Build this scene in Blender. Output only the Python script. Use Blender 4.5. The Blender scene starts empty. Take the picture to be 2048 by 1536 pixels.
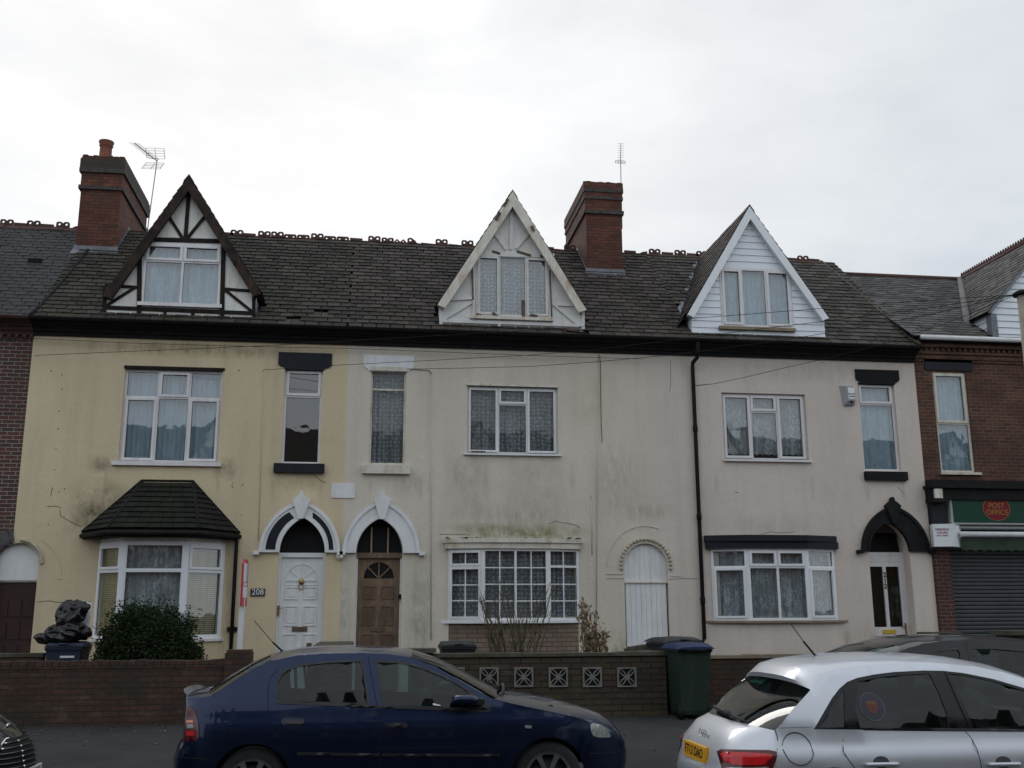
import bpy, bmesh, math, random
import numpy as np
from mathutils import noise as mnoise
from mathutils import Vector, Matrix
from mathutils.geometry import tessellate_polygon, delaunay_2d_cdt
random.seed(7)
R = math.radians
sc = bpy.context.scene
COL = sc.collection

# ---------------------------------------------------------------- camera
F = 2040.0                       # focal length in photograph pixels (photograph 2048 wide)
PITCH, YAW, ROLL = R(12.6), R(8.0), R(0.23)
CAM = Vector((0.0, -20.0, 1.75))
FW = Vector((math.sin(YAW)*math.cos(PITCH), math.cos(YAW)*math.cos(PITCH), math.sin(PITCH)))
RT0 = Vector((math.cos(YAW), -math.sin(YAW), 0)); UP0 = RT0.cross(FW)
RT = RT0*math.cos(ROLL) - UP0*math.sin(ROLL); UP = UP0*math.cos(ROLL) + RT0*math.sin(ROLL)
cd = bpy.data.cameras.new('camera'); cam = bpy.data.objects.new('camera', cd); COL.objects.link(cam)
cd.sensor_width = 36; cd.lens = 36*F/2048; cd.clip_end = 3000; cd.clip_start = 0.1
cam.matrix_world = Matrix(((RT.x, UP.x, -FW.x, CAM.x), (RT.y, UP.y, -FW.y, CAM.y), (RT.z, UP.z, -FW.z, CAM.z), (0, 0, 0, 1)))
sc.camera = cam

# ---------------------------------------------------------------- sky and light (overcast)
SUN_DIR = (FW*F + RT*(430-1024) - UP*(40-768)).normalized()      # brightest part of the cloud
sun_el = math.asin(SUN_DIR.z); sun_az = math.atan2(SUN_DIR.x, SUN_DIR.y)
w = bpy.data.worlds.new('World'); sc.world = w; w.use_nodes = True
nt = w.node_tree; nt.nodes.clear()
def wn(t, **k):
    n = nt.nodes.new(t)
    for a, b in k.items(): setattr(n, a, b)
    return n
out = wn('ShaderNodeOutputWorld'); bg = wn('ShaderNodeBackground'); bg.inputs[1].default_value = 0.12
sky = wn('ShaderNodeTexSky', sky_type='NISHITA'); sky.sun_disc = False
sky.sun_elevation = sun_el; sky.sun_rotation = sun_az
tc = wn('ShaderNodeTexCoord')
dot = wn('ShaderNodeVectorMath', operation='DOT_PRODUCT'); dot.inputs[1].default_value = SUN_DIR
nt.links.new(tc.outputs['Generated'], dot.inputs[0])
mr = wn('ShaderNodeMapRange'); mr.inputs['From Min'].default_value = 0.55; mr.inputs['From Max'].default_value = 1.0
mr.inputs['To Min'].default_value = 0.0; mr.inputs['To Max'].default_value = 1.0; mr.interpolation_type = 'SMOOTHSTEP'
nt.links.new(dot.outputs['Value'], mr.inputs['Value'])
mp = wn('ShaderNodeMapping'); mp.inputs['Scale'].default_value = (1.6, 1.6, 4.2)
nt.links.new(tc.outputs['Generated'], mp.inputs['Vector'])
nz = wn('ShaderNodeTexNoise'); nz.inputs['Scale'].default_value = 2.2; nz.inputs['Detail'].default_value = 6; nz.inputs['Roughness'].default_value = 0.55
nz.inputs['Distortion'].default_value = 0.25
nt.links.new(mp.outputs[0], nz.inputs['Vector'])
cr = wn('ShaderNodeValToRGB'); e = cr.color_ramp.elements
e[0].position = 0.30; e[0].color = (0.89, 0.905, 0.925, 1); e[1].position = 0.66; e[1].color = (1.08, 1.08, 1.08, 1)
nt.links.new(nz.outputs['Fac'], cr.inputs['Fac'])
gr = wn('ShaderNodeValToRGB'); g = gr.color_ramp.elements
g[0].position = 0.0; g[0].color = (0.90, 0.965, 1.03, 1); g[1].position = 1.0; g[1].color = (0.97, 0.97, 0.97, 1)
g.new(0.14).color = (0.66, 0.705, 0.745, 1); g.new(0.45).color = (0.70, 0.735, 0.775, 1); g.new(0.8).color = (0.83, 0.85, 0.87, 1)
nt.links.new(mr.outputs[0], gr.inputs['Fac'])
mul = wn('ShaderNodeMix', data_type='RGBA', blend_type='MULTIPLY'); mul.inputs['Factor'].default_value = 1.0
nt.links.new(cr.outputs[0], mul.inputs[6]); nt.links.new(gr.outputs[0], mul.inputs[7])
sca = wn('ShaderNodeVectorMath', operation='SCALE'); sca.inputs['Scale'].default_value = 1/0.12
nt.links.new(mul.outputs[2], sca.inputs[0])
mx = wn('ShaderNodeMix', data_type='RGBA'); mx.inputs['Factor'].default_value = 0.96
nt.links.new(sky.outputs[0], mx.inputs[6]); nt.links.new(sca.outputs[0], mx.inputs[7])
nt.links.new(mx.outputs[2], bg.inputs[0]); nt.links.new(bg.outputs[0], out.inputs[0])
sl = bpy.data.lights.new('sun', 'SUN'); sl.energy = 0.6; sl.angle = R(20); sl.color = (1, 0.97, 0.92)
so = bpy.data.objects.new('sun', sl); COL.objects.link(so)
so.rotation_euler = (-SUN_DIR).to_track_quat('-Z', 'Y').to_euler()
sc.view_settings.view_transform = 'Standard'; sc.view_settings.look = 'None'
sc.view_settings.exposure = 0.0; sc.view_settings.gamma = 1
sc.cycles.max_bounces = 8; sc.cycles.transparent_max_bounces = 16; sc.cycles.diffuse_bounces = 3

def W(px, py, Y=0.0):
    """measure: where the sight line through a photograph pixel meets the vertical plane at depth Y"""
    d = FW*F + RT*(px-1024) - UP*(py-768)
    t = (Y-CAM.y)/d.y; q = CAM + d*t
    return q.x, q.z
def WX(px, py, Y=0.0): return W(px, py, Y)[0]
def WZ(px, py, Y=0.0): return W(px, py, Y)[1]
def rect(x0, y0, x1, y1, Y=0.0):
    ym = (y0+y1)/2; xm = (x0+x1)/2
    return WX(x0, ym, Y), WZ(xm, y1, Y), WX(x1, ym, Y), WZ(xm, y0, Y)

# ---------------------------------------------------------------- materials
MATS = {}
class NB:
    def __init__(s, name):
        s.m = bpy.data.materials.new(name); s.m.use_nodes = True; s.t = s.m.node_tree; s.t.nodes.clear()
        s.out = s.t.nodes.new('ShaderNodeOutputMaterial'); s.p = s.t.nodes.new('ShaderNodeBsdfPrincipled')
        s.t.links.new(s.p.outputs[0], s.out.inputs[0]); s.pos = None
    def n(s, t, **k):
        x = s.t.nodes.new(t)
        for a, b in k.items():
            if a.startswith('i_'): x.inputs[a[2:].replace('_', ' ')].default_value = b
            else: setattr(x, a, b)
        return x
    def l(s, a, b): s.t.links.new(a, b)
    def P(s):
        if s.pos is None: s.pos = s.n('ShaderNodeNewGeometry').outputs['Position']
        return s.pos
    def math(s, op, a, b=None, c=None, clamp=False):
        x = s.n('ShaderNodeMath', operation=op); x.use_clamp = clamp
        for i, v in enumerate((a, b, c)):
            if v is None: continue
            if isinstance(v, (int, float)): x.inputs[i].default_value = v
            else: s.l(v, x.inputs[i])
        return x.outputs[0]
    def noise(s, scale, detail=4, rough=0.55, vec=None, stretch=None, dist=0.0):
        v = vec if vec is not None else s.P()
        if stretch:
            mp = s.n('ShaderNodeMapping'); mp.inputs['Scale'].default_value = stretch; s.l(v, mp.inputs['Vector']); v = mp.outputs[0]
        x = s.n('ShaderNodeTexNoise'); x.inputs['Scale'].default_value = scale; x.inputs['Detail'].default_value = detail
        x.inputs['Roughness'].default_value = rough; x.inputs['Distortion'].default_value = dist
        s.l(v, x.inputs['Vector']); return x.outputs['Fac']
    def ramp(s, f, a, b, to=(0, 1)):
        x = s.n('ShaderNodeMapRange'); x.inputs['From Min'].default_value = a; x.inputs['From Max'].default_value = b
        x.inputs['To Min'].default_value = to[0]; x.inputs['To Max'].default_value = to[1]
        s.l(f, x.inputs['Value']); return x.outputs[0]
    def mix(s, f, a, b, mode='MIX'):
        x = s.n('ShaderNodeMix', data_type='RGBA', blend_type=mode)
        for i, v in ((0, f), (6, a), (7, b)):
            if isinstance(v, (int, float)): x.inputs[i].default_value = v
            elif isinstance(v, tuple): x.inputs[i].default_value = (*v, 1) if len(v) == 3 else v
            else: s.l(v, x.inputs[i])
        return x.outputs[2]
    def bump(s, f, strength=0.3, dist=0.01):
        b = s.n('ShaderNodeBump'); b.inputs['Strength'].default_value = strength; b.inputs['Distance'].default_value = dist
        s.l(f, b.inputs['Height']); s.l(b.outputs[0], s.p.inputs['Normal'])
    def col(s, c):
        if isinstance(c, tuple): s.p.inputs['Base Color'].default_value = (*c, 1)
        else: s.l(c, s.p.inputs['Base Color'])
    def set(s, **k):
        for a, v in k.items(): s.p.inputs[a.replace('_', ' ')].default_value = v
        return s
    def xyz(s):
        x = s.n('ShaderNodeSeparateXYZ'); s.l(s.P(), x.inputs[0]); return x.outputs
    def box(s, x0, z0, x1, z1, soft=0.25):
        """soft mask of a region of wall, in metres"""
        o = s.xyz()
        dx = s.math('DIVIDE', s.math('ABSOLUTE', s.math('SUBTRACT', o[0], (x0+x1)/2)), (x1-x0)/2)
        dz = s.math('DIVIDE', s.math('ABSOLUTE', s.math('SUBTRACT', o[2], (z0+z1)/2)), (z1-z0)/2)
        return s.math('MULTIPLY', s.ramp(dx, 1.0, 1.0-soft), s.ramp(dz, 1.0, 1.0-soft))
for_clamp = None

def simple(name, c, rough=0.6, metal=0.0, coat=0.0, var=0.12, scale=3.0, bump=0.0, bscale=60, dirt=None, spec=0.5):
    if name in MATS: return MATS[name]
    b = NB(name); b.set(Roughness=rough, Metallic=metal, Coat_Weight=coat, Specular_IOR_Level=spec)
    if coat: b.set(Coat_Roughness=0.04)
    f = b.noise(scale, 5, 0.6)
    lo = tuple(x*(1-var) for x in c); hi = tuple(min(1, x*(1+var)) for x in c)
    cc = b.mix(b.ramp(f, 0.3, 0.7), lo, hi)
    if dirt:
        cc = b.mix(b.math('MULTIPLY', b.ramp(b.noise(2.5, 8, 0.7, stretch=(2.2, 2.2, 0.6)), 0.48, 0.72), dirt[1]), cc, dirt[0])
    b.col(cc)
    if bump: b.bump(b.noise(bscale, 3), bump, 0.004)
    MATS[name] = b.m; return b.m

def stucco(name, base, stains=(), base2=None, split=None, streak=0.5):
    b = NB(name); b.set(Roughness=0.95, Specular_IOR_Level=.2)
    big = b.ramp(b.noise(0.55, 4, 0.6), 0.3, 0.7)
    c = b.mix(big, tuple(x*0.90 for x in base), tuple(x*1.06 for x in base))
    if base2:
        o = b.xyz()
        e = b.math('ADD', o[0], b.math('MULTIPLY', b.noise(9, 3), 0.06))
        m2 = b.ramp(e, split-0.01, split+0.03)
        c = b.mix(m2, c, b.mix(big, tuple(x*0.93 for x in base2), tuple(x*1.04 for x in base2)))
    c = b.mix(b.ramp(b.noise(14, 6, 0.75), 0.35, 0.7, (0, 0.22)), c, tuple(x*0.62 for x in base))
    st = b.ramp(b.noise(1.0, 5, 0.6, stretch=(3.0, 3.0, 0.28)), 0.50, 0.78, (0, streak))
    c = b.mix(st, c, tuple(x*0.55 for x in base))
    for (x0, z0, x1, z1, amt, colr, sx) in stains:
        m = b.box(x0, z0, x1, z1, 0.7)
        n = b.ramp(b.noise(2.0, 7, 0.7, stretch=(sx, sx, 1.2)), 0.36, 0.66)
        mm = b.math('MULTIPLY', b.math('MULTIPLY', m, n), amt, clamp=True)
        c = b.mix(mm, c, colr)
    b.col(c)
    c_ = b.ramp(b.noise(42, 5, .8), .3, .75, (.90, 1.08)); c = b.mix(1.0, c, c_, 'MULTIPLY'); b.col(c)
    b.bump(b.math('ADD', b.math('MULTIPLY', b.noise(70, 4, 0.7), 0.5), b.noise(6, 4, 0.6)), 0.6, 0.016)
    return b.m

def brick(name, c1, c2, mortar, w=0.225, h=0.075, ms=0.006, dark=0.35, moss=None, rough=0.9, eff=0.0):
    b = NB(name); b.set(Roughness=rough)
    o = b.xyz(); cb = b.n('ShaderNodeCombineXYZ')
    b.l(b.math('ADD', o[0], o[1]), cb.inputs[0]); b.l(o[2], cb.inputs[1])
    wob = b.n('ShaderNodeVectorMath', operation='MULTIPLY_ADD')
    ns = b.n('ShaderNodeTexNoise'); ns.inputs['Scale'].default_value = 5.0; b.l(b.P(), ns.inputs['Vector'])
    b.l(ns.outputs['Color'], wob.inputs[0]); wob.inputs[1].default_value = (0.012, 0.010, 0); b.l(cb.outputs[0], wob.inputs[2])
    t = b.n('ShaderNodeTexBrick'); t.inputs['Scale'].default_value = 1.0
    t.inputs['Brick Width'].default_value = w; t.inputs['Row Height'].default_value = h
    t.inputs['Mortar Size'].default_value = ms; t.inputs['Mortar Smooth'].default_value = 0.25; t.inputs['Bias'].default_value = -0.1
    t.inputs['Color1'].default_value = (*c1, 1); t.inputs['Color2'].default_value = (*c2, 1); t.inputs['Mortar'].default_value = (*mortar, 1)
    b.l(wob.outputs[0], t.inputs['Vector'])
    c = b.mix(b.ramp(b.noise(1.3, 6, 0.7), 0.4, 0.7, (0, dark*1.4)), t.outputs['Color'], tuple(x*0.35 for x in c1))
    c = b.mix(b.ramp(b.noise(25, 5, 0.7), 0.35, 0.75, (0, 0.4)), c, tuple(x*0.5 for x in c2))
    if eff: c = b.mix(b.math('MULTIPLY', b.ramp(b.noise(3.3, 8, 0.8, stretch=(1, 1, 2)), 0.54, 0.70), eff), c, tuple(x*2.2+.02 for x in c2))
    if moss:
        c = b.mix(b.ramp(b.noise(2.2, 6, 0.7), 0.5, 0.66, (0, moss[1])), c, moss[0])
    b.col(c)
    hgt = b.math('ADD', b.math('MULTIPLY', t.outputs['Fac'], -1.0), b.math('MULTIPLY', b.noise(60, 4), 0.4))
    b.bump(hgt, 0.9, 0.010)
    return b.m

def slate_mat(name, c, var=0.5, moss=((0.045, 0.055, 0.018), 0.5), rough=0.55, lichen=0.25):
    b = NB(name); b.set(Roughness=rough)
    a = b.n('ShaderNodeAttribute', attribute_name='tone'); f = a.outputs['Fac']
    cc = b.mix(f, tuple(x*(1-var) for x in c), tuple(x*(1+var) for x in c))
    cc = b.mix(b.ramp(b.noise(9, 6, 0.7), 0.35, 0.75, (0, 0.5)), cc, tuple(x*0.55 for x in c))
    cc = b.mix(b.ramp(b.noise(1.1, 7, 0.75), 0.50, 0.64, (0, moss[1])), cc, moss[0])
    cc = b.mix(b.ramp(b.noise(3.2, 8, 0.8), 0.60, 0.72, (0, lichen)), cc, (0.16, 0.16, 0.145))
    b.col(cc); b.set(Specular_IOR_Level=.3); b.bump(b.noise(40, 4), 0.35, 0.006); return b.m

def glass_mat(name, tint=(0.75, 0.82, 0.82), refl=0.10, rough=0.015, wav=0.03):
    b = NB(name); b.t.nodes.remove(b.p)
    tr = b.n('ShaderNodeBsdfTransparent'); tr.inputs[0].default_value = (*tint, 1)
    gl = b.n('ShaderNodeBsdfGlossy'); gl.inputs['Roughness'].default_value = rough
    bu = b.n('ShaderNodeBump'); bu.inputs['Strength'].default_value = wav; bu.inputs['Distance'].default_value = 0.05
    b.l(b.noise(2.2, 2), bu.inputs['Height']); b.l(bu.outputs[0], gl.inputs['Normal'])
    lw = b.n('ShaderNodeLayerWeight'); lw.inputs['Blend'].default_value = 0.5; b.l(bu.outputs[0], lw.inputs['Normal'])
    f = b.math('ADD', b.math('MULTIPLY', b.math('POWER', lw.outputs['Facing'], 4.0), 0.85), refl, clamp=True)
    ms = b.n('ShaderNodeMixShader'); b.l(f, ms.inputs[0]); b.l(tr.outputs[0], ms.inputs[1]); b.l(gl.outputs[0], ms.inputs[2])
    b.l(ms.outputs[0], b.out.inputs[0]); return b.m

def curtain_mat(name, c, kind):
    """net or lace: woven pattern in local wall coordinates, thin where the weave is open"""
    b = NB(name); b.t.nodes.remove(b.p)
    o = b.xyz(); cb = b.n('ShaderNodeCombineXYZ'); b.l(b.math('ADD', o[0], b.math('MULTIPLY', o[1], 0.0)), cb.inputs[0]); b.l(o[2], cb.inputs[1])
    if kind == 'dots':
        v = b.n('ShaderNodeTexVoronoi', voronoi_dimensions='2D'); v.inputs['Scale'].default_value = 12.5; v.inputs['Randomness'].default_value = 0.40
        b.l(cb.outputs[0], v.inputs['Vector']); pat = b.ramp(v.outputs['Distance'], 0.40, 0.16)
        fold = b.ramp(b.noise(6, 3, .6, stretch=(2.4, 0, .10)), .3, .7, (.66, 1.15))
        op = b.math('MULTIPLY', b.math('ADD', b.math('MULTIPLY', pat, 0.42), 0.44), fold, clamp=True)
    elif kind == 'lace':
        n1 = b.noise(5.5, 3, 0.6, stretch=(1.5, 0.0, 0.8), dist=1.2)
        pat = b.ramp(b.math('ABSOLUTE', b.math('SUBTRACT', n1, 0.5)), 0.075, 0.02)
        pat = b.math('MULTIPLY', pat, b.ramp(b.noise(2.2, 2, stretch=(1.5, 0, 1)), .38, .55))
        fold = b.ramp(b.noise(7, 3, .6, stretch=(2.2, 0, .12)), .3, .7, (.62, 1.1))
        op = b.math('MULTIPLY', b.math('ADD', b.math('MULTIPLY', pat, 0.42), 0.56), fold, clamp=True)
    elif kind == 'fine':
        n1 = b.noise(14, 5, 0.7, stretch=(1, 1, 0.5)); op = b.ramp(n1, 0.3, 0.7, (0.62, 0.9))
    elif kind == 'slats':
        sn = b.math('SINE', b.math('MULTIPLY', o[2], 2*math.pi/0.035)); op = b.ramp(sn, -0.9, -0.3, (0.45, 1.0))
    else:
        op = b.ramp(b.noise(5, 3), 0.3, 0.7, (0.93, 1.0))
    d = b.n('ShaderNodeBsdfDiffuse'); tl = b.n('ShaderNodeBsdfTranslucent')
    cc = b.mix(b.ramp(b.noise(3, 5, 0.6, stretch=(3, 3, 0.6)), 0.3, 0.7), tuple(x*0.72 for x in c), c)
    b.l(cc, d.inputs[0]); b.l(cc, tl.inputs[0])
    m0 = b.n('ShaderNodeMixShader'); m0.inputs[0].default_value = 0.25; b.l(d.outputs[0], m0.inputs[1]); b.l(tl.outputs[0], m0.inputs[2])
    tr = b.n('ShaderNodeBsdfTransparent'); ms = b.n('ShaderNodeMixShader')
    b.l(op, ms.inputs[0]); b.l(tr.outputs[0], ms.inputs[1]); b.l(m0.outputs[0], ms.inputs[2]); b.l(ms.outputs[0], b.out.inputs[0])
    return b.m

GREEN = (0.10, 0.105, 0.055); SOOT = (0.10, 0.095, 0.085)
M = {}
M['yellow'] = stucco('yellow_render', (0.70, 0.585, 0.40), [
    (-4.98, 3.7, -4.84, 4.5, .4, (0.3, 0.24, 0.15), 9), (-2.95, 3.9, -2.8, 4.5, .4, (0.3, 0.24, 0.15), 9), (-1.9, 3.8, -1.78, 4.38, .4, (0.3, 0.24, 0.15), 9), (-1.0, 3.9, -.88, 4.38, .4, (0.3, 0.24, 0.15), 9), (-2.66, .4, -2.4, 3.2, .6, (0.28, 0.21, 0.13), 5),
    (-5.7, 2.9, -4.3, 4.3, 1.0, (0.13, 0.12, 0.07), 1.5), (-5.3, 0.2, -2.5, 1.6, 0.5, (0.2, 0.17, 0.11), 2),
    (-6.4, 6.6, -0.5, 7.0, 0.8, (0.24, 0.2, 0.1), 3), (-1.9, 4.0, -0.7, 4.5, 0.45, (0.26, 0.22, 0.13), 3),
    (-5.3, 4.3, -4.6, 4.7, 0.8, SOOT, 2), (-3.0, 4.2, -2.5, 4.7, 0.7, SOOT, 2)], streak=0.28)
M['cream'] = stucco('cream_render', (0.70, 0.635, 0.54), [
    (2.2, 3.9, 2.35, 4.7, .4, (0.30, 0.28, 0.24), 9), (1.62, 4.0, 1.75, 4.68, .4, (0.28, 0.26, 0.22), 9), (3.95, 4.0, 4.1, 4.7, .4, (0.28, 0.26, 0.22), 9), (-.05, 3.9, .08, 4.38, .4, (0.3, 0.28, 0.22), 9), (.92, 3.8, 1.05, 4.38, .4, (0.3, 0.28, 0.22), 9),
    (1.2, 3.10, 4.6, 3.48, 1.3, (0.20, 0.20, 0.09), 1.5), (1.5, 3.15, 4.3, 3.9, 0.55, (0.26, 0.25, 0.20), 5),
    (1.4, 3.2, 2.4, 5.3, 0.6, (0.33, 0.31, 0.27), 2), (2.5, 3.2, 4.2, 5.2, 0.45, (0.33, 0.31, 0.27), 2),
    (4.3, 3.2, 5.6, 5.4, 0.45, (0.32, 0.31, 0.27), 4),
    (0.7, 0.3, 1.35, 3.1, 0.75, (0.27, 0.29, 0.22), 3), (-0.8, 0.3, -0.2, 3.0, 0.9, (0.30, 0.32, 0.27), 3),
    (0.2, 3.9, 1.3, 4.5, 0.5, (0.33, 0.31, 0.25), 4), (4.2, 0.3, 5.4, 1.5, 0.8, (0.2, 0.21, 0.1), 2),
    (4.95, 3.5, 6.2, 3.9, 0.5, (0.2, 0.21, 0.1), 4), (3.9, 5.2, 5.0, 6.9, 0.4, (0.45, 0.41, 0.26), 1.5)],
    base2=(0.68, 0.605, 0.54), split=5.62, streak=0.30)
M['grey_r'] = stucco('pale_grey_render', (0.695, 0.615, 0.55), [
    (6.95, 4.0, 7.1, 4.62, .4, (0.33, 0.29, 0.25), 9), (9.0, 3.9, 9.15, 4.62, .4, (0.33, 0.29, 0.25), 9), (10.2, 3.9, 10.35, 4.4, .4, (0.3, 0.27, 0.23), 9), (11.0, 3.9, 11.15, 4.4, .4, (0.3, 0.27, 0.23), 9), (9.5, .7, 9.7, 1.5, .8, (0.3, 0.25, 0.19), 7), (6.5, .3, 6.75, 6.7, .5, (0.33, 0.30, 0.26), 5),
    (6.6, 0.2, 11.5, 1.0, 0.5, (0.25, 0.22, 0.17), 3), (9.4, 0.3, 11.5, 1.7, 0.6, (0.28, 0.23, 0.18), 3),
    (6.7, 3.2, 9.6, 3.7, 0.25, (0.3, 0.28, 0.24), 3), (6.6, 6.4, 11.6, 7.0, 0.3, (0.33, 0.3, 0.25), 3)], streak=0.25)
M['brickL'] = brick('dark_red_brick', (0.125, 0.045, 0.038), (0.055, 0.042, 0.042), (0.33, 0.30, 0.25), ms=.008)
M['brickR'] = brick('brown_red_brick', (0.145, 0.06, 0.038), (0.06, 0.032, 0.028), (0.25, 0.18, 0.12), dark=0.55)
M['brickC'] = brick('chimney_brick', (0.22, 0.07, 0.04), (0.075, 0.032, 0.025), (0.05, 0.038, 0.03), ms=0.008, dark=0.6, moss=((0.05, 0.035, 0.025), 0.6))
M['brickW'] = brick('garden_wall_brick', (0.105, 0.047, 0.031), (0.055, 0.036, 0.026), (0.035, 0.032, 0.026), ms=0.009, dark=0.5, moss=((0.024, 0.025, 0.013), 0.75), eff=.8)
M['stoneW'] = brick('reconstituted_stone', (0.085, 0.062, 0.040), (0.048, 0.034, 0.026), (0.016, 0.014, 0.011), w=0.30, h=0.085, ms=0.009, dark=0.45, moss=((0.060, 0.062, 0.016), 0.85), eff=.4)
M['stoneB'] = brick('bay_plinth_brick', (0.27, 0.20, 0.155), (0.19, 0.13, 0.105), (0.09, 0.075, 0.06), w=0.26, h=0.085, ms=.008, dark=0.3, moss=((0.13, 0.13, 0.06), 0.6))
M['slate'] = slate_mat('brown_slate', (0.060, 0.048, 0.042), var=.5, rough=.8, lichen=.12, moss=((0.030, 0.029, 0.015), .6))
M['slateL'] = slate_mat('dark_smooth_slate', (0.040, 0.041, 0.043), rough=.7, var=0.22, moss=((0.05, 0.052, 0.04), 0.3), lichen=0.35)
M['slateR'] = slate_mat('pale_grey_slate', (0.090, 0.084, 0.080), rough=.75, var=0.5, moss=((0.05, 0.046, 0.032), 0.4), lichen=0.3)
M['slateG'] = slate_mat('grey_brown_slate', (0.068, 0.058, 0.052), var=.5, rough=.8, lichen=.3, moss=((0.032, 0.038, 0.012), .7))
M['slateM'] = slate_mat('mossy_slate', (0.051, 0.044, 0.037), var=.5, rough=.85, lichen=.12, moss=((0.028, 0.031, 0.013), 0.75))
M['tile'] = slate_mat('green_black_tile', (0.014, 0.015, 0.012), var=0.35, moss=((0.016, 0.022, 0.008), 0.8), lichen=0.03, rough=0.85)
M['ridge'] = simple('terracotta_ridge', (0.075, 0.034, 0.026), 0.85, var=0.4, scale=7, bump=0.3, dirt=((0.04, 0.035, 0.03), 0.8))
M['pot'] = simple('terracotta_pot', (0.20, 0.065, 0.038), 0.8, var=0.25, scale=8, dirt=((0.06, 0.045, 0.035), 0.6))
M['lead'] = simple('lead_flashing', (0.15, 0.165, 0.19), 0.45, var=0.3, scale=9, bump=0.3, bscale=30)
M['moss'] = simple('moss', (0.055, 0.075, 0.018), 1.0, var=0.5, scale=12, bump=1.0, bscale=90)
M['black'] = simple('black_paint', (0.0075, 0.0075, 0.0085), 0.75, var=0.4, scale=6, dirt=((0.022, 0.020, 0.017), 0.5), spec=.25)
M['navy'] = simple('navy_black_paint', (0.009, 0.011, 0.018), 0.6, var=0.3, scale=5, spec=.3)
M['timber'] = simple('black_timber', (0.014, 0.011, 0.010), 0.85, var=0.5, scale=8, bump=0.3, dirt=((0.05, 0.036, 0.026), 0.5), spec=.25)
M['rustbarge'] = simple('worn_brown_bargeboard', (0.028, 0.020, 0.017), 0.85, var=0.6, scale=6, bump=0.5, bscale=25, dirt=((0.09, 0.052, 0.038), 0.8), spec=.25)
M['white'] = simple('white_paint', (0.74, 0.75, 0.76), 0.5, var=0.05, scale=3, dirt=((0.50, 0.49, 0.45), 0.45))
M['plaster'] = simple('off_white_plaster', (0.72, 0.72, 0.69), 0.85, var=0.06, scale=3, dirt=((0.50, 0.42, 0.25), 0.75))
M['oldwhite'] = simple('peeling_cream_paint', (0.66, 0.63, 0.55), 0.75, var=0.10, scale=5, bump=0.4, bscale=30, dirt=((0.36, 0.24, 0.12), 0.8))
M['oldpanel'] = simple('aged_white_board', (0.66, 0.66, 0.65), 0.8, var=0.07, scale=4, dirt=((0.45, 0.40, 0.28), 0.6))
M['upvc'] = simple('white_upvc', (0.72, 0.70, 0.71), 0.32, var=0.04, scale=4, dirt=((0.50, 0.45, 0.44), 0.5))
M['upvcR'] = simple('bright_white_upvc', (0.78, 0.80, 0.83), 0.35, var=0.03, scale=4, dirt=((0.6, 0.6, 0.58), 0.3))
M['cladding'] = simple('white_cladding', (0.75, 0.79, 0.84), 0.4, var=0.03, scale=2, dirt=((0.58, 0.6, 0.6), 0.3))
M['bare'] = simple('bare_weathered_wood', (0.12, 0.075, 0.055), 0.9, var=0.5, scale=14, bump=0.5)
M['gasket'] = simple('black_gasket', (0.008, 0.008, 0.009), 0.7, spec=.25)
M['glass'] = glass_mat('window_glass', (0.84, 0.91, 0.93), 0.17)
M['glass_old'] = glass_mat('old_window_glass', (0.78, 0.81, 0.81), 0.06, 0.03, 0.06)
M['dots'] = curtain_mat('dotted_net_curtain', (0.70, 0.74, 0.80), 'dots')
M['dots2'] = curtain_mat('pale_dotted_net', (0.72, 0.78, 0.82), 'dots')
M['lace'] = curtain_mat('white_lace_curtain', (0.82, 0.85, 0.88), 'lace')
M['net'] = curtain_mat('pale_net_curtain', (0.70, 0.86, 0.97), 'fine')
M['blind'] = curtain_mat('grey_vertical_blind', (0.54, 0.65, 0.74), 'solid')
M['bamboo'] = curtain_mat('yellow_slat_blind', (0.52, 0.43, 0.22), 'slats')
M['room'] = simple('dark_room', (0.10, 0.09, 0.085), 0.95)
M['wood'] = None
def wood_mat(name, c, d):
    b = NB(name); b.set(Roughness=0.6)
    f = b.ramp(b.noise(6, 6, 0.65, stretch=(7, 7, 0.6)), 0.3, 0.7)
    c1 = b.mix(f, d, c); c1 = b.mix(b.ramp(b.noise(2, 5, 0.7), 0.4, 0.7, (0, 0.6)), c1, tuple(x*0.5 for x in d)); b.col(c1)
    b.bump(f, 0.3, 0.004); return b.m
M['wood'] = wood_mat('weathered_oak', (0.25, 0.165, 0.095), (0.10, 0.068, 0.046))
M['mahog'] = wood_mat('dark_mahogany_stain', (0.055, 0.016, 0.012), (0.028, 0.010, 0.009))
M['brass'] = simple('aged_brass', (0.35, 0.25, 0.11), 0.4, 0.9, var=0.3, scale=20)
M['brassY'] = simple('bright_brass', (0.75, 0.55, 0.08), 0.35, 0.6, var=0.1, scale=20)
M['metal'] = simple('galvanised_metal', (0.36, 0.37, 0.38), 0.45, 0.8, var=0.2, scale=20)
M['alu'] = simple('weathered_aluminium', (0.30, 0.31, 0.33), 0.5, 0.7, var=0.2, scale=20)
M['coping'] = simple('mossy_concrete', (0.085, 0.078, 0.058), 0.95, var=0.4, scale=4, bump=0.6, bscale=40, dirt=((0.032, 0.034, 0.016), 0.8))
M['copingB'] = simple('buff_coping', (0.25, 0.20, 0.14), 0.9, var=0.2, scale=4, bump=0.4, dirt=((0.14, 0.12, 0.08), 0.6))
M['screen'] = simple('grey_screen_block', (0.20, 0.19, 0.17), 0.95, var=0.2, scale=9, bump=0.5, dirt=((0.15, 0.14, 0.11), 0.6))
M['pink'] = simple('pale_quoin', (0.46, 0.42, 0.32), 0.9, var=0.2, scale=12, bump=0.3)
M['greybrick'] = simple('engineering_brick', (0.08, 0.08, 0.085), 0.7, var=0.4, scale=10)

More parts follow.
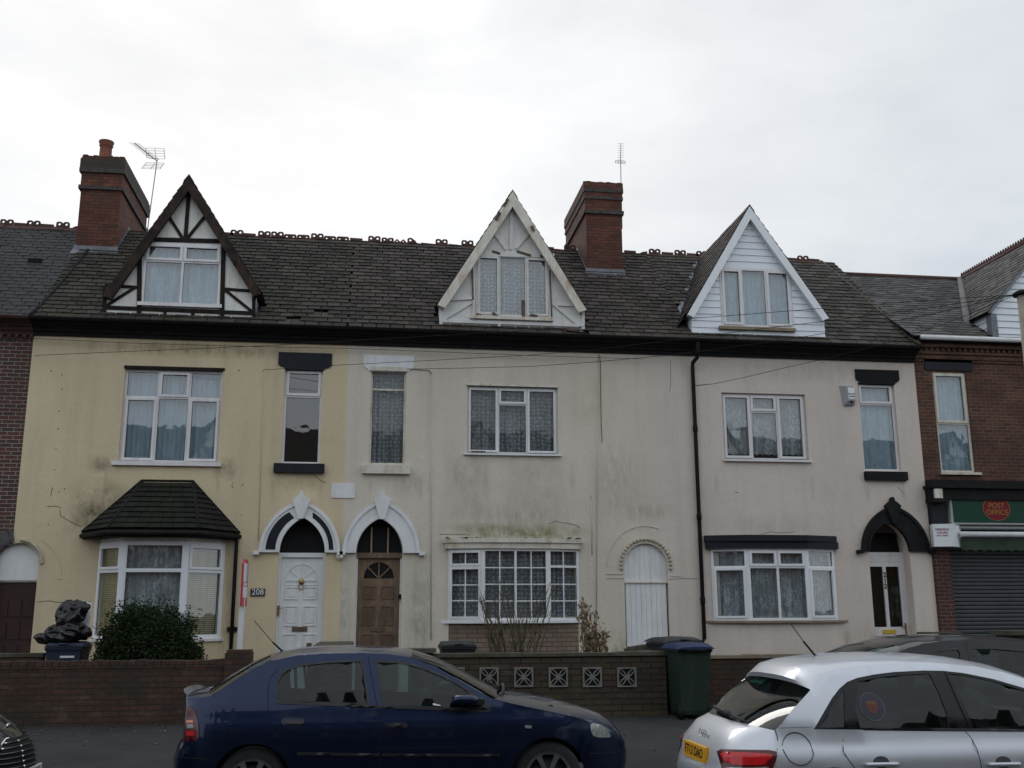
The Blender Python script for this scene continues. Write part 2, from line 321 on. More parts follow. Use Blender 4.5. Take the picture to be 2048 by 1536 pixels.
# ---------------------------------------------------------------- mesh builder and object helpers
ROOT = {}
class MB:
    def __init__(s): s.v = []; s.f = []; s.tone = []; s.t = 0.5; s.sm = []; s.smooth = False
    def add(s, vs, fs):
        o = len(s.v); s.v += [tuple(p) for p in vs]
        for f in fs: s.f.append(tuple(i+o for i in f)); s.tone.append(s.t); s.sm.append(s.smooth)
        return s
    def box(s, x0, y0, z0, x1, y1, z1):
        vs = [(x, y, z) for z in (z0, z1) for y in (y0, y1) for x in (x0, x1)]
        return s.add(vs, [(0, 2, 3, 1), (4, 5, 7, 6), (0, 1, 5, 4), (2, 6, 7, 3), (0, 4, 6, 2), (1, 3, 7, 5)])
    def obox(s, o, u, v, n, lu, lv, ln):
        """box from corner o along unit vectors u,v,n"""
        o, u, v, n = Vector(o), Vector(u)*lu, Vector(v)*lv, Vector(n)*ln
        vs = [o+a*u+b*v+c*n for c in (0, 1) for b in (0, 1) for a in (0, 1)]
        return s.add(vs, [(0, 2, 3, 1), (4, 5, 7, 6), (0, 1, 5, 4), (2, 6, 7, 3), (0, 4, 6, 2), (1, 3, 7, 5)])
    def prism(s, poly, y0, y1, holes=(), back=True, fr=None):
        """polygon in (x,z) with holes, extruded between depths y0 (front) and y1; fr maps (u,d,z)->world"""
        fr = fr or (lambda a, d, z: (a, d, z))
        loops = [list(poly)] + [list(h) for h in holes]
        tri = tessellate_polygon([[Vector((p[0], p[1], 0)) for p in lp] for lp in loops])
        flat = [p for lp in loops for p in lp]
        for yy, on in ((y0, True), (y1, back)):
            if on: s.add([fr(p[0], yy, p[1]) for p in flat], [tuple(t) for t in tri])
        for lp in loops:
            n = len(lp)
            vs = [fr(p[0], y0, p[1]) for p in lp]+[fr(p[0], y1, p[1]) for p in lp]
            s.add(vs, [(i, (i+1) % n, n+(i+1) % n, n+i) for i in range(n)])
        return s
    def tube(s, pts, r, n=8, caps=True):
        pts = [Vector(p) for p in pts]; rings = []; sm = s.smooth; s.smooth = True
        for i, p in enumerate(pts):
            t = (pts[min(i+1, len(pts)-1)]-pts[max(i-1, 0)]).normalized()
            a = t.cross(Vector((0, 0, 1)) if abs(t.z) < 0.9 else Vector((1, 0, 0))).normalized(); b = t.cross(a)
            rr = r[i] if isinstance(r, (list, tuple)) else r
            rings.append([p+a*rr*math.cos(2*math.pi*k/n)+b*rr*math.sin(2*math.pi*k/n) for k in range(n)])
        vs = [q for ring in rings for q in ring]; fs = []
        for i in range(len(rings)-1):
            for k in range(n): fs.append((i*n+k, i*n+(k+1) % n, (i+1)*n+(k+1) % n, (i+1)*n+k))
        if caps: fs += [tuple(range(n)), tuple(range((len(rings)-1)*n, len(rings)*n))]
        s.add(vs, fs); s.smooth = sm; return s
    def lathe(s, c, prof, n=20, axis='z', caps=True):
        vs = []; fs = []; sm = s.smooth; s.smooth = True
        for (r, h) in prof:
            for k in range(n):
                a = 2*math.pi*k/n; x, y = r*math.cos(a), r*math.sin(a)
                vs.append((c[0]+x, c[1]+y, c[2]+h) if axis == 'z' else ((c[0]+x, c[1]+h, c[2]+y) if axis == 'y' else (c[0]+h, c[1]+x, c[2]+y)))
        for i in range(len(prof)-1):
            for k in range(n): fs.append((i*n+k, i*n+(k+1) % n, (i+1)*n+(k+1) % n, (i+1)*n+k))
        if caps: fs += [tuple(range(n)), tuple(range((len(prof)-1)*n, len(prof)*n))]
        s.add(vs, fs); s.smooth = sm; return s
    def ball(s, c, r, nu=10, nv=7, sq=(1, 1, 1)):
        prof = [(max(1e-4, r*math.sin(math.pi*i/nv)), -r*math.cos(math.pi*i/nv)) for i in range(nv+1)]
        o = len(s.v); s.lathe((0, 0, 0), prof, nu)
        for i in range(o, len(s.v)): v = s.v[i]; s.v[i] = (c[0]+v[0]*sq[0], c[1]+v[1]*sq[1], c[2]+v[2]*sq[2])
        return s
    def build(s, name, mat, parent=None, recalc=True):
        me = bpy.data.meshes.new(name); off = ROOT.get(root_of(parent).name, Vector()) if parent else Vector()
        me.from_pydata([tuple(Vector(v)-off) for v in s.v], [], s.f); 
        at = me.attributes.new('tone', 'FLOAT', 'FACE'); at.data.foreach_set('value', s.tone)
        me.polygons.foreach_set('use_smooth', s.sm)
        if recalc:
            bm = bmesh.new(); bm.from_mesh(me); bmesh.ops.recalc_face_normals(bm, faces=bm.faces); bm.to_mesh(me); bm.free()
        me.materials.append(mat); me.update()
        o = bpy.data.objects.new(name, me); COL.objects.link(o)
        if parent: o.parent = parent
        return o
def root_of(o):
    while o.parent: o = o.parent
    return o
def thing(name, label, cat, loc=(0, 0, 0), group=None):
    o = bpy.data.objects.new(name, None); COL.objects.link(o); o.location = loc; o.empty_display_size = 0.2
    o['label'] = label; o['category'] = cat
    if group: o['group'] = group
    ROOT[o.name] = Vector(loc); return o
def tag(o, label=None, cat=None, group=None, kind=None):
    for k, v in (('label', label), ('category', cat), ('group', group), ('kind', kind)):
        if v: o[k] = v
    return o
def text(name, body, mat, parent, fr, size, extrude=0.002, align='CENTER', sx=1.0, bold=0.0, space=1.0):
    """lettering as a real thin mesh; fr maps (u,v,n)->world"""
    cu = bpy.data.curves.new(name, 'FONT'); cu.body = body; cu.size = size; cu.extrude = extrude; cu.align_x = align; cu.align_y = 'CENTER'
    cu.offset = bold; cu.space_line = space; cu.resolution_u = 3
    tmp = bpy.data.objects.new('tmp', cu); COL.objects.link(tmp)
    bpy.context.view_layer.update()
    me = bpy.data.meshes.new_from_object(tmp.evaluated_get(bpy.context.evaluated_depsgraph_get()))
    bpy.data.objects.remove(tmp); bpy.data.curves.remove(cu)
    off = ROOT.get(root_of(parent).name, Vector())
    for v in me.vertices: v.co = Vector(fr(v.co.x*sx, v.co.y, v.co.z)) - off
    me.name = name; me.materials.clear(); me.materials.append(mat); me.update()
    o = bpy.data.objects.new(name, me); COL.objects.link(o); o.parent = parent; return o
def q(x0, z0, x1, z1): return [(x0, z0), (x1, z0), (x1, z1), (x0, z1)]
def clipz(poly, z0, z1):
    def half(p, f):
        r = []
        for i in range(len(p)):
            a, b = p[i], p[(i+1) % len(p)]; fa, fb = f(a), f(b)
            if fa >= 0: r.append(a)
            if (fa > 0 > fb) or (fa < 0 < fb): t = fa/(fa-fb); r.append((a[0]+(b[0]-a[0])*t, a[1]+(b[1]-a[1])*t))
        return r
    p = half(poly, lambda a: a[1]-z0)
    return half(p, lambda a: z1-a[1]) if len(p) > 2 else []
def arch_pts(xl, xr, zs, za, n=14):
    """two-centred pointed arch from left foot over the apex to right foot"""
    a = (xr-xl)/2; h = za-zs; Rr = (a*a+h*h)/(2*a); xc = (xl+xr)/2
    th = math.asin(min(1, h/Rr)); L = []
    for i in range(n+1):
        t = th*i/n; L.append((xl+Rr-Rr*math.cos(t), zs+Rr*math.sin(t)))
    return L + [(2*xc-x, z) for x, z in reversed(L[:-1])]
def round_pts(xc, zs, r, n=20, a0=180, a1=0):
    return [(xc+r*math.cos(R(a0+(a1-a0)*i/n)), zs+r*math.sin(R(a0+(a1-a0)*i/n))) for i in range(n+1)]

# ---------------------------------------------------------------- generic slate covering
def slates(mb, o, u, v, urange, L, exp=0.19, wid=0.27, thick=0.015, jit=0.012, skip=None, tonef=None, broken=0.03):
    """rows of lapped slates on a plane; o origin at eave, u along, v up-slope; urange(s)->(u0,u1)"""
    o, u, v = Vector(o), Vector(u).normalized(), Vector(v).normalized(); n = u.cross(v)
    if n.z < 0: n = -n
    rows = int(L/exp)+1; tilt = thick*1.9
    for i in range(rows):
        s0 = i*exp; s1 = min(L, s0+exp*1.6)
        if s1-s0 < 0.03: continue
        ua, ub = urange(min(L, s0+exp*0.5))
        if ub-ua < 0.05: continue
        x = ua - (wid*0.5 if i % 2 else 0) - random.random()*0.02
        row_j = random.uniform(-0.006, 0.006)
        while x < ub:
            x0 = max(ua, x+0.007); x1 = min(ub, x+wid-0.010); x += wid*(1 + random.uniform(-0.03, 0.03))
            if x1-x0 < 0.04: continue
            c = o+u*((x0+x1)/2)+v*(s0+exp/2)
            if skip and skip(c): continue
            if random.random() < broken*0.10: continue
            j = random.uniform(-jit, jit) + row_j; dz = random.uniform(0, 0.006); sk = random.uniform(-0.006, 0.006)
            if random.random() < broken: j += random.uniform(-0.03, 0.02)
            a = s0+j
            low = [o+u*x0+v*(a+sk)+n*(tilt+dz), o+u*x1+v*(a-sk)+n*(tilt+dz)]
            up_ = [o+u*x1+v*s1+n*0.0, o+u*x0+v*s1+n*0.0]
            t = n*thick
            mb.t = tonef(c) if tonef else random.random()
            vs = low+up_+[p+t for p in low+up_]
            mb.add(vs, [(4, 5, 6, 7), (0, 1, 5, 4), (1, 2, 6, 5), (3, 0, 4, 7)])
    mb.t = 0.5

# ---------------------------------------------------------------- windows
def frame_of(x0, y0, x1, y1):
    """local wall frame: u along from (x0,y0) to (x1,y1); depth d pushes inwards (+)"""
    d = Vector((x1-x0, y1-y0, 0)); L = d.length; d.normalize(); nrm = Vector((-d.y, d.x, 0))
    if nrm.y < 0: nrm = -nrm
    return (lambda a, dd, z: (x0+d.x*a+nrm.x*dd, y0+d.y*a+nrm.y*dd, z)), L
def window(parent, name, u0, z0, u1, z1, cells, fr=None, depth=0.07, fw=0.05, sash=0.04, mat='upvc', pane='glass', curtain=None, cdepth=0.12,
           glaze=None, sub='', fold=0.11, clow=0.0, amp=0.018, nofr=False):
    fr = fr or (lambda a, d, z: (a, d, z))
    Wd, Hh = u1-u0, z1-z0; mb = MB(); holes = []; hw = fw*0.45; sm = MB(); gl = MB(); gk = MB()
    for c in cells:
        a0, b0, a1, b1, op = c
        x0 = u0+Wd*a0+(fw if a0 < 0.001 else hw); x1 = u0+Wd*a1-(fw if a1 > 0.999 else hw)
        zt = z1-Hh*b0-(fw if b0 < 0.001 else hw); zb = z1-Hh*b1+(fw if b1 > 0.999 else hw)
        holes.append(q(x0, zb, x1, zt))
        g = 0.006
        if op:
            sm.prism(q(x0-0.008, zb-0.008, x1+0.008, zt+0.008), depth-0.022, depth+0.03, [q(x0+sash, zb+sash, x1-sash, zt-sash)], fr=fr)
            x0 += sash; x1 -= sash; zb += sash; zt -= sash
        gk.prism(q(x0-0.002, zb-0.002, x1+0.002, zt+0.002), depth+0.022, depth+0.03, [q(x0+g, zb+g, x1-g, zt-g)], fr=fr)
        if glaze:
            nx, nz_ = glaze
            nx = max(1, nx); 
            for i in range(1, nx): xx = x0+(x1-x0)*i/nx; mb.prism(q(xx-0.011, zb, xx+0.011, zt), depth+0.008, depth+0.022, fr=fr)
            nn = max(1, round((zt-zb)/glaze[1]))
            for i in range(1, nn): zz = zb+(zt-zb)*i/nn; mb.prism(q(x0, zz-0.011, x1, zz+0.011), depth+0.010, depth+0.020, fr=fr)
        vs = [fr(x0-0.004, depth+0.026, zb-0.004), fr(x1+0.004, depth+0.026, zb-0.004), fr(x1+0.004, depth+0.026, zt+0.004), fr(x0-0.004, depth+0.026, zt+0.004)]
        gl.add(vs, [(0, 1, 2, 3)])
    mb.prism(q(u0, z0, u1, z1), depth, depth+0.06, holes, fr=fr)
    fo = mb.build(name, M[mat], parent)
    host = parent if sub else fo
    if sm.v: sm.build('casement', M[mat], host)
    gk.build('glazing_seal', M['gasket'], host); gl.build('pane', M[pane], host)
    if curtain:
        cm = MB(); cm.smooth = True; n = max(24, int(Wd/0.022)); ph = random.random()*6
        zc = z0+clow*Hh
        for i in range(n+1):
            a = u0+0.02+(Wd-0.04)*i/n
            k = depth+cdepth+amp*math.sin(2*math.pi*a/fold+ph+1.3*math.sin(a*3.1))+amp*0.5*math.sin(2*math.pi*a/(fold*2.7))
            zl = zc + (0.035*abs(((a/0.13) % 1)-0.5)*2 if clow > 0 else 0)
            cm.v += [fr(a, k+0.01*math.sin(a*9), zl), fr(a, k, (zl+z1)/2), fr(a, k*0.98, z1-0.01)]
            if i: 
                o = 3*(i-1)
                for jj in (0, 1): cm.f.append((o+jj, o+3+jj, o+4+jj, o+1+jj)); cm.tone.append(.5); cm.sm.append(True)
        cm.build('curtain', M[curtain], host, recalc=False)
    return fo

def lintel(parent, r, y=-0.03, foot=0.22, mat='navy', name='lintel'):
    x0, z0, x1, z1 = r; d = foot*(x1-x0)
    zt = z0+(z1-z0)*0.12
    MB().prism([(x0, z0+0.05), (x0+0.06, z0), (x0+d*0.55, z0), (x0+d*0.7, z0-0.05), (x1-d*0.7, z0-0.05), (x1-d*0.55, z0), (x1-0.06, z0), (x1, z0+0.05), (x1, z1), (x0, z1)] if foot else q(x0, z0, x1, z1), y, 0.06).build(name, M[mat], parent)
def sillbox(parent, x0, x1, z0, z1, y0=-0.07, y1=0.1, mat='upvc', name='sill'):
    return MB().box(x0, y0, z0, x1, y1, z1).build(name, M[mat], parent)

# ================================================================ SETTING
XL, X01, X12, X23 = -6.46, -0.49, 6.63, 11.58          # party lines
EY, EZ, RY, RZ = -0.25, 7.25, 3.4, 10.43               # eave and ridge
SL = Vector((0, RY-EY, RZ-EZ)); SLEN = SL.length; SV = SL.normalized(); SLOPE = (RZ-EZ)/(RY-EY)
def yroof(z): return EY+(z-EZ)/SLOPE
def ground_mat(name, c, spec, bs=40, rough=0.85, wet=0.0):
    b = NB(name); b.set(Roughness=rough)
    cc = b.mix(b.ramp(b.noise(0.9, 8, 0.72), 0.38, 0.62), tuple(x*0.55 for x in c), tuple(x*1.35 for x in c))
    cc = b.mix(b.ramp(b.noise(120, 3, 0.7), 0.45, 0.75, (0, 0.5)), cc, spec); b.col(cc)
    b.bump(b.noise(bs, 5, 0.7), 0.5, 0.01); return b.m
def sheet(name, x0, y0, x1, y1, z0, z1, mat, kind='structure'):
    mb = MB(); mb.add([(x0, y0, z0), (x1, y0, z0), (x1, y1, z1), (x0, y1, z1)], [(0, 1, 2, 3)])
    return tag(mb.build(name, mat), kind=kind)
asph = ground_mat('asphalt', (0.024, 0.025, 0.027), (0.05, 0.05, 0.05))
pave = ground_mat('pavement_asphalt', (0.021, 0.0215, 0.0225), (0.04, 0.04, 0.038))
yard = ground_mat('yard_concrete', (0.08, 0.075, 0.065), (0.25, 0.24, 0.2))
sheet('ground', -900, -900, 900, 900, -0.06, -0.06, ground_mat('earth', (0.07, 0.07, 0.06), (0.1, 0.1, 0.08)))
sheet('road', -120, -18.4, 120, -9.22, 0.0, 0.0, asph)
tag(MB().box(-120, -9.22, -0.05, 120, -9.10, 0.032).build('kerb', simple('kerb_stone', (0.032, 0.031, 0.03), 0.9, var=0.2, bump=0.4)), kind='structure')
sheet('pavement', -120, -9.10, 120, -4.70, 0.03, 0.27, pave)
sheet('front_yards', -120, -4.70, 120, 0.3, 0.27, 0.30, yard)
tag(MB().box(-120, -18.55, -0.05, 120, -18.4, 0.125).build('near_kerb', MATS['kerb_stone']), kind='structure')
sheet('near_pavement', -120, -26.0, 120, -18.55, 0.125, 0.125, pave)
mk = simple('road_paint', (0.5, 0.5, 0.47), 0.7, var=0.2, scale=20)
for k in range(-8, 9): sheet('lane_marking', k*6.0, -14.1, k*6.0+2.0, -14.0, 0.004, 0.004, mk)

# ================================================================ HOUSES
def slate_roof(parent, x0, x1, mat, dormers=(), exp=0.19, wid=0.27, broken=0.03, verge=None, ez=EZ, ey=EY, ry=RY, rz=RZ, thick=0.017, name='roof', chim=None):
    v = Vector((0, ry-ey, rz-ez)); L = v.length; v.normalize()
    def inside(c):
        for (xc, za, hw, zf) in dormers:
            if c.z < za-0.02 and c.y > 0.10:
                k = hw if c.z < zf else hw*(za-c.z)/(za-zf)
                if abs(c.x-xc) < k: return True
        return False
    mb = MB(); slates(mb, (x0, ey, ez), (1, 0, 0), v, lambda s: (0, x1-x0), L, exp, wid, thick, skip=inside, broken=broken)
    rf = mb.build(name, M[mat], parent)
    ub = MB(); nn = int(L/0.12); nx = max(8, int((x1-x0)/0.15))
    for i in range(nn):
        for j in range(nx):
            a = Vector((x0+(x1-x0)*j/nx, ey, ez-0.012))+v*(L*i/nn); b_ = a+v*(L/nn); dx = (x1-x0)/nx
            if inside(a+v*(L/nn/2)+Vector((dx/2, 0, 0))): continue
            ub.add([a, a+Vector((dx, 0, 0)), b_+Vector((dx, 0, 0)), b_], [(0, 1, 2, 3)])
    ub.build('roof_underlay', M['timber'], rf)
    MB().add([(x0, ry, rz), (x1, ry, rz), (x1, ry+(ry-ey), ez), (x0, ry+(ry-ey), ez)], [(0, 1, 2, 3)]).build('rear_slope', M[mat], rf)
    return rf
def shell(parent, x0, x1, side0=True, side1=True, rz=RZ):
    mb = MB(); yb = 7.0
    mb.box(x0, yb, 0, x1, yb+0.1, EZ)
    for on, x in ((side0, x0+0.02), (side1, x1-0.12)):
        if on: mb.box(x, 0.26, 0, x+0.1, yb, EZ)
    mb.build('rear_wall', M['brickL'], parent)
    m2 = MB(); m2.box(x0+0.13, 2.2, 0.3, x1-0.13, 2.25, EZ-0.1); m2.box(x0+0.13, 0.27, 3.35, x1-0.13, 2.2, 3.5); m2.box(x0+0.13, 0.27, 6.75, x1-0.13, 2.2, 6.85)
    m2.build('inner_wall', M['room'], parent)
def cornice(parent, x0, x1, mat='black', drop=0.0, name='cornice'):
    prof = [(0.02, 6.97), (-0.05, 6.97), (-0.06, 7.03), (-0.10, 7.045), (-0.11, 7.10), (-0.17, 7.12), (-0.18, 7.15), (-0.30, 7.165), (-0.325, 7.20), (-0.33, 7.245), (-0.25, 7.245), (0.02, 7.26)]
    mb = MB(); n = len(prof)
    mb.add([(x, y, z-drop) for x in (x0, x1) for y, z in prof], [(i, (i+1) % n, n+(i+1) % n, n+i) for i in range(n)]+[tuple(range(n)), tuple(range(n, 2*n))])
    c = mb.build(name, M[mat], parent)
    g = MB(); k = 10                                          # half-round gutter
    for x in (x0, x1):
        for i in range(k+1):
            a = math.pi*i/k; g.v.append((x, -0.385+0.055*math.cos(a), 7.245-drop-0.05*math.sin(a)))
    for i in range(k): g.f.append((i, i+1, k+2+i, k+1+i)); g.tone.append(.5); g.sm.append(True)
    gt = g.build('gutter', M[mat], c, recalc=False); s = gt.modifiers.new('s', 'SOLIDIFY'); s.thickness = 0.006
    mo = MB()
    for i in range(int((x1-x0)*9)):
        if random.random() < 0.55 and mat == 'black':
            x = random.uniform(x0, x1); mo.ball((x, random.uniform(-0.40, -0.24), 7.25-drop+random.uniform(-0.012, 0.006)), random.uniform(0.012, 0.04), 6, 4, (1.6, 1, 0.6))
    if mo.v: tag(mo.build('moss', M['moss'], c), kind='stuff')
    return c
RIDGE = [(11, 'A'), (39, 'p'), (65, 'A'), (92, 'p'), (123, 'A'), (147, 'f'), (454, 'p'), (474, 'A'), (499, 'p'), (528, 'A'), (554, 'A'), (581, 'B'), (607, 'B'), (635, 'A'), (660, 'B'), (686, 'B'),
         (713, 'p'), (749, 'A'), (775, 'C'), (801, 'T'), (827, 'h'), (855, 'l'), (883, 'A'), (910, 'l'), (935, 'A'), (1095, 'p'), (1116, 'l'), (1140, 'A'), (1259, 'p'), (1282, 'f'), (1308, 'A'), (1334, 'p'),
         (1359, 'A'), (1384, 'p'), (1402, 'A'), (1582, 'p'), (1603, 'A'), (1625, 'p')]
def ridge_tile(parent, x, kind, z=RZ, y=RY, hw=0.148):
    oc = lambda cx, cz, r: [(cx+r*math.cos(R(22.5+45*i)), cz+r*math.sin(R(22.5+45*i))) for i in range(8)]
    mb = MB(); b = z-0.01; j = random.uniform(-0.008, 0.008); ho = []
    if kind in 'ABC':
        t = {'A': 0.165, 'B': 0.115, 'C': 0.14}[kind]; c = 0.03; m = {'A': 0.035, 'B': 0.0, 'C': 0.03}[kind]
        pl = [(-hw, 0), (-hw, t-c), (-hw+c, t), (-0.04, t), (0, t-m), (0.04, t), (hw-c, t), (hw, t-c), (hw, 0)]
        ho = [oc(-0.077, t-0.062, 0.030 if kind != 'B' else 0.022), oc(0.077, t-0.062, 0.030 if kind != 'B' else 0.022)]
        if kind == 'C' : ho = [oc(-0.077, 0.085, 0.024), oc(0.077, 0.085, 0.024)]
    elif kind == 'T':
        pl = [(-hw, 0), (-hw, .05), (-.075, .12), (0, .05), (.075, .12), (hw, .05), (hw, 0)]; ho = [oc(-.075, .06, .018), oc(.075, .06, .018)]
    elif kind == 'h': pl = [(-hw, 0), (-hw, .13), (-.11, .16), (-.04, .16), (0, .12), (.04, .1), (.08, .04), (hw, .03), (hw, 0)]; ho = [oc(-.077, .1, .03)]
    elif kind == 'f': pl = [(-hw, 0), (-hw, .02), (-.05, .03), (0.02, .07), (hw, .09), (hw, 0)]
    elif kind == 'l': pl = [(-hw, 0), (-hw, .055), (-.1, .05), (.06, .042), (hw, .035), (hw, 0)]
    else: pl = [(-hw, 0), (-hw, .095), (hw, .088), (hw, 0)]
    mb.prism([(x+j+p[0], b+p[1]) for p in pl], y-0.015, y+0.015, [[(x+j+p[0], b+p[1]) for p in h] for h in ho])
    return mb.build('ridge_tile', M['ridge'], parent)
def ridge(rf, x0, x1, z=RZ, y=RY):
    mb = MB(); n = int((x1-x0)/0.31)
    for i in range(n):
        a, b = x0+(x1-x0)*i/n, x0+(x1-x0)*(i+1)/n-0.008; d = random.uniform(-0.008, 0.008)
        for s in (-1, 1): mb.add([(a, y, z+0.03+d), (b, y, z+0.03+d), (b, y+s*0.17, z-0.10+d), (a, y+s*0.17, z-0.10+d), (a, y, z+0.01+d), (b, y, z+0.01+d), (b, y+s*0.17, z-0.12+d), (a, y+s*0.17, z-0.12+d)], [(0, 1, 2, 3), (3, 2, 6, 7), (0, 3, 7, 4), (1, 2, 6, 5)])
    mb.build('ridge_capping', M['ridge'], rf)
    for px, k in RIDGE:
        X = WX(px, 478, RY)
        if x0 <= X < x1: ridge_tile(rf, X, k)
def lead_strip(parent, pts, wd, name='flashing', n=None):
    mb = MB()
    for i in range(len(pts)-1):
        a, b = Vector(pts[i]), Vector(pts[i+1]); d = (b-a).normalized(); s = Vector(wd)
        mb.add([a, b, b+s, a+s], [(0, 1, 2, 3)])
    o = mb.build(name, M['lead'], parent, recalc=False); m = o.modifiers.new('s', 'SOLIDIFY'); m.thickness = 0.01; return o

def barm(mb, a, b, wd, y0, y1, px=True, Y=-0.08):
    """straight timber between two photo points measured on the gable plane"""
    if px: a, b = W(*a, Y), W(*b, Y)
    a, b = Vector((a[0], a[1])), Vector((b[0], b[1])); d = (b-a).normalized(); n = Vector((-d.y, d.x))*wd/2
    mb.prism([tuple(a+n), tuple(b+n), tuple(b-n), tuple(a-n)], y0, y1)

def dormer(house, apex, fl, fr_, base, xl, xr, mats, bw=0.22, yf=-0.06, yo=-0.20, exp=0.17, roofmat='slate', win=None, clad=None, bargey=0.05, thick=0.012, finial=True, rz=RZ, rext=0.0):
    """steep gabled dormer standing on the wall head"""
    root = MB(); xc, za = apex
    zwl = fl[1]; inner_drop = bw*1.25
    sl = (za-fl[1])/(xc-fl[0]); sr = (za-fr_[1])/(fr_[0]-xc)
    zl = fl[1]+(xl-fl[0])*sl-0.05; zr = fr_[1]+(fr_[0]-xr)*sr-0.05
    face = [(xl, base), (xr, base), (xr, zr), (xc, za-0.05), (xl, zl)]
    fm = MB()
    if win:
        a0, b0, a1, b1 = win['r']
        def cutx(poly, a, lo):
            r = []
            for i in range(len(poly)):
                p, s_ = poly[i], poly[(i+1) % len(poly)]; fp, f2 = (p[0]-a)*lo, (s_[0]-a)*lo
                if fp >= 0: r.append(p)
                if fp*f2 < 0: t = fp/(fp-f2); r.append((p[0]+(s_[0]-p[0])*t, p[1]+(s_[1]-p[1])*t))
            return r
        mid_ = cutx(cutx(face, a0, 1), a1, -1)
        for pc_ in (cutx(face, a0, -1), cutx(face, a1, 1), clipz(mid_, -99, b0), clipz(mid_, b1, 99)):
            if len(pc_) > 2: fm.prism(pc_, yf, yf+0.10)
    else: fm.prism(face, yf, yf+0.10)
    d = fm.build('dormer', M[mats['face']], house)
    ck = MB()
    for x, z in ((xl, zl), (xr, zr)):
        s = 1 if x == xl else -1
        ck.add([(x, yf+0.1, base), (x, yroof(z)+0.05, z), (x, yf+0.1, z), (x+s*0.05, yf+0.1, base), (x+s*0.05, yroof(z)+0.05, z), (x+s*0.05, yf+0.1, z)], [(0, 1, 2), (3, 4, 5), (0, 1, 4, 3), (1, 2, 5, 4), (0, 2, 5, 3)])
    ck.build('dormer_cheek', M[mats.get('cheek', 'face')] if mats.get('cheek') else M[mats['face']], d)
    rm = MB(); um = MB()
    for f in (fl, fr_):
        v = Vector((xc-f[0], 0, za-f[1])); L = v.length; v.normalize()
        def ur(s, f=f, v=v): return (0.0, yroof(f[1]+s*v.z)-yo+0.04)
        slates(rm, (f[0], yo, f[1]), (0, 1, 0), v, ur, L, exp, 0.25, thick, broken=0.02)
        nn = Vector((-v.z, 0, v.x)); nn = nn if nn.z > 0 else -nn
        pts = [Vector((f[0], yo+0.02, f[1])), Vector((xc, yo+0.02, za)), Vector((xc, yroof(za), za)), Vector((f[0], yroof(f[1]), f[1]))]
        um.add([p-nn*0.0 for p in pts]+[p-nn*0.05 for p in pts], [(0, 1, 2, 3), (4, 5, 6, 7), (0, 1, 5, 4), (1, 2, 6, 5), (2, 3, 7, 6), (3, 0, 4, 7)])
    if rext:
        v = Vector((xc-fl[0], 0, za-fl[1])).normalized(); f2 = (fl[0]-v.x*rext, fl[1]-v.z*rext)
        slates(rm, (f2[0], yf+.12, f2[1]), (0, 1, 0), v, lambda s_: (0.0, max(0.06, yroof(f2[1]+s_*v.z)-yf-.12+.04)), rext+.05, exp, 0.25, thick, broken=0.0)
        um.add([(f2[0], yf+.13, f2[1]-.02), (fl[0], yf+.13, fl[1]-.02), (fl[0], yroof(fl[1]), fl[1]-.02), (f2[0], max(yf+.15, yroof(f2[1])), f2[1]-.02)], [(0, 1, 2, 3)])
    rm.build('dormer_roof', M[roofmat], d); um.build('dormer_deck', M['timber'], d)
    rc = MB()
    for i in range(11):
        y0 = yo-0.02+(yroof(za)-yo)*i/11; y1 = yo-0.02+(yroof(za)-yo)*(i+1)/11-0.01; k = random.uniform(0, 0.012)
        for s in (-1, 1): rc.add([(xc, y0, za+0.05+k), (xc, y1, za+0.05+k), (xc+s*0.10, y1, za-0.10+k), (xc+s*0.10, y0, za-0.10+k), (xc, y0, za+0.03+k), (xc, y1, za+0.03+k), (xc+s*0.10, y1, za-0.12+k), (xc+s*0.10, y0, za-0.12+k)], [(0, 1, 2, 3), (3, 2, 6, 7), (0, 3, 7, 4), (1, 2, 6, 5)])
    rc.build('dormer_ridge', M['ridge'], d)
    for f in (fl, fr_):
        v = Vector((xc-f[0], za-f[1])); v.normalize(); s = 1 if f is fl else -1
        n = Vector((v.y*s, -v.x*s)); n = n if n.y < 0 else -n
        A = (xc, za+0.02); Fo = (f[0]-v.x*0.03, f[1]-v.y*0.03)
        zA = (xc, za-bw/abs(v.x)+0.02)
        MB().prism([A, Fo, (Fo[0]+n.x*bw*0.95+0.0, Fo[1]+n.y*bw*0.6), (Fo[0]+n.x*bw, Fo[1]+n.y*bw+0.02), zA], yo-bargey+0.02, yo+0.03).build('bargeboard', M[mats['barge']], d)
        MB().prism([(xc, za-0.03), (f[0], f[1]-0.03), (f[0]+n.x*bw*0.8, f[1]+n.y*bw*0.8), (xc, za-0.10-bw*0.8)], yo+0.031, yf-0.001).build('soffit', M[mats['barge']], d)
    if win:
        x0, z0, x1, z1 = win['r']; w_ = dict(win); w_.pop('r')
        fr = lambda a, dd, z: (a, yf+dd, z)
        window(d, 'dormer_window', x0, z0, x1, z1, fr=fr, sub='y', **w_)
    return d

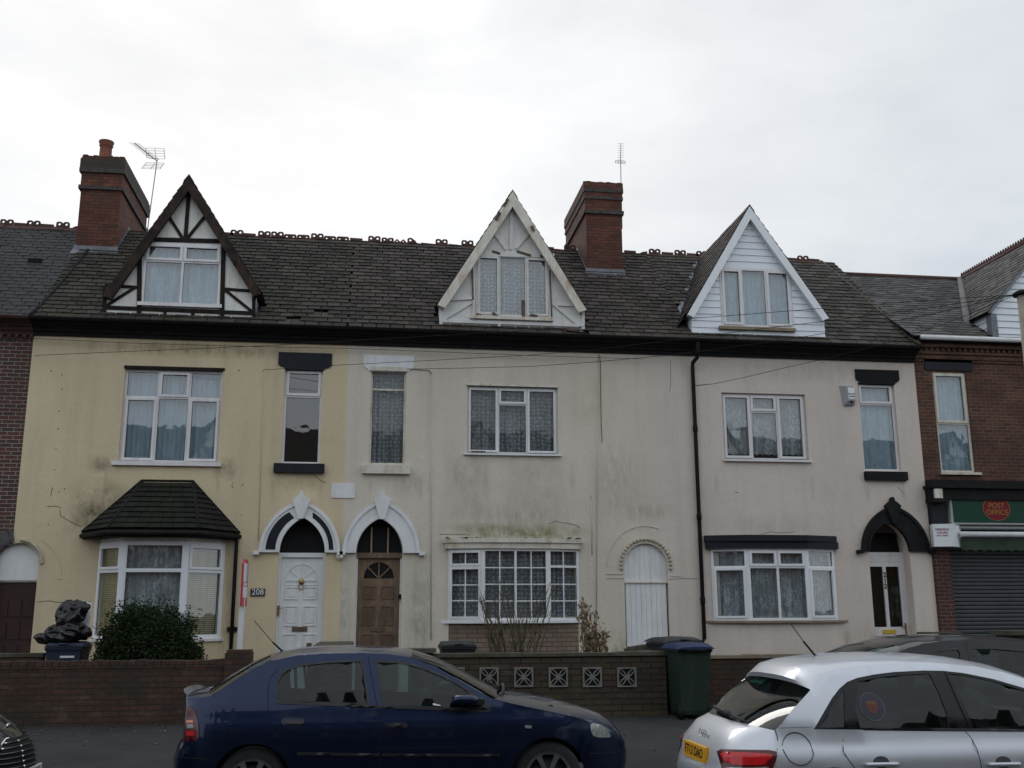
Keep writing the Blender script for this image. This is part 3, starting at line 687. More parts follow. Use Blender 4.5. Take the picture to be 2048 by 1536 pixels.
def chimney(house, x0, x1, y0, y1, zb, zt, bands, pots, mat='brickC', dark=None):
    mb = MB(); mb.box(x0, y0, zb, x1, y1, bands[-1][0])
    zs = [b[0] for b in bands]
    prev = None
    for i, (a, b, o) in enumerate(sorted(bands)):
        pass
    srt = sorted(bands)
    z = srt[0][0]; ex = 0.0
    for i, (a, b, o) in enumerate(srt):
        nxt = srt[i+1][0] if i+1 < len(srt) else zt
        mb.box(x0-0.015*(i+1), y0-0.015*(i+1), b, x1+0.015*(i+1), y1+0.015*(i+1), nxt)
    c = mb.build('chimney', M[mat], house)
    bb = MB()
    for (a, b, o) in srt: bb.box(x0-o, y0-o, a, x1+o, y1+o, b)
    for k in range(26):                                              # broken brick edges on the cap
        x = random.uniform(x0, x1); bb.box(x-0.05, y0-0.03, zt, x+0.05, y0+0.06, zt+random.uniform(0.002, 0.03)) if random.random() < 0.4 else None
    bb.build('string_course', simple('sooty_brick_course', (0.06, 0.05, 0.045), 0.9, var=0.5, scale=9, bump=0.5), c)
    if dark: MB().box(x0-0.055, y0-0.055, dark[0], x1+0.055, y1+0.055, dark[1]).build('sooty_cap', brick('sooty_cap_brick'+str(round(x0)), (0.055, 0.045, 0.04), (0.08, 0.05, 0.038), (0.05, 0.045, 0.035), dark=0.3, moss=((0.045, 0.05, 0.02), 0.5)), c)
    for p in pots: p(c, zt)
    zf = EZ+(y0-EY)*SLOPE
    fl = MB(); fl.box(x0-0.04, y0-0.022, zf-0.03, x1+0.04, y0-0.004, zf+0.12)
    fl.add([(x0-0.05, y0-0.20, zf-0.20*SLOPE+0.045), (x1+0.05, y0-0.20, zf-0.20*SLOPE+0.045), (x1+0.05, y0-0.005, zf+0.045), (x0-0.05, y0-0.005, zf+0.045)], [(0, 1, 2, 3)])
    for s, x in ((-1, x0), (1, x1)):
        k = 9
        for i in range(k):
            ya = y0+(RY-y0)*i/k; za_ = EZ+(ya-EY)*SLOPE; yb_ = ya+(RY-y0)/k*1.1
            fl.box(min(x, x+s*0.012), ya, za_-0.05, max(x, x+s*0.012), yb_-0.02, za_+0.16)
    fl.build('flashing', M['lead'], c)
    return c
def pot_clay(x, y, r, h):
    def f(c, zt):
        MB().lathe((x, y, zt-0.02), [(r*1.25, 0), (r*1.22, 0.05), (r*0.98, 0.12), (r*0.92, h*0.6), (r*0.9, h*0.78), (r*1.08, h*0.82), (r*0.95, h*0.88), (r*1.15, h*0.95), (r*1.15, h), (r*0.9, h), (r*0.85, h-0.1)]).build('chimney_pot', M['pot'], c)
    return f
def pot_metal(x, y, r, h):
    def f(c, zt):
        MB().lathe((x, y, zt-0.02), [(r, 0), (r, h*0.45), (r*1.08, h*0.5), (r*1.08, h*0.58), (r, h*0.6), (r, h*0.93), (r*1.1, h*0.95), (r*1.1, h), (r*0.8, h)]).build('flue_cowl', M['metal'], c)
    return f

def door_surround(house, pxL, pxR, ipL, ipR, zs, zao, zai, mat, band=None, key=True, keymat=None):
    """pointed hood over a door, in wall coordinates; returns inner arch polygon"""
    outer = arch_pts(pxL, pxR, zs, zao); inner = arch_pts(ipL, ipR, zs, zai)
    ring = outer+inner[::-1]
    MB().prism(ring, -0.07, 0.02).build('door_hood', M[mat], house)
    o2 = arch_pts(pxL-0.012, pxR+0.012, zs, zao+0.02); i2 = arch_pts(pxL+0.05, pxR-0.05, zs, zao-0.055)
    MB().prism(o2+i2[::-1], -0.095, -0.0701).build('hood_mould', M[mat], house)
    i3 = arch_pts(ipL-0.045, ipR+0.045, zs, zai+0.05)
    MB().prism(i3+inner[::-1], -0.085, -0.0702).build('hood_mould', M[mat], house)
    xc = (pxL+pxR)/2
    if band:
        a = arch_pts(pxL+0.115, pxR-0.115, zs+0.05, zao-0.125); b = arch_pts(ipL-0.075, ipR+0.075, zs+0.05, zai+0.08)
        n = len(a)//2
        for sl in (slice(0, n-2), slice(n+3, None)):
            aa, bb = a[sl], b[sl]; MB().prism(aa+bb[::-1], -0.076, -0.0703).build('painted_band', M[band], house)
    kt = zao+0.20; kb = zai-0.02
    MB().prism([(xc-0.045, kb), (xc+0.045, kb), (xc+0.165, zao+0.02), (xc+0.13, zao+0.05), (xc+0.03, zao+0.13), (xc+0.035, zao+0.16), (xc, kt), (xc-0.035, zao+0.16), (xc-0.03, zao+0.13), (xc-0.13, zao+0.05), (xc-0.165, zao+0.02)], -0.13, -0.0).build('keystone', M[keymat or mat], house)
    for s, x in ((-1, pxL), (1, pxR)):
        MB().box(min(x, x+s*0.11), -0.12, zs-0.045, max(x, x+s*0.11), 0.0, zs+0.025).build('label_stop', M[mat], house)
    return inner

# ---------------------------------------------------------------- left brick house (mostly outside the frame)
hL = thing('terraced_house', 'dark red brick terraced house cut off by the left edge, with smooth dark slate roof', 'house', (-9.2, 0, 0.28), 'terraced houses in the row')
pc = WX(37, 1100); pr = WX(80, 1100)-pc; pzs = WZ(40, 1127)      # shared passage arch
arcL = [p for p in round_pts(pc, pzs, pr) if p[0] <= XL-0.001]; arcR = [p for p in round_pts(pc, pzs, pr) if p[0] > XL+0.001]
zx = pzs+math.sqrt(pr*pr-(XL-pc)**2)
poly = [(-12.6, 0.2), (pc-pr, 0.2)]+arcL+[(XL, zx), (XL, 6.97), (-12.6, 6.97)]
lw = rect(-330, 735, -190, 925)
MB().prism(poly, 0, 0.25, [q(*lw)]).build('wall', M['brickL'], hL)
window(hL, 'window', *lw, [(0, 0, .5, .3, 1), (.5, 0, 1, .3, 1), (0, .3, .5, 1, 0), (.5, .3, 1, 1, 0)], curtain='net')
shell(hL, -12.6, XL, side1=False)
rfL = slate_roof(hL, -12.6, XL-0.02, 'slateL', [(-9.2, 10.42, 1.5, 7.9)], exp=0.17, wid=0.25, broken=0.02, thick=0.006)
ridge(rfL, -12.6, XL)
dormer(hL, (-9.15, 10.42), (-10.7, 7.9), (-7.62, 7.9), 7.33, -10.5, -7.8, dict(face='plaster', barge='timber'), roofmat='slateM')
cornice(hL, -12.6, XL, 'ridge'); 
dm = MB()
for i in range(46): dm.box(-12.6+i*0.135, -0.05, 6.90, -12.53+i*0.135, 0.01, 6.968)
dm.build('dentil_course', M['brickL'], hL)
MB().box(WX(74, 520, 1.9)-0.13, 1.75, 8.93, WX(74, 520, 1.9)+0.13, 1.95, 9.12).build('roof_vent', M['black'], rfL)
vg = [(XL-0.01, EY-0.05, EZ+0.03)]+[(XL+0.06*math.sin(t*2.2)+0.14*t, EY+t*(2.35-EY), EZ+t*(2.35-EY)*SLOPE+0.05) for t in (0.1, .25, .4, .55, .7, .85, 1)]
MB().tube(vg, 0.035, 6).build('verge_strip', M['black'], rfL)
vs_ = MB()
for i in range(11):                                             # voussoirs of the passage arch, brick side
    a = R(180-i*7.4); 
    c0 = Vector((pc+(pr+0.02)*math.cos(a), 0, pzs+(pr+0.02)*math.sin(a))); ra = Vector((math.cos(a), 0, math.sin(a))); ta = Vector((-math.sin(a), 0, math.cos(a)))
    if (c0+ra*0.24).x < XL-0.03: vs_.obox(c0-ta*0.033+Vector((0, -0.02, 0)), ta, ra, (0, 1, 0), 0.066, 0.23, 0.05)
vs_.build('arch_voussoirs', M['greybrick'], hL)

# ---------------------------------------------------------------- house with yellow render
hY = thing('terraced_house', 'terraced house with yellow rendered front, tiled bay window and black half-timbered dormer', 'house', (-3.5, 0, 0.28), 'terraced houses in the row')
wY1 = rect(243, 739, 441, 925); wY2 = rect(566, 737, 643, 928)
dxl, dxr = WX(553, 1200), WX(648, 1200); dz = WZ(600, 1105)
inY = arch_pts(dxl-0.0, dxr+0.0, dz, WZ(600, 1030))
bayh = (WX(205, 1180), WZ(300, 1275), WX(436, 1180), WZ(300, 1082))
doorhole = [(dxl, 0.3), (dxl, dz)]+inY[1:-1]+[(dxr, dz), (dxr, 0.3)]
poly = [(XL, 0.2), (XL, 0.2)]
poly = [(pc+pr, 0.2), (X01, 0.2), (X01, 6.97), (XL, 6.97), (XL, zx)]+arcR
MB().prism(poly, 0, 0.25, [q(*wY1), q(*wY2), q(*bayh), doorhole]).build('wall', M['yellow'], hY)
shell(hY, XL, X01)
# beaded passage arch and relief
bd = MB()
for i in range(15):
    a = R(84-i*5.8); bd.ball((pc+(pr+0.055)*math.cos(a), -0.02, pzs+(pr+0.055)*math.sin(a)), 0.036, 8, 5)
bd.build('arch_beading', M['pink'], hY)
MB().prism([(p[0], p[1]) for p in round_pts(pc, pzs-0.25, pr+0.42, 12, 62, 0)]+[(pc+pr+0.44, pzs-0.28), (pc+pr+0.34, pzs-0.28)]+[(p[0], p[1]) for p in round_pts(pc, pzs-0.25, pr+0.405, 12, 0, 62)], -0.008, 0.0).build('arch_relief', M['yellow'], hY)
MB().prism([(pc-pr, 2.35)]+[(p[0], p[1]) for p in round_pts(pc, pzs, pr)]+[(pc+pr, 2.35)], 0.10, 0.16).build('passage_tympanum', M['white'], hY)
pdz = 2.32
pd = MB(); pd.box(pc-pr, 0.16, 0.3, pc+pr, 0.2, pdz)
pdo = pd.build('passage_door', M['mahog'], hY)
pp = MB()
for cx_, w_ in ((pc-pr*.62, .2), (pc, .2), (pc+pr*.62, .2)):
    for z0_, z1_ in ((0.4, 0.85), (0.92, 1.22), (1.30, 1.62), (1.70, 2.02)): pp.box(cx_-w_/2, 0.145, z0_, cx_+w_/2, 0.159, z1_)
pp.build('door_panels', M['mahog'], pdo); MB().box(pc-pr, 0.13, pdz, pc+pr, 0.19, 2.38).build('door_head', M['oldwhite'], pdo)
# first-floor windows
fw = .055
window(hY, 'window', *wY1, [(0, 0, .345, .30, 0), (.345, 0, .665, .30, 1), (.665, 0, 1, .30, 0), (0, .30, .345, 1, 1), (.345, .30, .665, 1, 0), (.665, .30, 1, 1, 1)], curtain='blind', fold=0.10, amp=0.02)
sillbox(hY, WX(224, 928), WX(443, 928), WZ(330, 932), WZ(330, 924))
MB().box(wY1[0]-0.02, -0.015, wY1[3]-0.005, wY1[2]+0.03, 0.05, wY1[3]+0.055).build('window_head', M['timber'], hY)
window(hY, 'window', *wY2, [(0, 0, 1, .29, 1), (0, .29, 1, 1, 0)], curtain=None, pane='glass')
lintel(hY, rect(557, 706, 664, 735), foot=0.2); sl = rect(548, 928, 649, 946); MB().box(sl[0], -0.10, sl[1], sl[2], 0.08, sl[3]).build('sill', M['navy'], hY)
# bay
by = -0.62
A0 = (WX(192, 1180, -0.0), 0.0); A1 = (WX(240, 1180, by), by); A2 = (WX(368, 1180, by), by); A3 = (WX(446, 1180, -0.0), 0.0)
zb, zt = WZ(300, 1281, by), WZ(300, 1082, by)
cells = {0: [(0, 0, 1, .30, 1), (0, .30, 1, 1, 0)], 1: [(0, 0, 1, .30, 0), (0, .30, 1, 1, 0)], 2: [(0, 0, 1, .30, 1), (0, .30, 1, 1, 0)]}
bay = MB(); bp = [A0, A1, A2, A3]
bay.prism([(p[0], p[1]) for p in [(A0[0]+.03, 0.1), A0, A1, A2, A3, (A3[0]-.03, 0.1)]], 0.2, zb-0.03, fr=lambda a, d, z: (a, z, d))
bo = bay.build('bay', M['yellow'], hY)
sb = MB(); sb.prism([(A0[0]-.08, 0.02), (A1[0]-.04, by-.07), (A2[0]+.04, by-.07), (A3[0]+.08, 0.02)], zb-0.03, zb+0.015, fr=lambda a, d, z: (a, z, d)); sb.build('bay_sill', M['upvc'], bo)
for k, (a, b) in enumerate(zip(bp[:-1], bp[1:])):
    fr, L = frame_of(*a, *b)
    window(bo, 'bay_window', 0.0, zb+0.016, L, zt, cells[k], fr=fr, depth=0.0, sub='y', curtain='lace' if k == 1 else 'bamboo', cdepth=0.10, fw=0.075, mat='upvcR', fold=0.16 if k == 1 else 0.4, amp=0.014 if k == 1 else 0.002)
    if k in (1,):
        for aa in (a, b): MB().box(aa[0]-0.05, aa[1]-0.012, zb+0.017, aa[0]+0.05, aa[1]+0.05, zt-0.002).build('corner_post', M['upvcR'], bo)
MB().box(A0[0]+0.1, 0.3, zb-0.5, A3[0]-0.1, 0.35, zt+0.3).build('bay_backing', M['room'], bo)
for side, kx in ((0, A0), (2, A3)):
    pass
br = MB(); ey = by-0.26
E1 = Vector((WX(216, 1057, ey), ey, WZ(216, 1057, ey))); E2 = Vector((WX(398, 1057, ey), ey, E1.z)); E0 = Vector((WX(166, 1058, -.02), 0.0, E1.z)); E3 = Vector((WX(478, 1058, -.02), 0.0, E1.z))
T1 = Vector((WX(284, 966), 0, WZ(284, 966))); T2 = Vector((WX(386, 966), 0, T1.z))
def tri_face(mb, a, b, ta, tb, exp=0.115, wid=0.2):
    """rows of tiles on a sloping quad a-b (eave) to ta-tb (top)"""
    n = 9
    for i in range(n):
        s0, s1 = i/n, min(1, (i+1.25)/n); l0, l1 = a.lerp(ta, s0), b.lerp(tb, s0); u0, u1 = a.lerp(ta, s1), b.lerp(tb, s1)
        nn = (b-a).cross(ta-a).normalized(); nn = nn if nn.z > 0 else -nn
        m = max(1, int((l1-l0).length/wid))
        for j in range(m):
            f0, f1 = (j+0.02)/m, (j+0.98)/m; mb.t = random.random()
            lift = nn*(0.028+random.uniform(-.003, .004)); p = [l0.lerp(l1, f0)+lift, l0.lerp(l1, f1)+lift, u0.lerp(u1, f1), u0.lerp(u1, f0)]
            mb.add(p+[x+nn*0.014 for x in p], [(4, 5, 6, 7), (0, 1, 5, 4), (1, 2, 6, 5), (3, 0, 4, 7)])
tri_face(br, E1, E2, T1, T2); tri_face(br, E0, E1, T1, T1+Vector((0.001, 0, 0))); tri_face(br, E2, E3, T2, T2+Vector((0.001, 0, 0)))
dn = Vector((0, 0, -0.035)); br.add([E0+dn, E1+dn, E2+dn, E3+dn, T1+dn, T2+dn], [(0, 1, 4), (1, 2, 5, 4), (2, 3, 5), (0, 3, 2, 1)])
bro = br.build('bay_roof', M['tile'], bo)
for e_, t_ in ((E1, T1), (E2, T2)): MB().tube([e_+Vector((0, -.01, .015)), t_+Vector((0, 0, .015))], 0.035, 6).build('hip_tiles', M['tile'], bo)
MB().tube([E0+Vector((-.02, -.02, .0)), T1+Vector((0, -.02, .05)), T2+Vector((0, -.02, .05)), E3+Vector((.02, -.02, 0))], 0.022, 6).build('mortar_fillet', M['tile'], bo)
fz = E1.z-0.035
fa = MB(); fa.prism([(E0.x, -0.0), (E0.x+.02, -.02), (E1.x+.03, ey+.06), (E2.x-.03, ey+.06), (E3.x-.02, -.02), (E3.x, 0)], fz-0.10, fz, fr=lambda a, d, z: (a, z, d)); fa.build('bay_fascia', M['black'], bo)
MB().tube([E0+Vector((-.02, 0, -.07)), E1+Vector((-.03, -.03, -.07)), E2+Vector((.03, -.03, -.07)), E3+Vector((.02, 0, -.07))], 0.045, 8).build('bay_gutter', M['black'], bo)
MB().prism([(A0[0], 0.02), A1, A2, (A3[0], 0.02)], zt, fz-0.10, fr=lambda a, d, z: (a, z, d)).build('bay_head', M['plaster'], bo)
x_ = WX(468, 1180, -.07)
MB().tube([(E3.x-.02, -.05, fz-.05), (x_, -.07, fz-.12), (x_, -.07, 0.4)], 0.035, 8).build('downpipe', M['black'], hY)
MB().box(x_-0.09, -.06, 1.42, x_+0.09, -0.0, 1.50).build('pipe_bracket', M['black'], hY)
# door
inn = door_surround(hY, WX(519, 1103), WX(679, 1103), dxl+0.015, dxr-0.015, dz, WZ(600, 1003), WZ(600, 1036), 'white', 'navy')
MB().prism([(dxl-.02, dz-.05)]+[(p[0], p[1]) for p in inY]+[(dxr+.02, dz-.05)], 0.20, 0.26).build('fanlight', M['gasket'], hY)
df = MB(); df.prism(q(dxl, 0.32, dxr, dz+0.0), 0.10, 0.17, [q(dxl+0.05, 0.33, dxr-0.05, dz-0.085)]); dfo = df.build('door_frame', M['white'], hY)
dr = MB(); L0, L1 = dxl+0.052, dxr-0.052; dr.box(L0, 0.145, 0.34, L1, 0.19, dz-0.09)
dro = dr.build('door', M['white'], hY)
pn = MB(); mid = (L0+L1)/2
for z0_, z1_ in [(WZ(600, b, .13), WZ(600, a, .13)) for a, b in ((1174, 1199), (1212, 1252), (1268, 1312))]:
    for s in (-1, 1):
        xa = mid+s*0.05; xb = mid+s*0.30; a_, b_ = min(xa, xb), max(xa, xb)
        pn.prism(q(a_, z0_, b_, z1_), 0.130, 0.1445, [q(a_+.018, z0_+.018, b_-.018, z1_-.018)]); pn.box(a_+.05, 0.134, z0_+.05, b_-.05, 0.1448, z1_-.05)
zf_ = WZ(600, 1160, .13); pn.prism(q(mid-.31, zf_-.10, mid+.31, zf_-.02), 0.134, 0.1447, [q(mid-.295, zf_-.088, mid+.295, zf_-.032)])
fn = round_pts(mid, zf_, 0.31, 18); fi = round_pts(mid, zf_, 0.29, 18)
pn.prism(fn+fi[::-1], 0.134, 0.1447); pn.box(mid-.31, .134, zf_-.015, mid+.31, .1446, zf_-.001)
for a in (40, 90, 140): pn.prism([(mid+.06*math.cos(R(a))-.008*math.sin(R(a)), zf_+.06*math.sin(R(a))+.008*math.cos(R(a))), (mid+.06*math.cos(R(a))+.008*math.sin(R(a)), zf_+.06*math.sin(R(a))-.008*math.cos(R(a))), (mid+.3*math.cos(R(a))+.008*math.sin(R(a)), zf_+.3*math.sin(R(a))-.008*math.cos(R(a))), (mid+.3*math.cos(R(a))-.008*math.sin(R(a)), zf_+.3*math.sin(R(a))+.008*math.cos(R(a)))], .136, .1449)
pn.build('door_moulding', M['white'], dro)
kn = MB(); kz = WZ(601, 1163); kx = WX(602, 1163); kn.ball((kx, .125, kz), .055, 12, 8, (1, .5, 1.1)); kn.ball((kx, .10, kz-.01), .025, 8, 6)
kn.tube([(kx+.05*math.cos(R(t)), .11, kz-.085+.06*math.sin(R(t))) for t in range(150, 391, 20)], .009, 6); kn.build('door_knocker', M['brass'], dro)
zq = WZ(600, 1263, .13); MB().box(mid-.14, .128, zq, mid+.14, .146, zq+.085).build('letterbox', M['bare'], dro)
hx, hz = WX(556, 1221), WZ(556, 1221); MB().box(hx-.018, .07, hz-.09, hx+.022, .10, hz+.09).tube([(hx, .06, hz+.04), (hx+.10, .055, hz+.05)], .008, 6).build('door_handle', M['brass'], dro)
# dormer
fl_, fr2 = (WX(208, 590, -.2), WZ(208, 590, -.2)), (WX(521, 586, -.2), WZ(521, 586, -.2)); ap = (WX(378, 354, -.2), WZ(378, 354, -.2))
dY = dormer(hY, ap, fl_, fr2, 7.30, WX(207, 640, -.06), WX(510, 640, -.06), dict(face='plaster', barge='rustbarge', cheek='lead'), bw=0.17, roofmat='slateM',
            win=dict(r=rect(286, 487, 442, 611, -.06), cells=[(0, 0, .5, .30, 1), (.5, 0, 1, .30, 1), (0, .30, .5, 1, 0), (.5, .30, 1, 1, 0)], curtain='net', depth=-0.01, mat='upvc', fold=0.16), bargey=0.06)
tb = MB(); Yd = -0.06
for a, b, wd in (((378, 385), (371, 478), .075), ((333, 425), (366, 478), .06), ((414, 428), (374, 478), .06), ((300, 479), (450, 483), .085), ((280, 500), (278, 645), .085), ((447, 490), (444, 652), .085),
                 ((210, 571), (280, 575), .055), ((447, 578), (512, 583), .055), ((213, 612), (272, 574), .055), ((450, 580), (505, 624), .055), ((207, 615), (510, 627), .075),
                 ((330, 620), (330, 648), .06), ((386, 622), (385, 650), .06), ((209, 575), (209, 640), .07), ((508, 582), (508, 650), .07)):
    barm(tb, a, b, wd, Yd-0.022-random.random()*0.006, Yd-0.001, Y=-0.06)
tb.build('dormer_timber', M['timber'], dY)
c_ = rect(275, 607, 444, 614, -.08); MB().box(c_[0], -.13, c_[1], c_[2], -.07, c_[3]).build('dormer_sill', M['upvc'], dY)
rfY = slate_roof(hY, XL, X01, 'slateM', [(ap[0], ap[1], (fr2[0]-fl_[0])/2, fl_[1])], broken=0.05)
ridge(rfY, XL, X01)
cornice(hY, XL, X01)
chimney(hY, -6.55, -5.69, 2.39, 4.95, 9.2, 11.80, [(11.0, 11.09, .05), (11.40, 11.50, .06)], [pot_clay(-6.22, 2.85, .145, .60), pot_clay(-6.20, 3.65, .135, .52), pot_metal(-6.10, 4.05, .10, .50)], dark=(11.501, 11.73))
# lead apron at the foot of the dormer and wall marks
hl = MB()
for px, py in ((102, 742), (124, 750), (124, 778), (118, 822), (116, 858), (112, 897), (109, 940), (106, 978), (129, 978), (117, 984), (478, 741), (485, 970), (483, 1030), (526, 742), (97, 1049)):
    x, z = W(px, py); hl.lathe((x, -.004, z), [(.001, 0), (random.uniform(.006, .014), 0.001), (.001, .004)], 7, 'y')
hl.build('fixing_hole', M['gasket'], hY)
ck = MB()
for path in ([(94, 1013), (112, 1012), (125, 1017)], [(120, 1020), (122, 1032), (138, 1042), (150, 1048), (166, 1055)], [(73, 1204), (100, 1202), (120, 1205), (145, 1202), (172, 1206), (186, 1200)], [(104, 975), (101, 1000)],
             [(466, 964), (464, 972), (467, 978)], [(625, 948), (640, 960), (655, 968)]):
    pts = []
    for a, b in zip(path[:-1], path[1:]):
        for k in range(4): t = k/4; x, z = W(a[0]+(b[0]-a[0])*t+random.uniform(-.8, .8), a[1]+(b[1]-a[1])*t+random.uniform(-.8, .8)); pts.append((x, -.001, z))
    ck.tube(pts, 0.0045, 4)
ck.build('render_crack', M['timber'], hY)
cbw = MB(); cbw.tube([(WX(527, 745), -.01, WZ(527, 745)), (WX(517, 1080), -.01, WZ(517, 1080))], 0.006, 5); cbw.build('wall_cable', M['yellow'], hY)

# ---------------------------------------------------------------- house with cream render
hC = thing('terraced_house', 'terraced house with stained cream rendered front and white gabled dormer with peeling paint', 'house', (3.0, 0, 0.28), 'terraced houses in the row')
wC1 = rect(740, 741, 811, 929); wC2 = rect(934, 773, 1116, 908)
cxl, cxr = WX(710, 1200), WX(803, 1200); cz = WZ(757, 1106)
inC = arch_pts(cxl, cxr, cz, WZ(757, 1034))
dh = [(cxl, 0.3), (cxl, cz)]+inC[1:-1]+[(cxr, cz), (cxr, 0.3)]
bC = (WX(905, 1160), 1.66, WX(1150, 1160), 3.0)
g0, g1 = WX(1250, 1200), WX(1338, 1200); gc = (g0+g1)/2; gr = (g1-g0)/2; gz = WZ(1293, 1132)
gh = [(g0, 0.3)]+[(p[0], p[1]) for p in round_pts(gc, gz, gr)]+[(g1, 0.3)]
MB().prism(q(X01, 0.2, X12, 6.97), 0, 0.25, [q(*wC1), q(*wC2), dh, q(*bC), gh]).build('wall', M['cream'], hC)
shell(hC, X01, X12)
window(hC, 'window', *wC1, [(0, 0, 1, .20, 0), (0, .20, 1, 1, 0)], curtain='dots', mat='oldwhite', fw=.04, pane='glass_old', fold=.13)
lintel(hC, rect(727, 711, 828, 738), y=-.02, foot=0.15, mat='white'); sl = rect(724, 931, 820, 948); MB().box(sl[0], -.09, sl[1], sl[2], .08, sl[3]).build('sill', M['oldwhite'], hC)
MB().box(wC1[0]-.03, -.03, wC1[3]-.01, wC1[2]+.03, .05, wC1[3]+.07).build('window_hood', M['oldwhite'], hC)
window(hC, 'window', *wC2, [(0, 0, .345, 1, 1), (.345, 0, .66, .26, 1), (.345, .26, .66, 1, 0), (.66, 0, 1, 1, 1)], curtain='dots', mat='white', fw=.045, sash=.035, pane='glass_old', fold=.12)
sillbox(hC, WX(928, 908), WX(1122, 908), wC2[1]-.035, wC2[1]+.0, mat='white'); MB().box(wC2[0]-.03, -.02, wC2[3], wC2[2]+.01, .05, wC2[3]+.035).build('window_head', M['oldwhite'], hC)
x, z = W(945, 902); MB().box(x-.02, .045, z-.012, x+.26, .075, z+.012).build('rotten_rail', M['bare'], hC)
# flat bow window
b0, b1 = WX(888, 1160, -.12), WX(1166, 1160, -.12); P0 = (WX(896, 1160, -.02), -.02); P1 = (WX(965, 1160, -.22), -.22); P2 = (WX(1097, 1160, -.22), -.22); P3 = (WX(1158, 1160, -.02), -.02)
zB, zT = WZ(1030, 1241, -.2), WZ(1030, 1097, -.2)
pl = MB(); pl.prism([(P0[0]+.02, .05), (P0[0]+.02, -.0), (P1[0], -.19), (P2[0], -.19), (P3[0]-.02, 0), (P3[0]-.02, .05)], .25, zB-.05, fr=lambda a, d, z: (a, z, d)); bow = pl.build('bay_plinth', M['stoneB'], hC)
MB().prism([(P0[0]-.12, .0), (P1[0]-.02, -.29), (P2[0]+.02, -.29), (P3[0]+.08, .0)], zB-.05, zB, fr=lambda a, d, z: (a, z, d)).build('bay_sill', M['white'], bow)
MB().prism([(b0-.02, .0), (b0-.02, -.1), (P1[0], -.31), (P2[0], -.31), (b1+.03, -.1), (b1+.03, .0)], zT+.11, zT+.20, fr=lambda a, d, z: (a, z, d)).prism([(b0+.02, .0), (b0+.02, -.08), (P1[0], -.27), (P2[0], -.27), (b1-.01, -.08), (b1-.01, .0)], zT, zT+.108, fr=lambda a, d, z: (a, z, d)).build('bay_fascia', M['oldwhite'], bow)
bw_ = MB(); 
for i in range(60): bw_.ball((random.uniform(b0, b1), random.uniform(-.28, -.02), zT+.205), random.uniform(.01, .03), 6, 4, (1.5, 1, .5))
tag(bw_.build('moss', M['moss'], bow), kind='stuff')
fr, L = frame_of(*P0, *P1); g4 = .145
window(bow, 'bay_window', 0, zB, L, zT, [(0, 0, 1, .25, 1), (0, .25, 1, 1, 1)], fr=fr, depth=0, sub='y', mat='white', glaze=(2, .33), curtain='dots', pane='glass_old', fw=.045, sash=.035)
fr, L = frame_of(*P1, *P2)
window(bow, 'bay_window', 0, zB, L, zT, [(0, 0, .5, 1, 0), (.5, 0, 1, 1, 0)], fr=fr, depth=0, sub='y', mat='white', glaze=(2, .34), curtain='dots', pane='glass_old', fw=.05)
fr, L = frame_of(*P2, *P3)
window(bow, 'bay_window', 0, zB, L, zT, [(0, 0, 1, .25, 0), (0, .25, 1, 1, 0)], fr=fr, depth=0, sub='y', mat='white', glaze=(2, .33), curtain='dots', pane='glass_old', fw=.05)
# door
door_surround(hC, WX(686, 1103), WX(838, 1103), cxl-.01, cxr+.01, cz, WZ(757, 1002), WZ(757, 1037), 'white')
ti = MB(); ti.prism([(cxl-.02, cz)]+[(p[0], p[1]) for p in inC]+[(cxr+.02, cz)], .2, .24); ti.build('fanlight', M['gasket'], hC)
fb = MB(); 
for px in (743, 776): x = WX(px, 1080, .18); fb.box(x-.014, .165, cz, x+.014, .199, cz+.50)
fb.build('fanlight_bar', simple('bare_pine', (.36, .27, .18), .8, var=.2), hC)
MB().box(cxl, .09, cz-.09, cxr, .2, cz+.01).build('transom', M['wood'], hC)
MB().prism(q(cxl-.01, .3, cxr+.01, cz), .11, .17, [q(cxl+.035, .28, cxr-.035, cz-.09)]).build('door_frame', M['white'], hC)
L0, L1 = cxl+.036, cxr-.036; mid = (L0+L1)/2; dm_ = MB()
zf_ = WZ(757, 1157, .15); fan = [(mid+.29*math.cos(R(t)), zf_+.31*math.sin(R(t))) for t in range(0, 181, 12)]
dm_.prism(q(L0, .32, L1, cz-.091), .15, .19, [fan]); dro = dm_.build('door', M['wood'], hC)
MB().prism([(mid+.30*math.cos(R(t)), zf_+.32*math.sin(R(t))) for t in range(0, 181, 12)], .175, .18).build('fan_pane', M['gasket'], dro)
sp = MB()
for a in (45, 90, 135): c_, s_ = math.cos(R(a)), math.sin(R(a)); sp.prism([(mid+.0*c_-.012*s_, zf_+.0*s_+.012*c_), (mid+.0*c_+.012*s_, zf_+.0*s_-.012*c_), (mid+.30*c_+.012*s_, zf_+.30*s_-.012*c_), (mid+.30*c_-.012*s_, zf_+.30*s_+.012*c_)], .150, .17)
sp.build('fan_bar', M['wood'], dro)
pn = MB()
for z0_, z1_ in [(WZ(757, b, .14), WZ(757, a, .14)) for a, b in ((1172, 1198), (1212, 1251), (1268, 1312))]:
    for s in (-1, 1):
        xa, xb = mid+s*.055, mid+s*.30; a_, b_ = min(xa, xb), max(xa, xb)
        pn.prism(q(a_, z0_, b_, z1_), .136, .1495, [q(a_+.025, z0_+.025, b_-.025, z1_-.025)]); pn.box(a_+.05, .141, z0_+.05, b_-.05, .1497, z1_-.05)
pn.build('door_panel', wood_mat('dark_oak', (.17, .10, .06), (.085, .05, .034)), dro)
zq = WZ(757, 1263, .13); MB().box(mid-.13, .132, zq, mid+.13, .149, zq+.07).build('letterbox', M['bare'], dro)
x, z = W(801, 1192); MB().box(x-.04, .05, z-.05, x+.03, .10, z+.03).build('door_lock', M['black'], dro)
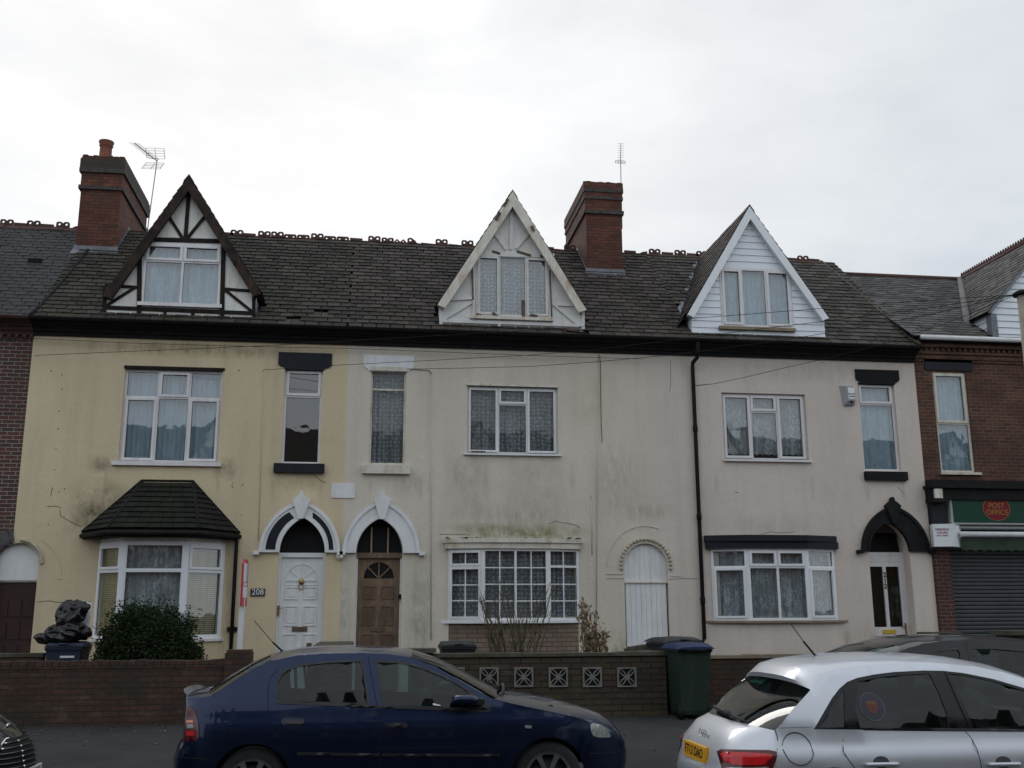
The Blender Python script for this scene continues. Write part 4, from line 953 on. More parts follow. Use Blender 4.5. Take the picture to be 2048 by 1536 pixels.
# passage door with beaded arch
MB().prism([(g0, cz-1.0+.42)]+[(p[0], p[1]) for p in round_pts(gc, gz, gr)]+[(g1, cz-1.0+.42)], .09, .13).build('passage_tympanum', M['white'], hC)
zj = WZ(1293, 1163); bo2 = MB(); n = 8
for i in range(n): x0 = g0+.03+(g1-g0-.06)*i/n; bo2.box(x0+.002, .06+random.random()*.003, .3, x0+(g1-g0-.06)/n-.003, .1, zj-.03)
pdo = bo2.build('passage_door', M['white'], hC)
bb = MB(); 
for i in range(8): x0 = g0+(g1-g0)*i/8; xm = x0+(g1-g0)/16-gc; bb.box(x0+.002, .080, zj, x0+(g1-g0)/8-.002, .0898, gz+math.sqrt(max(0.0, gr*gr-xm*xm))-.01 if abs(xm) < gr else gz)
bb.build('tympanum_board', M['white'], hC)
MB().box(g0, .03, zj-.03, g1, .09, zj+.0).build('door_head', M['oldwhite'], pdo)
bd = MB()
for i in range(23):
    a = R(188-i*8.9); bd.ball((gc+(gr+.06)*math.cos(a), -.015, gz+.02+(gr+.06)*math.sin(a)), .038, 8, 5)
bd.build('arch_beading', M['pink'], hC)
o_ = round_pts(gc, gz, gr+.36, 24, 180, 70); i_ = round_pts(gc, gz, gr+.335, 24, 70, 180); MB().prism(o_+i_, -.012, 0).build('arch_relief', M['cream'], hC)
MB().box(gc-gr-.36, -.015, gz-.16, gc-gr-.02, 0, gz-.145).box(gc-gr-.36, -.012, gz-.24, gc-gr-.02, 0, gz-.23).box(gc+gr+.05, -.012, gz-.20, gc+gr+.26, 0, gz-.19).build('impost', M['cream'], hC)
# first floor relief cables, patches
cb2 = MB()
for pa, pb in (((862, 745), (862, 1280)), ((1196, 712), (1192, 1290)), ((1183, 1000), (1184, 1110))): cb2.tube([(WX(*pa), -.012, WZ(*pa)), (WX(*pb), -.012, WZ(*pb))], .009, 5)
cb2.build('wall_conduit', M['cream'], hC)
lc = MB(); lc.tube([(WX(a, b), -.02, WZ(a, b)) for a, b in ((1196, 712), (1198, 710), (1200, 722), (1201, 790), (1202, 850), (1204, 885))], .006, 5)
lc.build('loose_cable', M['timber'], hC); lc = MB(); lc.tube([(WX(a, b), -.02, WZ(a, b)) for a, b in ((815, 738), (840, 740), (858, 741), (863, 748))], .006, 5)
lc.build('loose_cable', M['timber'], hC)
cc_ = MB()
for path in ([(1098, 1048), (1110, 1042), (1130, 1046), (1150, 1050), (1162, 1058)], [(1338, 1160), (1360, 1157), (1385, 1158), (1398, 1157)], [(1180, 990), (1184, 1002), (1183, 1020)], [(1060, 795), (1063, 800)], [(880, 1068), (960, 1070)], [(1340, 722), (1342, 760), (1338, 790)]):
    pts = []
    for a, b in zip(path[:-1], path[1:]):
        for k in range(4): t = k/4; x, z = W(a[0]+(b[0]-a[0])*t+random.uniform(-.8, .8), a[1]+(b[1]-a[1])*t+random.uniform(-.8, .8)); pts.append((x, -.001, z))
    cc_.tube(pts, 0.004, 4)
cc_.build('render_crack', M['timber'], hC)
pq = rect(663, 967, 710, 996); MB().box(pq[0], -.02, pq[1], pq[2], .0, pq[3]).build('date_stone', M['white'], hC)
cv = MB(); x, z = W(680, 1112); cv.ball((x, -.05, z), .07, 10, 8, (1, .6, 1.15)); cv.ball((x-.02, -.1, z+.03), .03); cv.ball((x+.025, -.1, z-.02), .035); cv.build('carved_stop', M['plaster'], hC)
# dormer
fl_, fr2 = (WX(876, 608, -.2), WZ(876, 608, -.2)), (WX(1171, 618, -.2), WZ(1171, 618, -.2)); ap = (WX(1025, 385, -.2), WZ(1025, 385, -.2))
dC = dormer(hC, ap, fl_, fr2, 7.29, WX(879, 660, -.06), WX(1168, 660, -.06), dict(face='oldpanel', barge='oldwhite'), bw=.18,
            win=dict(r=rect(952, 512, 1098, 634, -.06), cells=[(0, 0, .32, 1, 1), (.32, 0, .68, 1, 0), (.68, 0, 1, 1, 1)], curtain='dots2', depth=-.012, mat='oldpanel', fw=.045, sash=.035, pane='glass', fold=.2))
tb = MB()
for a, b, wd in (((1024, 415), (1021, 500), .07), ((987, 465), (1012, 500), .05), ((1062, 462), (1032, 498), .05), ((950, 508), (1108, 512), .10), ((948, 520), (947, 640), .05), ((1102, 520), (1101, 640), .05),
                 ((885, 601), (944, 597), .05), ((1105, 610), (1150, 611), .05), ((886, 640), (942, 606), .05), ((1110, 612), (1156, 650), .05), ((880, 642), (1168, 652), .06), ((879, 655), (1168, 662), .05),
                 ((998, 645), (998, 655), .05), ((880, 610), (882, 655), .06), ((1166, 620), (1166, 662), .06)):
    barm(tb, a, b, wd, -.090-random.random()*.006, -.061, Y=-.06)
tb.build('dormer_timber', M['oldpanel'], dC)
c_ = rect(940, 634, 1106, 640, -.08); MB().box(c_[0], -.13, c_[1], c_[2], -.07, c_[3]).build('dormer_sill', M['oldwhite'], dC)
pe = MB()
for a, b, wd in (((984, 503), (1000, 508), .07), ((1033, 503), (1062, 512), .075), ((1080, 511), (1090, 516), .05), ((953, 628), (962, 632), .05), ((985, 625), (994, 634), .06), ((1046, 600), (1047, 640), .05), ((1060, 630), (1075, 633), .06), ((945, 540), (946, 600), .03), ((1100, 540), (1103, 635), .03)):
    pe = MB(); barm(pe, a, b, min(wd, .055), -.100, -.066, Y=-.08); pe.build('peeled_wood', M['bare'], dC)
for a, b, wd in (((1016, 398), (1008, 412), .05), ((1000, 425), (992, 440), .06), ((1063, 452), (1068, 462), .05), ((1140, 560), (1143, 566), .03), ((880, 663), (905, 663), .02), ((950, 664), (980, 666), .025), ((1010, 666), (1060, 668), .02), ((1130, 664), (1150, 666), .03)):
    pe = MB(); barm(pe, a, b, wd, -.262, -.225 if a[1] < 600 else -.07, Y=-.24 if a[1] < 600 else -.08); pe.build('peeled_wood', M['bare'], dC)
rfC = slate_roof(hC, X01, X12, 'slate', [(ap[0], ap[1], (fr2[0]-fl_[0])/2, fl_[1])], broken=.06)
ridge(rfC, X01, X12); cornice(hC, X01, X12)
chimney(hC, 4.93, 5.80, 2.34, 4.75, 9.2, 11.80, [(11.0, 11.09, .05), (11.37, 11.44, .04), (11.55, 11.65, .05)], [pot_metal(5.45, 3.0, .11, .30)])

# ---------------------------------------------------------------- house with pale grey render
hG = thing('terraced_house', 'terraced house with smooth pale grey rendered front, black trim and white boarded dormer', 'house', (9.2, 0, 0.28), 'terraced houses in the row')
wG1 = rect(1446, 787, 1614, 920); wG2 = rect(1722, 766, 1795, 942)
gxl, gxr = WX(1745, 1200), WX(1826, 1200); gz2 = WZ(1780, 1103)
inG = arch_pts(gxl, gxr+.02, gz2, WZ(1780, 1040))
dh = [(gxl, .3), (gxl, gz2)]+inG[1:-1]+[(gxr+.02, gz2), (gxr+.02, .3)]
bG = (WX(1440, 1170), 1.66, WX(1660, 1170), 3.1)
MB().prism(q(X12, .2, X23, 6.97), 0, .25, [q(*wG1), q(*wG2), dh, q(*bG)]).build('wall', M['grey_r'], hG)
shell(hG, X12, X23)
window(hG, 'window', *wG1, [(0, 0, .345, 1, 1), (.345, 0, .66, .27, 1), (.345, .27, .66, 1, 0), (.66, 0, 1, 1, 1)], curtain='lace', fold=.1, clow=.09)
sillbox(hG, WX(1447, 921), WX(1622, 921), wG1[1]-.04, wG1[1]+.0)
window(hG, 'window', *wG2, [(0, 0, 1, .24, 1), (0, .24, 1, 1, 0)], curtain='net', fold=.14)
lintel(hG, rect(1710, 740, 1797, 764), foot=.16, mat='black'); sl = rect(1728, 944, 1812, 961); MB().box(sl[0], -.09, sl[1], sl[2], .08, sl[3]).build('sill', M['black'], hG)
P0 = (WX(1424, 1170, -.02), -.02); P1 = (WX(1497, 1170, -.24), -.24); P2 = (WX(1617, 1170, -.24), -.24); P3 = (WX(1672, 1170, -.02), -.02)
zB, zT = WZ(1550, 1241, -.2), WZ(1550, 1097, -.2)
pl = MB(); pl.prism([(P0[0]+.0, .05), (P0[0]+.0, 0), (P1[0], -.22), (P2[0], -.22), (P3[0]-.0, 0), (P3[0]-.0, .05)], .25, zB-.05, fr=lambda a, d, z: (a, z, d)); bow = pl.build('bay_plinth', M['grey_r'], hG)
MB().prism([(P0[0]-.16, .0), (P1[0]-.04, -.31), (P2[0]+.04, -.31), (P3[0]+.22, .0)], zB-.045, zB, fr=lambda a, d, z: (a, z, d)).build('bay_sill', M['copingB'], bow)
MB().prism([(P0[0]-.12, .0), (P0[0]-.12, -.1), (P1[0], -.36), (P2[0], -.36), (P3[0]+.05, -.1), (P3[0]+.05, 0)], zT+.14, zT+.26, fr=lambda a, d, z: (a, z, d)).prism([(P0[0]-.10, .0), (P0[0]-.10, -.09), (P1[0], -.31), (P2[0], -.31), (P3[0]+.08, -.09), (P3[0]+.08, 0)], zT+.0, zT+.138, fr=lambda a, d, z: (a, z, d)).build('bay_fascia', M['navy'], bow)
for k, (a, b, cl) in enumerate(((P0, P1, [(0, 0, 1, .26, 0), (0, .26, 1, 1, 1)]), (P1, P2, [(0, 0, .5, .26, 1), (.5, 0, 1, .26, 1), (0, .26, .5, 1, 0), (.5, .26, 1, 1, 0)]), (P2, P3, [(0, 0, 1, .26, 0), (0, .26, 1, 1, 1)]))):
    fr, L = frame_of(*a, *b); window(bow, 'bay_window', 0, zB, L, zT, cl, fr=fr, depth=0, sub='y', mat='upvcR', curtain='lace', fw=.055, fold=.11)
door_surround(hG, WX(1722, 1103), WX(1856, 1103), gxl-.0, gxr+.0, gz2, WZ(1783, 1014), WZ(1783, 1046), 'black')
MB().prism([(gxl-.02, gz2-.02)]+[(p[0], p[1]) for p in inG]+[(gxr+.04, gz2-.02)], .42, .46).build('fanlight', M['gasket'], hG)
MB().box(gxr+.02, .25, .3, gxr+.04, .6, gz2+.6).box(gxl-.02, .25, .3, gxl, .6, gz2+.6).build('porch_reveal', M['grey_r'], hG)
yd = .28; L0, L1 = gxl+.0, gxr+.02
fz_ = gz2-.0; MB().prism(q(L0, .3, L1, fz_), yd, yd+.07, [q(L0+.05, .31, L1-.05, fz_-.20)]).build('door_frame', M['upvc'], hG)
mid = (L0+L1)/2; zt_ = fz_-.205; A_, B_ = L0+.052, L1-.052
ho = [q(A_+.075, 1.42, mid-.035, zt_-.09), q(mid+.035, 1.42, B_-.075, zt_-.09), q(A_+.075, .45, mid-.035, 1.24), q(mid+.035, .45, B_-.075, 1.24)]
dro = MB().prism(q(A_, .33, B_, zt_), yd-.01, yd+.04, ho).build('door', M['upvc'], hG)
gp = MB(); gp.box(A_+.07, yd+.02, 1.41, B_-.07, yd+.024, zt_-.08); gp.build('door_pane', glass_mat('dim_door_glass', (.7, .7, .66), .04), dro)
MB().box(A_+.05, yd+.12, .4, B_-.05, yd+.13, zt_).build('hall_backing', simple('dim_hall', (.055, .05, .035), .9, var=.5, scale=3), dro)
MB().box(A_+.07, yd+.015, .44, mid-.03, yd+.03, 1.25).box(mid+.03, yd+.015, .44, B_-.07, yd+.03, 1.25).build('door_panel', M['upvc'], dro)
for i, ch in enumerate('212'):
    z0_ = WZ(1782, 1149+i*11.5); text('door_number', ch, M['black'], dro, lambda u, v, n, z0_=z0_: (mid+u, yd-.012-n, z0_+v), .14, .003, bold=.004)
x, z = WX(1786, 1232, yd), WZ(1786, 1232, yd); MB().box(mid-.14, yd-.03, 1.285, mid+.14, yd-.011, 1.365).build('letterbox', M['brassY'], dro)
MB().box(B_-.055, yd-.03, 1.27, B_-.02, yd-.011, 1.50).tube([(B_-.04, yd-.04, 1.42), (B_-.13, yd-.045, 1.42)], .01, 6).build('door_handle', M['brass'], dro)
cc_ = MB()
for path in ([(1388, 770), (1400, 772), (1410, 769), (1424, 768)], [(1522, 1068), (1540, 1064), (1560, 1066), (1600, 1062)], [(1640, 722), (1650, 728)], [(1470, 984), (1480, 986)], [(1795, 975), (1812, 990)]):
    pts = []
    for a, b in zip(path[:-1], path[1:]):
        for k in range(4): t = k/4; x, z = W(a[0]+(b[0]-a[0])*t+random.uniform(-.8, .8), a[1]+(b[1]-a[1])*t+random.uniform(-.8, .8)); pts.append((x, -.001, z))
    cc_.tube(pts, 0.004, 4)
cc_.build('render_crack', M['timber'], hG)
# downpipe between the cream and grey houses
dp = MB(); X_ = X12; dp.tube([(X_, -.37, 7.17), (X_, -.36, 7.0), (X_, -.30, 6.86), (X_-.03, -.10, 6.80), (X_-.03, -.07, 6.72), (X_-.03, -.07, 1.22), (X_-.06, -.08, 1.16), (X_-.35, -.1, 1.14), (X_-.75, -.12, 1.10)], .042, 8)
for z in (1.9, 3.55, 5.35): dp.lathe((X_-.03, -.07, z), [(.05, 0), (.053, .04), (.053, .1), (.05, .12)], 10)
dp.build('downpipe', M['black'], hG)
# dormer
fl_, fr2 = (WX(1376, 627, -.2), WZ(1376, 627, -.2)), (WX(1656, 634, -.2), WZ(1656, 634, -.2)); ap = (WX(1499, 414, -.2), WZ(1499, 414, -.2))
xl, xr = WX(1384, 670, -.06), WX(1650, 670, -.06)
dG = dormer(hG, ap, fl_, fr2, 7.27, xl, xr, dict(face='cladding', barge='upvcR', cheek='cladding'), bw=.16, roofmat='slate', bargey=.03, rext=.30,
            win=dict(r=rect(1441, 538, 1583, 655, -.06), cells=[(0, 0, .30, 1, 1), (.30, 0, .64, 1, 0), (.64, 0, 1, 1, 1)], curtain='net', depth=-.02, mat='upvc', fold=.15))
bd = MB(); wr_ = rect(1441, 538, 1583, 655, -.06); z = 7.28
slp = (ap[1]-fl_[1])/(ap[0]-fl_[0]); slq = (ap[1]-fr2[1])/(fr2[0]-ap[0])
face = [(xl, 7.28), (xr, 7.28), (xr, fr2[1]+(fr2[0]-xr)*slq-.06), (ap[0], ap[1]-.08), (xl, fl_[1]+(xl-fl_[0])*slp-.06)]
while z < ap[1]:
    st = clipz(face, z, z+.148)
    if len(st) > 2:
        xs = [p[0] for p in st]; segs = [st]
        zc = z+.074
        if wr_[1]-.02 < zc < wr_[3]+.02:
            def cx(poly, a, lo):
                r = []
                for i in range(len(poly)):
                    p, s = poly[i], poly[(i+1) % len(poly)]; fp, fs_ = (p[0]-a)*lo, (s[0]-a)*lo
                    if fp >= 0: r.append(p)
                    if fp*fs_ < 0: t = fp/(fp-fs_); r.append((p[0]+(s[0]-p[0])*t, p[1]+(s[1]-p[1])*t))
                return r
            segs = [cx(st, wr_[0]-.01, -1), cx(st, wr_[2]+.01, 1)]
        for sg in segs:
            if len(sg) < 3: continue
            zz = [p[1] for p in sg]; zlo, zhi = min(zz), max(zz)
            f = [(p[0], -.062-.016*(zhi-p[1])/max(.02, zhi-zlo), p[1]) for p in sg]; b_ = [(p[0], -.0605, p[1]) for p in sg]; n = len(sg)
            bd.add(f+b_, [tuple(range(n))]+[(i, (i+1) % n, n+(i+1) % n, n+i) for i in range(n)])
    z += .15
bd.build('cladding_board', M['cladding'], dG)
c_ = rect(1438, 655, 1590, 661, -.1); MB().box(c_[0], -.15, c_[1], c_[2], -.06, c_[3]).build('dormer_sill', M['copingB'], dG)
vpts = [(fl_[0]-.02+(ap[0]-fl_[0])*t, yroof(fl_[1]+(ap[1]-fl_[1])*t)-.0, fl_[1]+(ap[1]-fl_[1])*t+.035) for t in (-.06, .2, .4, .6, .8, .98)]
lead_strip(dG, vpts, (-.10, .0, 0.0), 'valley_lead')
rfG = slate_roof(hG, X12, X23, 'slateG', [(ap[0], ap[1], (fr2[0]-fl_[0])/2, fl_[1])], exp=.195, wid=.30, broken=.05)
ridge(rfG, X12, 11.25); cornice(hG, X12, X23)
mo = MB()
for i in range(420):
    t = random.random()**1.6; x = random.choice((random.uniform(6.7, 8.0), random.uniform(5.2, 6.6), random.uniform(-6.0, -5.0), random.uniform(-1.8, 4)))
    y = EY+t*2.4; zz = EZ+(y-EY)*SLOPE+.028
    if 1.2 < x < 4.45 and y > -.2: continue
    mo.ball((x, y, zz), random.uniform(.01, .035), 6, 4, (1.8, 1.0, .5))
tag(mo.build('moss', M['moss'], rfG), kind='stuff')
MB().tube([(X23-.02, EY-.08, EZ+.06)]+[(X23-.02-.30*t+.05*math.sin(t*3), EY+(RY-EY)*t, EZ+(RZ-EZ)*t+.03) for t in (.1, .3, .5, .7, .9, 1)], .035, 6).build('verge_mortar', M['coping'], rfG)

# ---------------------------------------------------------------- corner shop on the right
hS = thing('corner_shop', 'brown brick shop with green fascia, closed grey roller shutter and upstairs window', 'shop', (14.5, 0, 0.28), 'terraced houses in the row')
wS = rect(1873, 744, 1941, 945); XR = 18.5
sh0 = WX(1905, 1200); shz = WZ(1960, 1110)
wS2 = (wS[0]+2.6, wS[1], wS[2]+2.6, wS[3])
MB().prism(q(X23, .2, XR, 7.28), 0, .25, [q(*wS), q(*wS2), q(sh0, .25, XR-.6, 4.0)]).build('wall', M['brickR'], hS)
shell(hS, X23, XR)
for r_ in (wS, wS2):
    window(hS, 'window', *r_, [(0, 0, 1, .515, 1), (0, .515, 1, 1, 0)], curtain='net', mat='oldwhite', fw=.05, depth=.04)
sillbox(hS, wS[0]-.02, wS[2]+.10, wS[1]-.05, wS[1], mat='oldwhite')
r_ = rect(1848, 716, 1943, 741)
for k in (0, 2.6): MB().box(r_[0]+k, -.03, r_[1], r_[2]+k, .06, r_[3]).build('lintel', M['navy'], hS)
mb = MB(); 
for z0, z1, y in ((7.0, 7.06, -.03), (7.06, 7.16, -.06), (7.16, 7.22, -.10), (7.30, 7.40, -.14)): mb.box(X23+.02, y, z0, XR, 0.02, z1)
mb.box(X23+.02, -.05, 7.221, XR, .02, 7.299)
cn = mb.build('brick_cornice', M['brickR'], hS)
d_ = MB()
for i in range(52): d_.box(X23+.1+i*.13, -.10, 7.225, X23+.165+i*.13, -.0505, 7.295)
d_.build('dentil_course', M['brickR'], hS)
gu = MB(); gu.tube([(X23+.05, -.30, 7.47), (XR, -.30, 7.47)], .055, 8); gu.build('gutter', M['white'], hS)
MB().box(X23+.02, -.25, 7.40, XR, .05, 7.46).build('soffit_board', M['timber'], hS)
sEY, sEZ, sRY, sRZ = -.25, 7.50, 3.65, 10.2; sm_ = (sRZ-sEZ)/(sRY-sEY)
fS = (WX(1975, 625, -.1), WZ(1975, 625, -.1)); aS = (15.2, 10.2)
class _o: pass
def ysh(z): return sEY+(z-sEZ)/sm_
mbx = MB()
vS = Vector((0, sRY-sEY, sRZ-sEZ)); LS = vS.length; vS.normalize()
def skS(c): return abs(c.x-aS[0]) < (aS[0]-fS[0]) * (1 if c.z < fS[1] else max(0, (aS[1]-c.z)/(aS[1]-fS[1]))) - .02
rfS = MB(); slates(rfS, (X23-.1, sEY, sEZ), (1, 0, 0), vS, lambda s: (0, XR-X23+.1), LS, .17, .30, .008, skip=skS, broken=.01)
rfS = rfS.build('roof', M['slateR'], hS)
MB().add([(X23-.1, sEY, sEZ-.02), (XR, sEY, sEZ-.02), (XR, sRY, sRZ-.02), (X23-.1, sRY, sRZ-.02)], [(0, 1, 2, 3)]).add([(X23, sRY, sRZ), (XR, sRY, sRZ), (XR, sRY*2, sEZ), (X23, sRY*2, sEZ)], [(0, 1, 2, 3)]).build('roof_underlay', M['timber'], rfS)
MB().tube([(X23-.3, sRY, sRZ+.02), (aS[0], sRY, sRZ+.02)], .07, 8).build('ridge_capping', M['ridge'], rfS)
xlS = WX(1984, 640, -.06)
MB().prism([(xlS, 7.5), (2*aS[0]-xlS, 7.5), (2*aS[0]-xlS, fS[1]), (aS[0], aS[1]-.1), (xlS, fS[1]+.02)], -.06, .04).build('gable_face', M['cladding'], hS)
gb = MB(); z = 7.52
while z < 10.0:
    hw = (aS[0]-xlS) if z < fS[1]-.1 else (aS[0]-fS[0])*(aS[1]-z-.12)/(aS[1]-fS[1])
    hw = min(hw, aS[0]-xlS)
    if hw > .1: gb.add([(aS[0]-hw, -.085, z), (aS[0]+hw, -.085, z), (aS[0]+hw, -.062, z+.145), (aS[0]-hw, -.062, z+.145), (aS[0]-hw, -.0605, z), (aS[0]+hw, -.0605, z)], [(0, 1, 2, 3), (0, 1, 5, 4)])
    z += .15
gb.build('cladding_board', M['cladding'], hS)
v = Vector((aS[0]-fS[0], 0, aS[1]-fS[1])); Lg = v.length; v.normalize(); gs = MB()
slates(gs, (fS[0], -.16, fS[1]), (0, 1, 0), v, lambda s: (0, ysh(fS[1]+s*v.z)+.16+.05), Lg, .15, .28, .008, broken=.01)
v2 = Vector((-v.x, 0, v.z)); slates(gs, (2*aS[0]-fS[0], -.16, fS[1]), (0, 1, 0), v2, lambda s: (0, ysh(fS[1]+s*v.z)+.2), Lg, .2, .3, .008)
gro = gs.build('gable_roof', M['slateR'], hS)
MB().add([(fS[0], -.15, fS[1]-.02), (aS[0], -.15, aS[1]-.02), (aS[0], sRY, aS[1]-.02), (fS[0], ysh(fS[1]), fS[1]-.02), (2*aS[0]-fS[0], -.15, fS[1]-.02), (2*aS[0]-fS[0], ysh(fS[1]), fS[1]-.02)], [(0, 1, 2, 3), (1, 4, 5, 2)]).build('gable_deck', M['timber'], gro)
MB().prism([(fS[0]-.02, fS[1]-.02), (aS[0], aS[1]+.02), (aS[0], aS[1]-.06), (fS[0]+.03, fS[1]-.05)], -.19, -.14).build('bargeboard', M['lead'], gro)
cr_ = MB(); y = -.16
while y < sRY-.1:
    cr_.prism([(-.045, 0), (-.045, .02), (-.02, .085), (0, .10), (.02, .085), (.045, .02), (.045, 0)], -.013, .013, [[(.016*math.cos(R(60*i)), .045+.016*math.sin(R(60*i))) for i in range(6)]], fr=lambda a, d, z, y=y: (aS[0]+d, y+a, aS[1]+.03+z*1.4))
    y += .10
cr_.build('crested_ridge', M['ridge'], gro); MB().tube([(aS[0], -.17, aS[1]+.01), (aS[0], sRY-.15, aS[1]+.01)], .055, 8).build('ridge_capping', M['ridge'], gro)
MB().add([(xlS, .0, 7.5), (xlS, ysh(fS[1])+.2, fS[1]), (xlS, .0, fS[1])], [(0, 1, 2)]).build('gable_cheek', M['cladding'], hS)
cbd = MB()
for i in range(4):
    z0 = 7.55+i*.15; cbd.add([(xlS-.02, .0, z0), (xlS-.02, max(.02, ysh(z0)), z0), (xlS-.004, max(.05, ysh(z0+.145)), z0+.145), (xlS-.004, .0, z0+.145)], [(0, 1, 2, 3)])
cbd.build('cladding_board', M['cladding'], hS)
MB().box(xlS-.05, -.11, 7.5, xlS+.09, -.06, fS[1]-.02).box(xlS-.05, -.06, 7.5, xlS-.021, .08, fS[1]-.02).build('corner_post', M['lead'], hS)
MB().tube([(fS[0]-.1, ysh(fS[1])-.12, fS[1]-.25), (fS[0]+.02, ysh(fS[1])+.05, fS[1]+.12), ((fS[0]+aS[0])/2, ysh((fS[1]+aS[1])/2), (fS[1]+aS[1])/2+.05), (aS[0]-.03, sRY-.05, aS[1]+.0)], .085, 8).build('valley_lead', simple('aged_lead', (.15, .14, .14), .7, var=.2), rfS)
# shop front
c0, c1, c2 = WZ(1950, 962, -.2), WZ(1950, 975, -.25), WZ(1950, 1000, -.2)
mb = MB(); mb.box(X23+.0, -.18, c1+.04, XR, .03, c0+.02).box(X23-.06, -.32, c1-.02, XR, .03, c1+.04).box(X23-.02, -.24, c2, XR, .03, c1-.02)
mb.box(X23-.03, -.30, c2-.06, X23+.28, .03, c2+.02); cs = mb.build('shop_cornice', M['black'], hS)
MB().box(X23+.01, -.14, shz+.55, X23+.33, .03, c2-.06).build('pilaster', M['navy'], hS)
MB().box(X23+.03, -.30, c2+.02, X23+.20, -.243, c1-.04).build('corbel_block', M['plaster'], cs)
MB().box(X23+.02, -.06, .3, sh0, -.0, shz+.56).build('brick_pier', brick('pier_brick', (.095, .034, .03), (.06, .028, .026), (.24, .18, .135), dark=.3), hS)
MB().box(sh0-.03, -.02, .3, sh0+.0, .3, shz+.4).build('shutter_guide', simple('red_stained_steel', (.26, .12, .11), .7, var=.3, scale=3), hS)
sh = MB(); z = .32
while z < shz+.5:
    sh.add([(sh0+.02, .10, z), (XR-.6, .10, z), (XR-.6, .075, z+.02), (sh0+.02, .075, z+.02), (XR-.6, .07, z+.05), (sh0+.02, .07, z+.05), (XR-.6, .10, z+.077), (sh0+.02, .10, z+.077)], [(0, 1, 2, 3), (3, 2, 4, 5), (5, 4, 6, 7)]); z += .08
sh.build('roller_shutter', simple('grey_steel_shutter', (.085, .09, .10), .55, .3, var=.12, scale=5, dirt=((.06, .06, .06), .4)), hS)
MB().box(X23+.5, .2, .3, XR-.3, .25, 4.3).build('shop_backing', M['room'], hS)
f0, f1, f2, f3 = WX(1904, 1017, -.2), WZ(1980, 1046, -.2), XR-.5, WZ(1980, 989, -.2)
az0, az1 = WZ(1980, 1074, -.25), WZ(1980, 1063, -.25)
MB().tube([(WX(1920, 1068, -.25), -.25, (az0+az1)/2), (XR-.6, -.25, (az0+az1)/2)], .055, 10).build('awning_roller', M['white'], hS)
MB().box(f0+.1, -.10, az1+.05, XR-.6, -.0, f1-.03).build('awning_housing', simple('grey_trim', (.34, .33, .30), .6), hS)
MB().box(f0+.1, -.14, az1+.07, XR-.6, -.101, az1+.11).build('awning_rail', M['alu'], hS)
av = [(f0+.15, az0-.0)]; n = 28; xx0 = WX(1922, 1090, -.2)
pts = [(xx0, az0-.02)]; zlow = WZ(1980, 1103, -.2)
for i in range(n*6+1): t = i/(n*6); pts.append((xx0+(XR-.7-xx0)*t, zlow+.035*abs(math.cos(math.pi*t*n))))
pts.append((XR-.7, az0-.02)); MB().prism(pts, -.215, -.205).build('awning_valance', simple('dark_green_canvas', (.03, .05, .03), .9, var=.3), hS)
sg = thing('shop_sign', 'long green fascia sign with red oval above the roller shutter', 'sign', (f0, -.2, f1))
MB().box(f0-.03, -.19, f1-.03, f2, -.0, f3+.04).build('sign_frame', simple('weathered_sign_frame', (.36, .38, .36), .5, var=.1), sg)
MB().box(f0+.02, -.20, f1+.01, f2-.03, -.191, f3).build('sign_panel', simple('dark_green_sign', (.006, .05, .030), .6, var=.05, spec=.3), sg)
ox, oz = WX(1993, 1017, -.2), WZ(1993, 1017, -.2); rx = WX(2019, 1017, -.2)-ox; rz_ = WZ(1993, 994, -.2)-oz
MB().prism([(ox+(rx+.012)*math.cos(R(t)), oz+(rz_+.012)*math.sin(R(t))) for t in range(0, 360, 10)], -.203, -.2002).build('oval_rim', simple('gold_rim', (.42, .16, .04), .5), sg)
MB().prism([(ox+rx*math.cos(R(t)), oz+rz_*math.sin(R(t))) for t in range(0, 360, 10)], -.208, -.2032).build('sign_oval', simple('red_oval', (.17, .008, .014), .6, var=.04, spec=.3), sg)
gold = simple('gold_lettering', (.36, .19, .035), .6)
text('lettering', 'POST', gold, sg, lambda u, v, n: (ox+u, -.211-n, oz+.055+v), .155, .002); text('lettering', 'OFFICE', gold, sg, lambda u, v, n: (ox+u, -.211-n, oz-.085+v), .155, .002)
oh = thing('opening_hours_sign', 'small white box sign with red lettering fixed to the brick pier beside the shutter', 'sign', (WX(1872, 1090), -.3, WZ(1872, 1093)))
a0, a1 = WX(1873, 1070, -.42), WX(1905, 1070, -.42); b1_ = WX(1923, 1070, -.12); z0, z1 = WZ(1898, 1093, -.35), WZ(1898, 1048, -.35)
mb = MB(); P_ = [(a0, -.30), (a1+.0, -.40), (b1_, -.10), (a0+.08, -.05)]
mb.prism(P_, z0, z1, fr=lambda a, d, z: (a, z, d)); mb.build('sign_box', M['upvcR'], oh)
dv = Vector((P_[1][0]-P_[0][0], P_[1][1]-P_[0][1], 0)); LL = dv.length; dv.normalize(); nv = Vector((dv.y, -dv.x, 0))
cz_ = (z0+z1)/2
def fs(dy, k=0.0): return lambda u, v, n: tuple(Vector((P_[0][0], P_[0][1], 0))+dv*(LL*.5+u)+nv*(.003+n)+Vector((0, 0, cz_+dy+v)))
purple = simple('purple_lettering', (.20, .03, .10), .5); redl = simple('red_lettering', (.45, .02, .04), .5)
text('lettering', 'OPENING', purple, oh, fs(.115), .062, .001, bold=.001); text('lettering', 'HOURS', purple, oh, fs(.05), .062, .001, bold=.001)
text('lettering', 'POST OFFICE', redl, oh, fs(-.01), .038, .001, bold=.001)
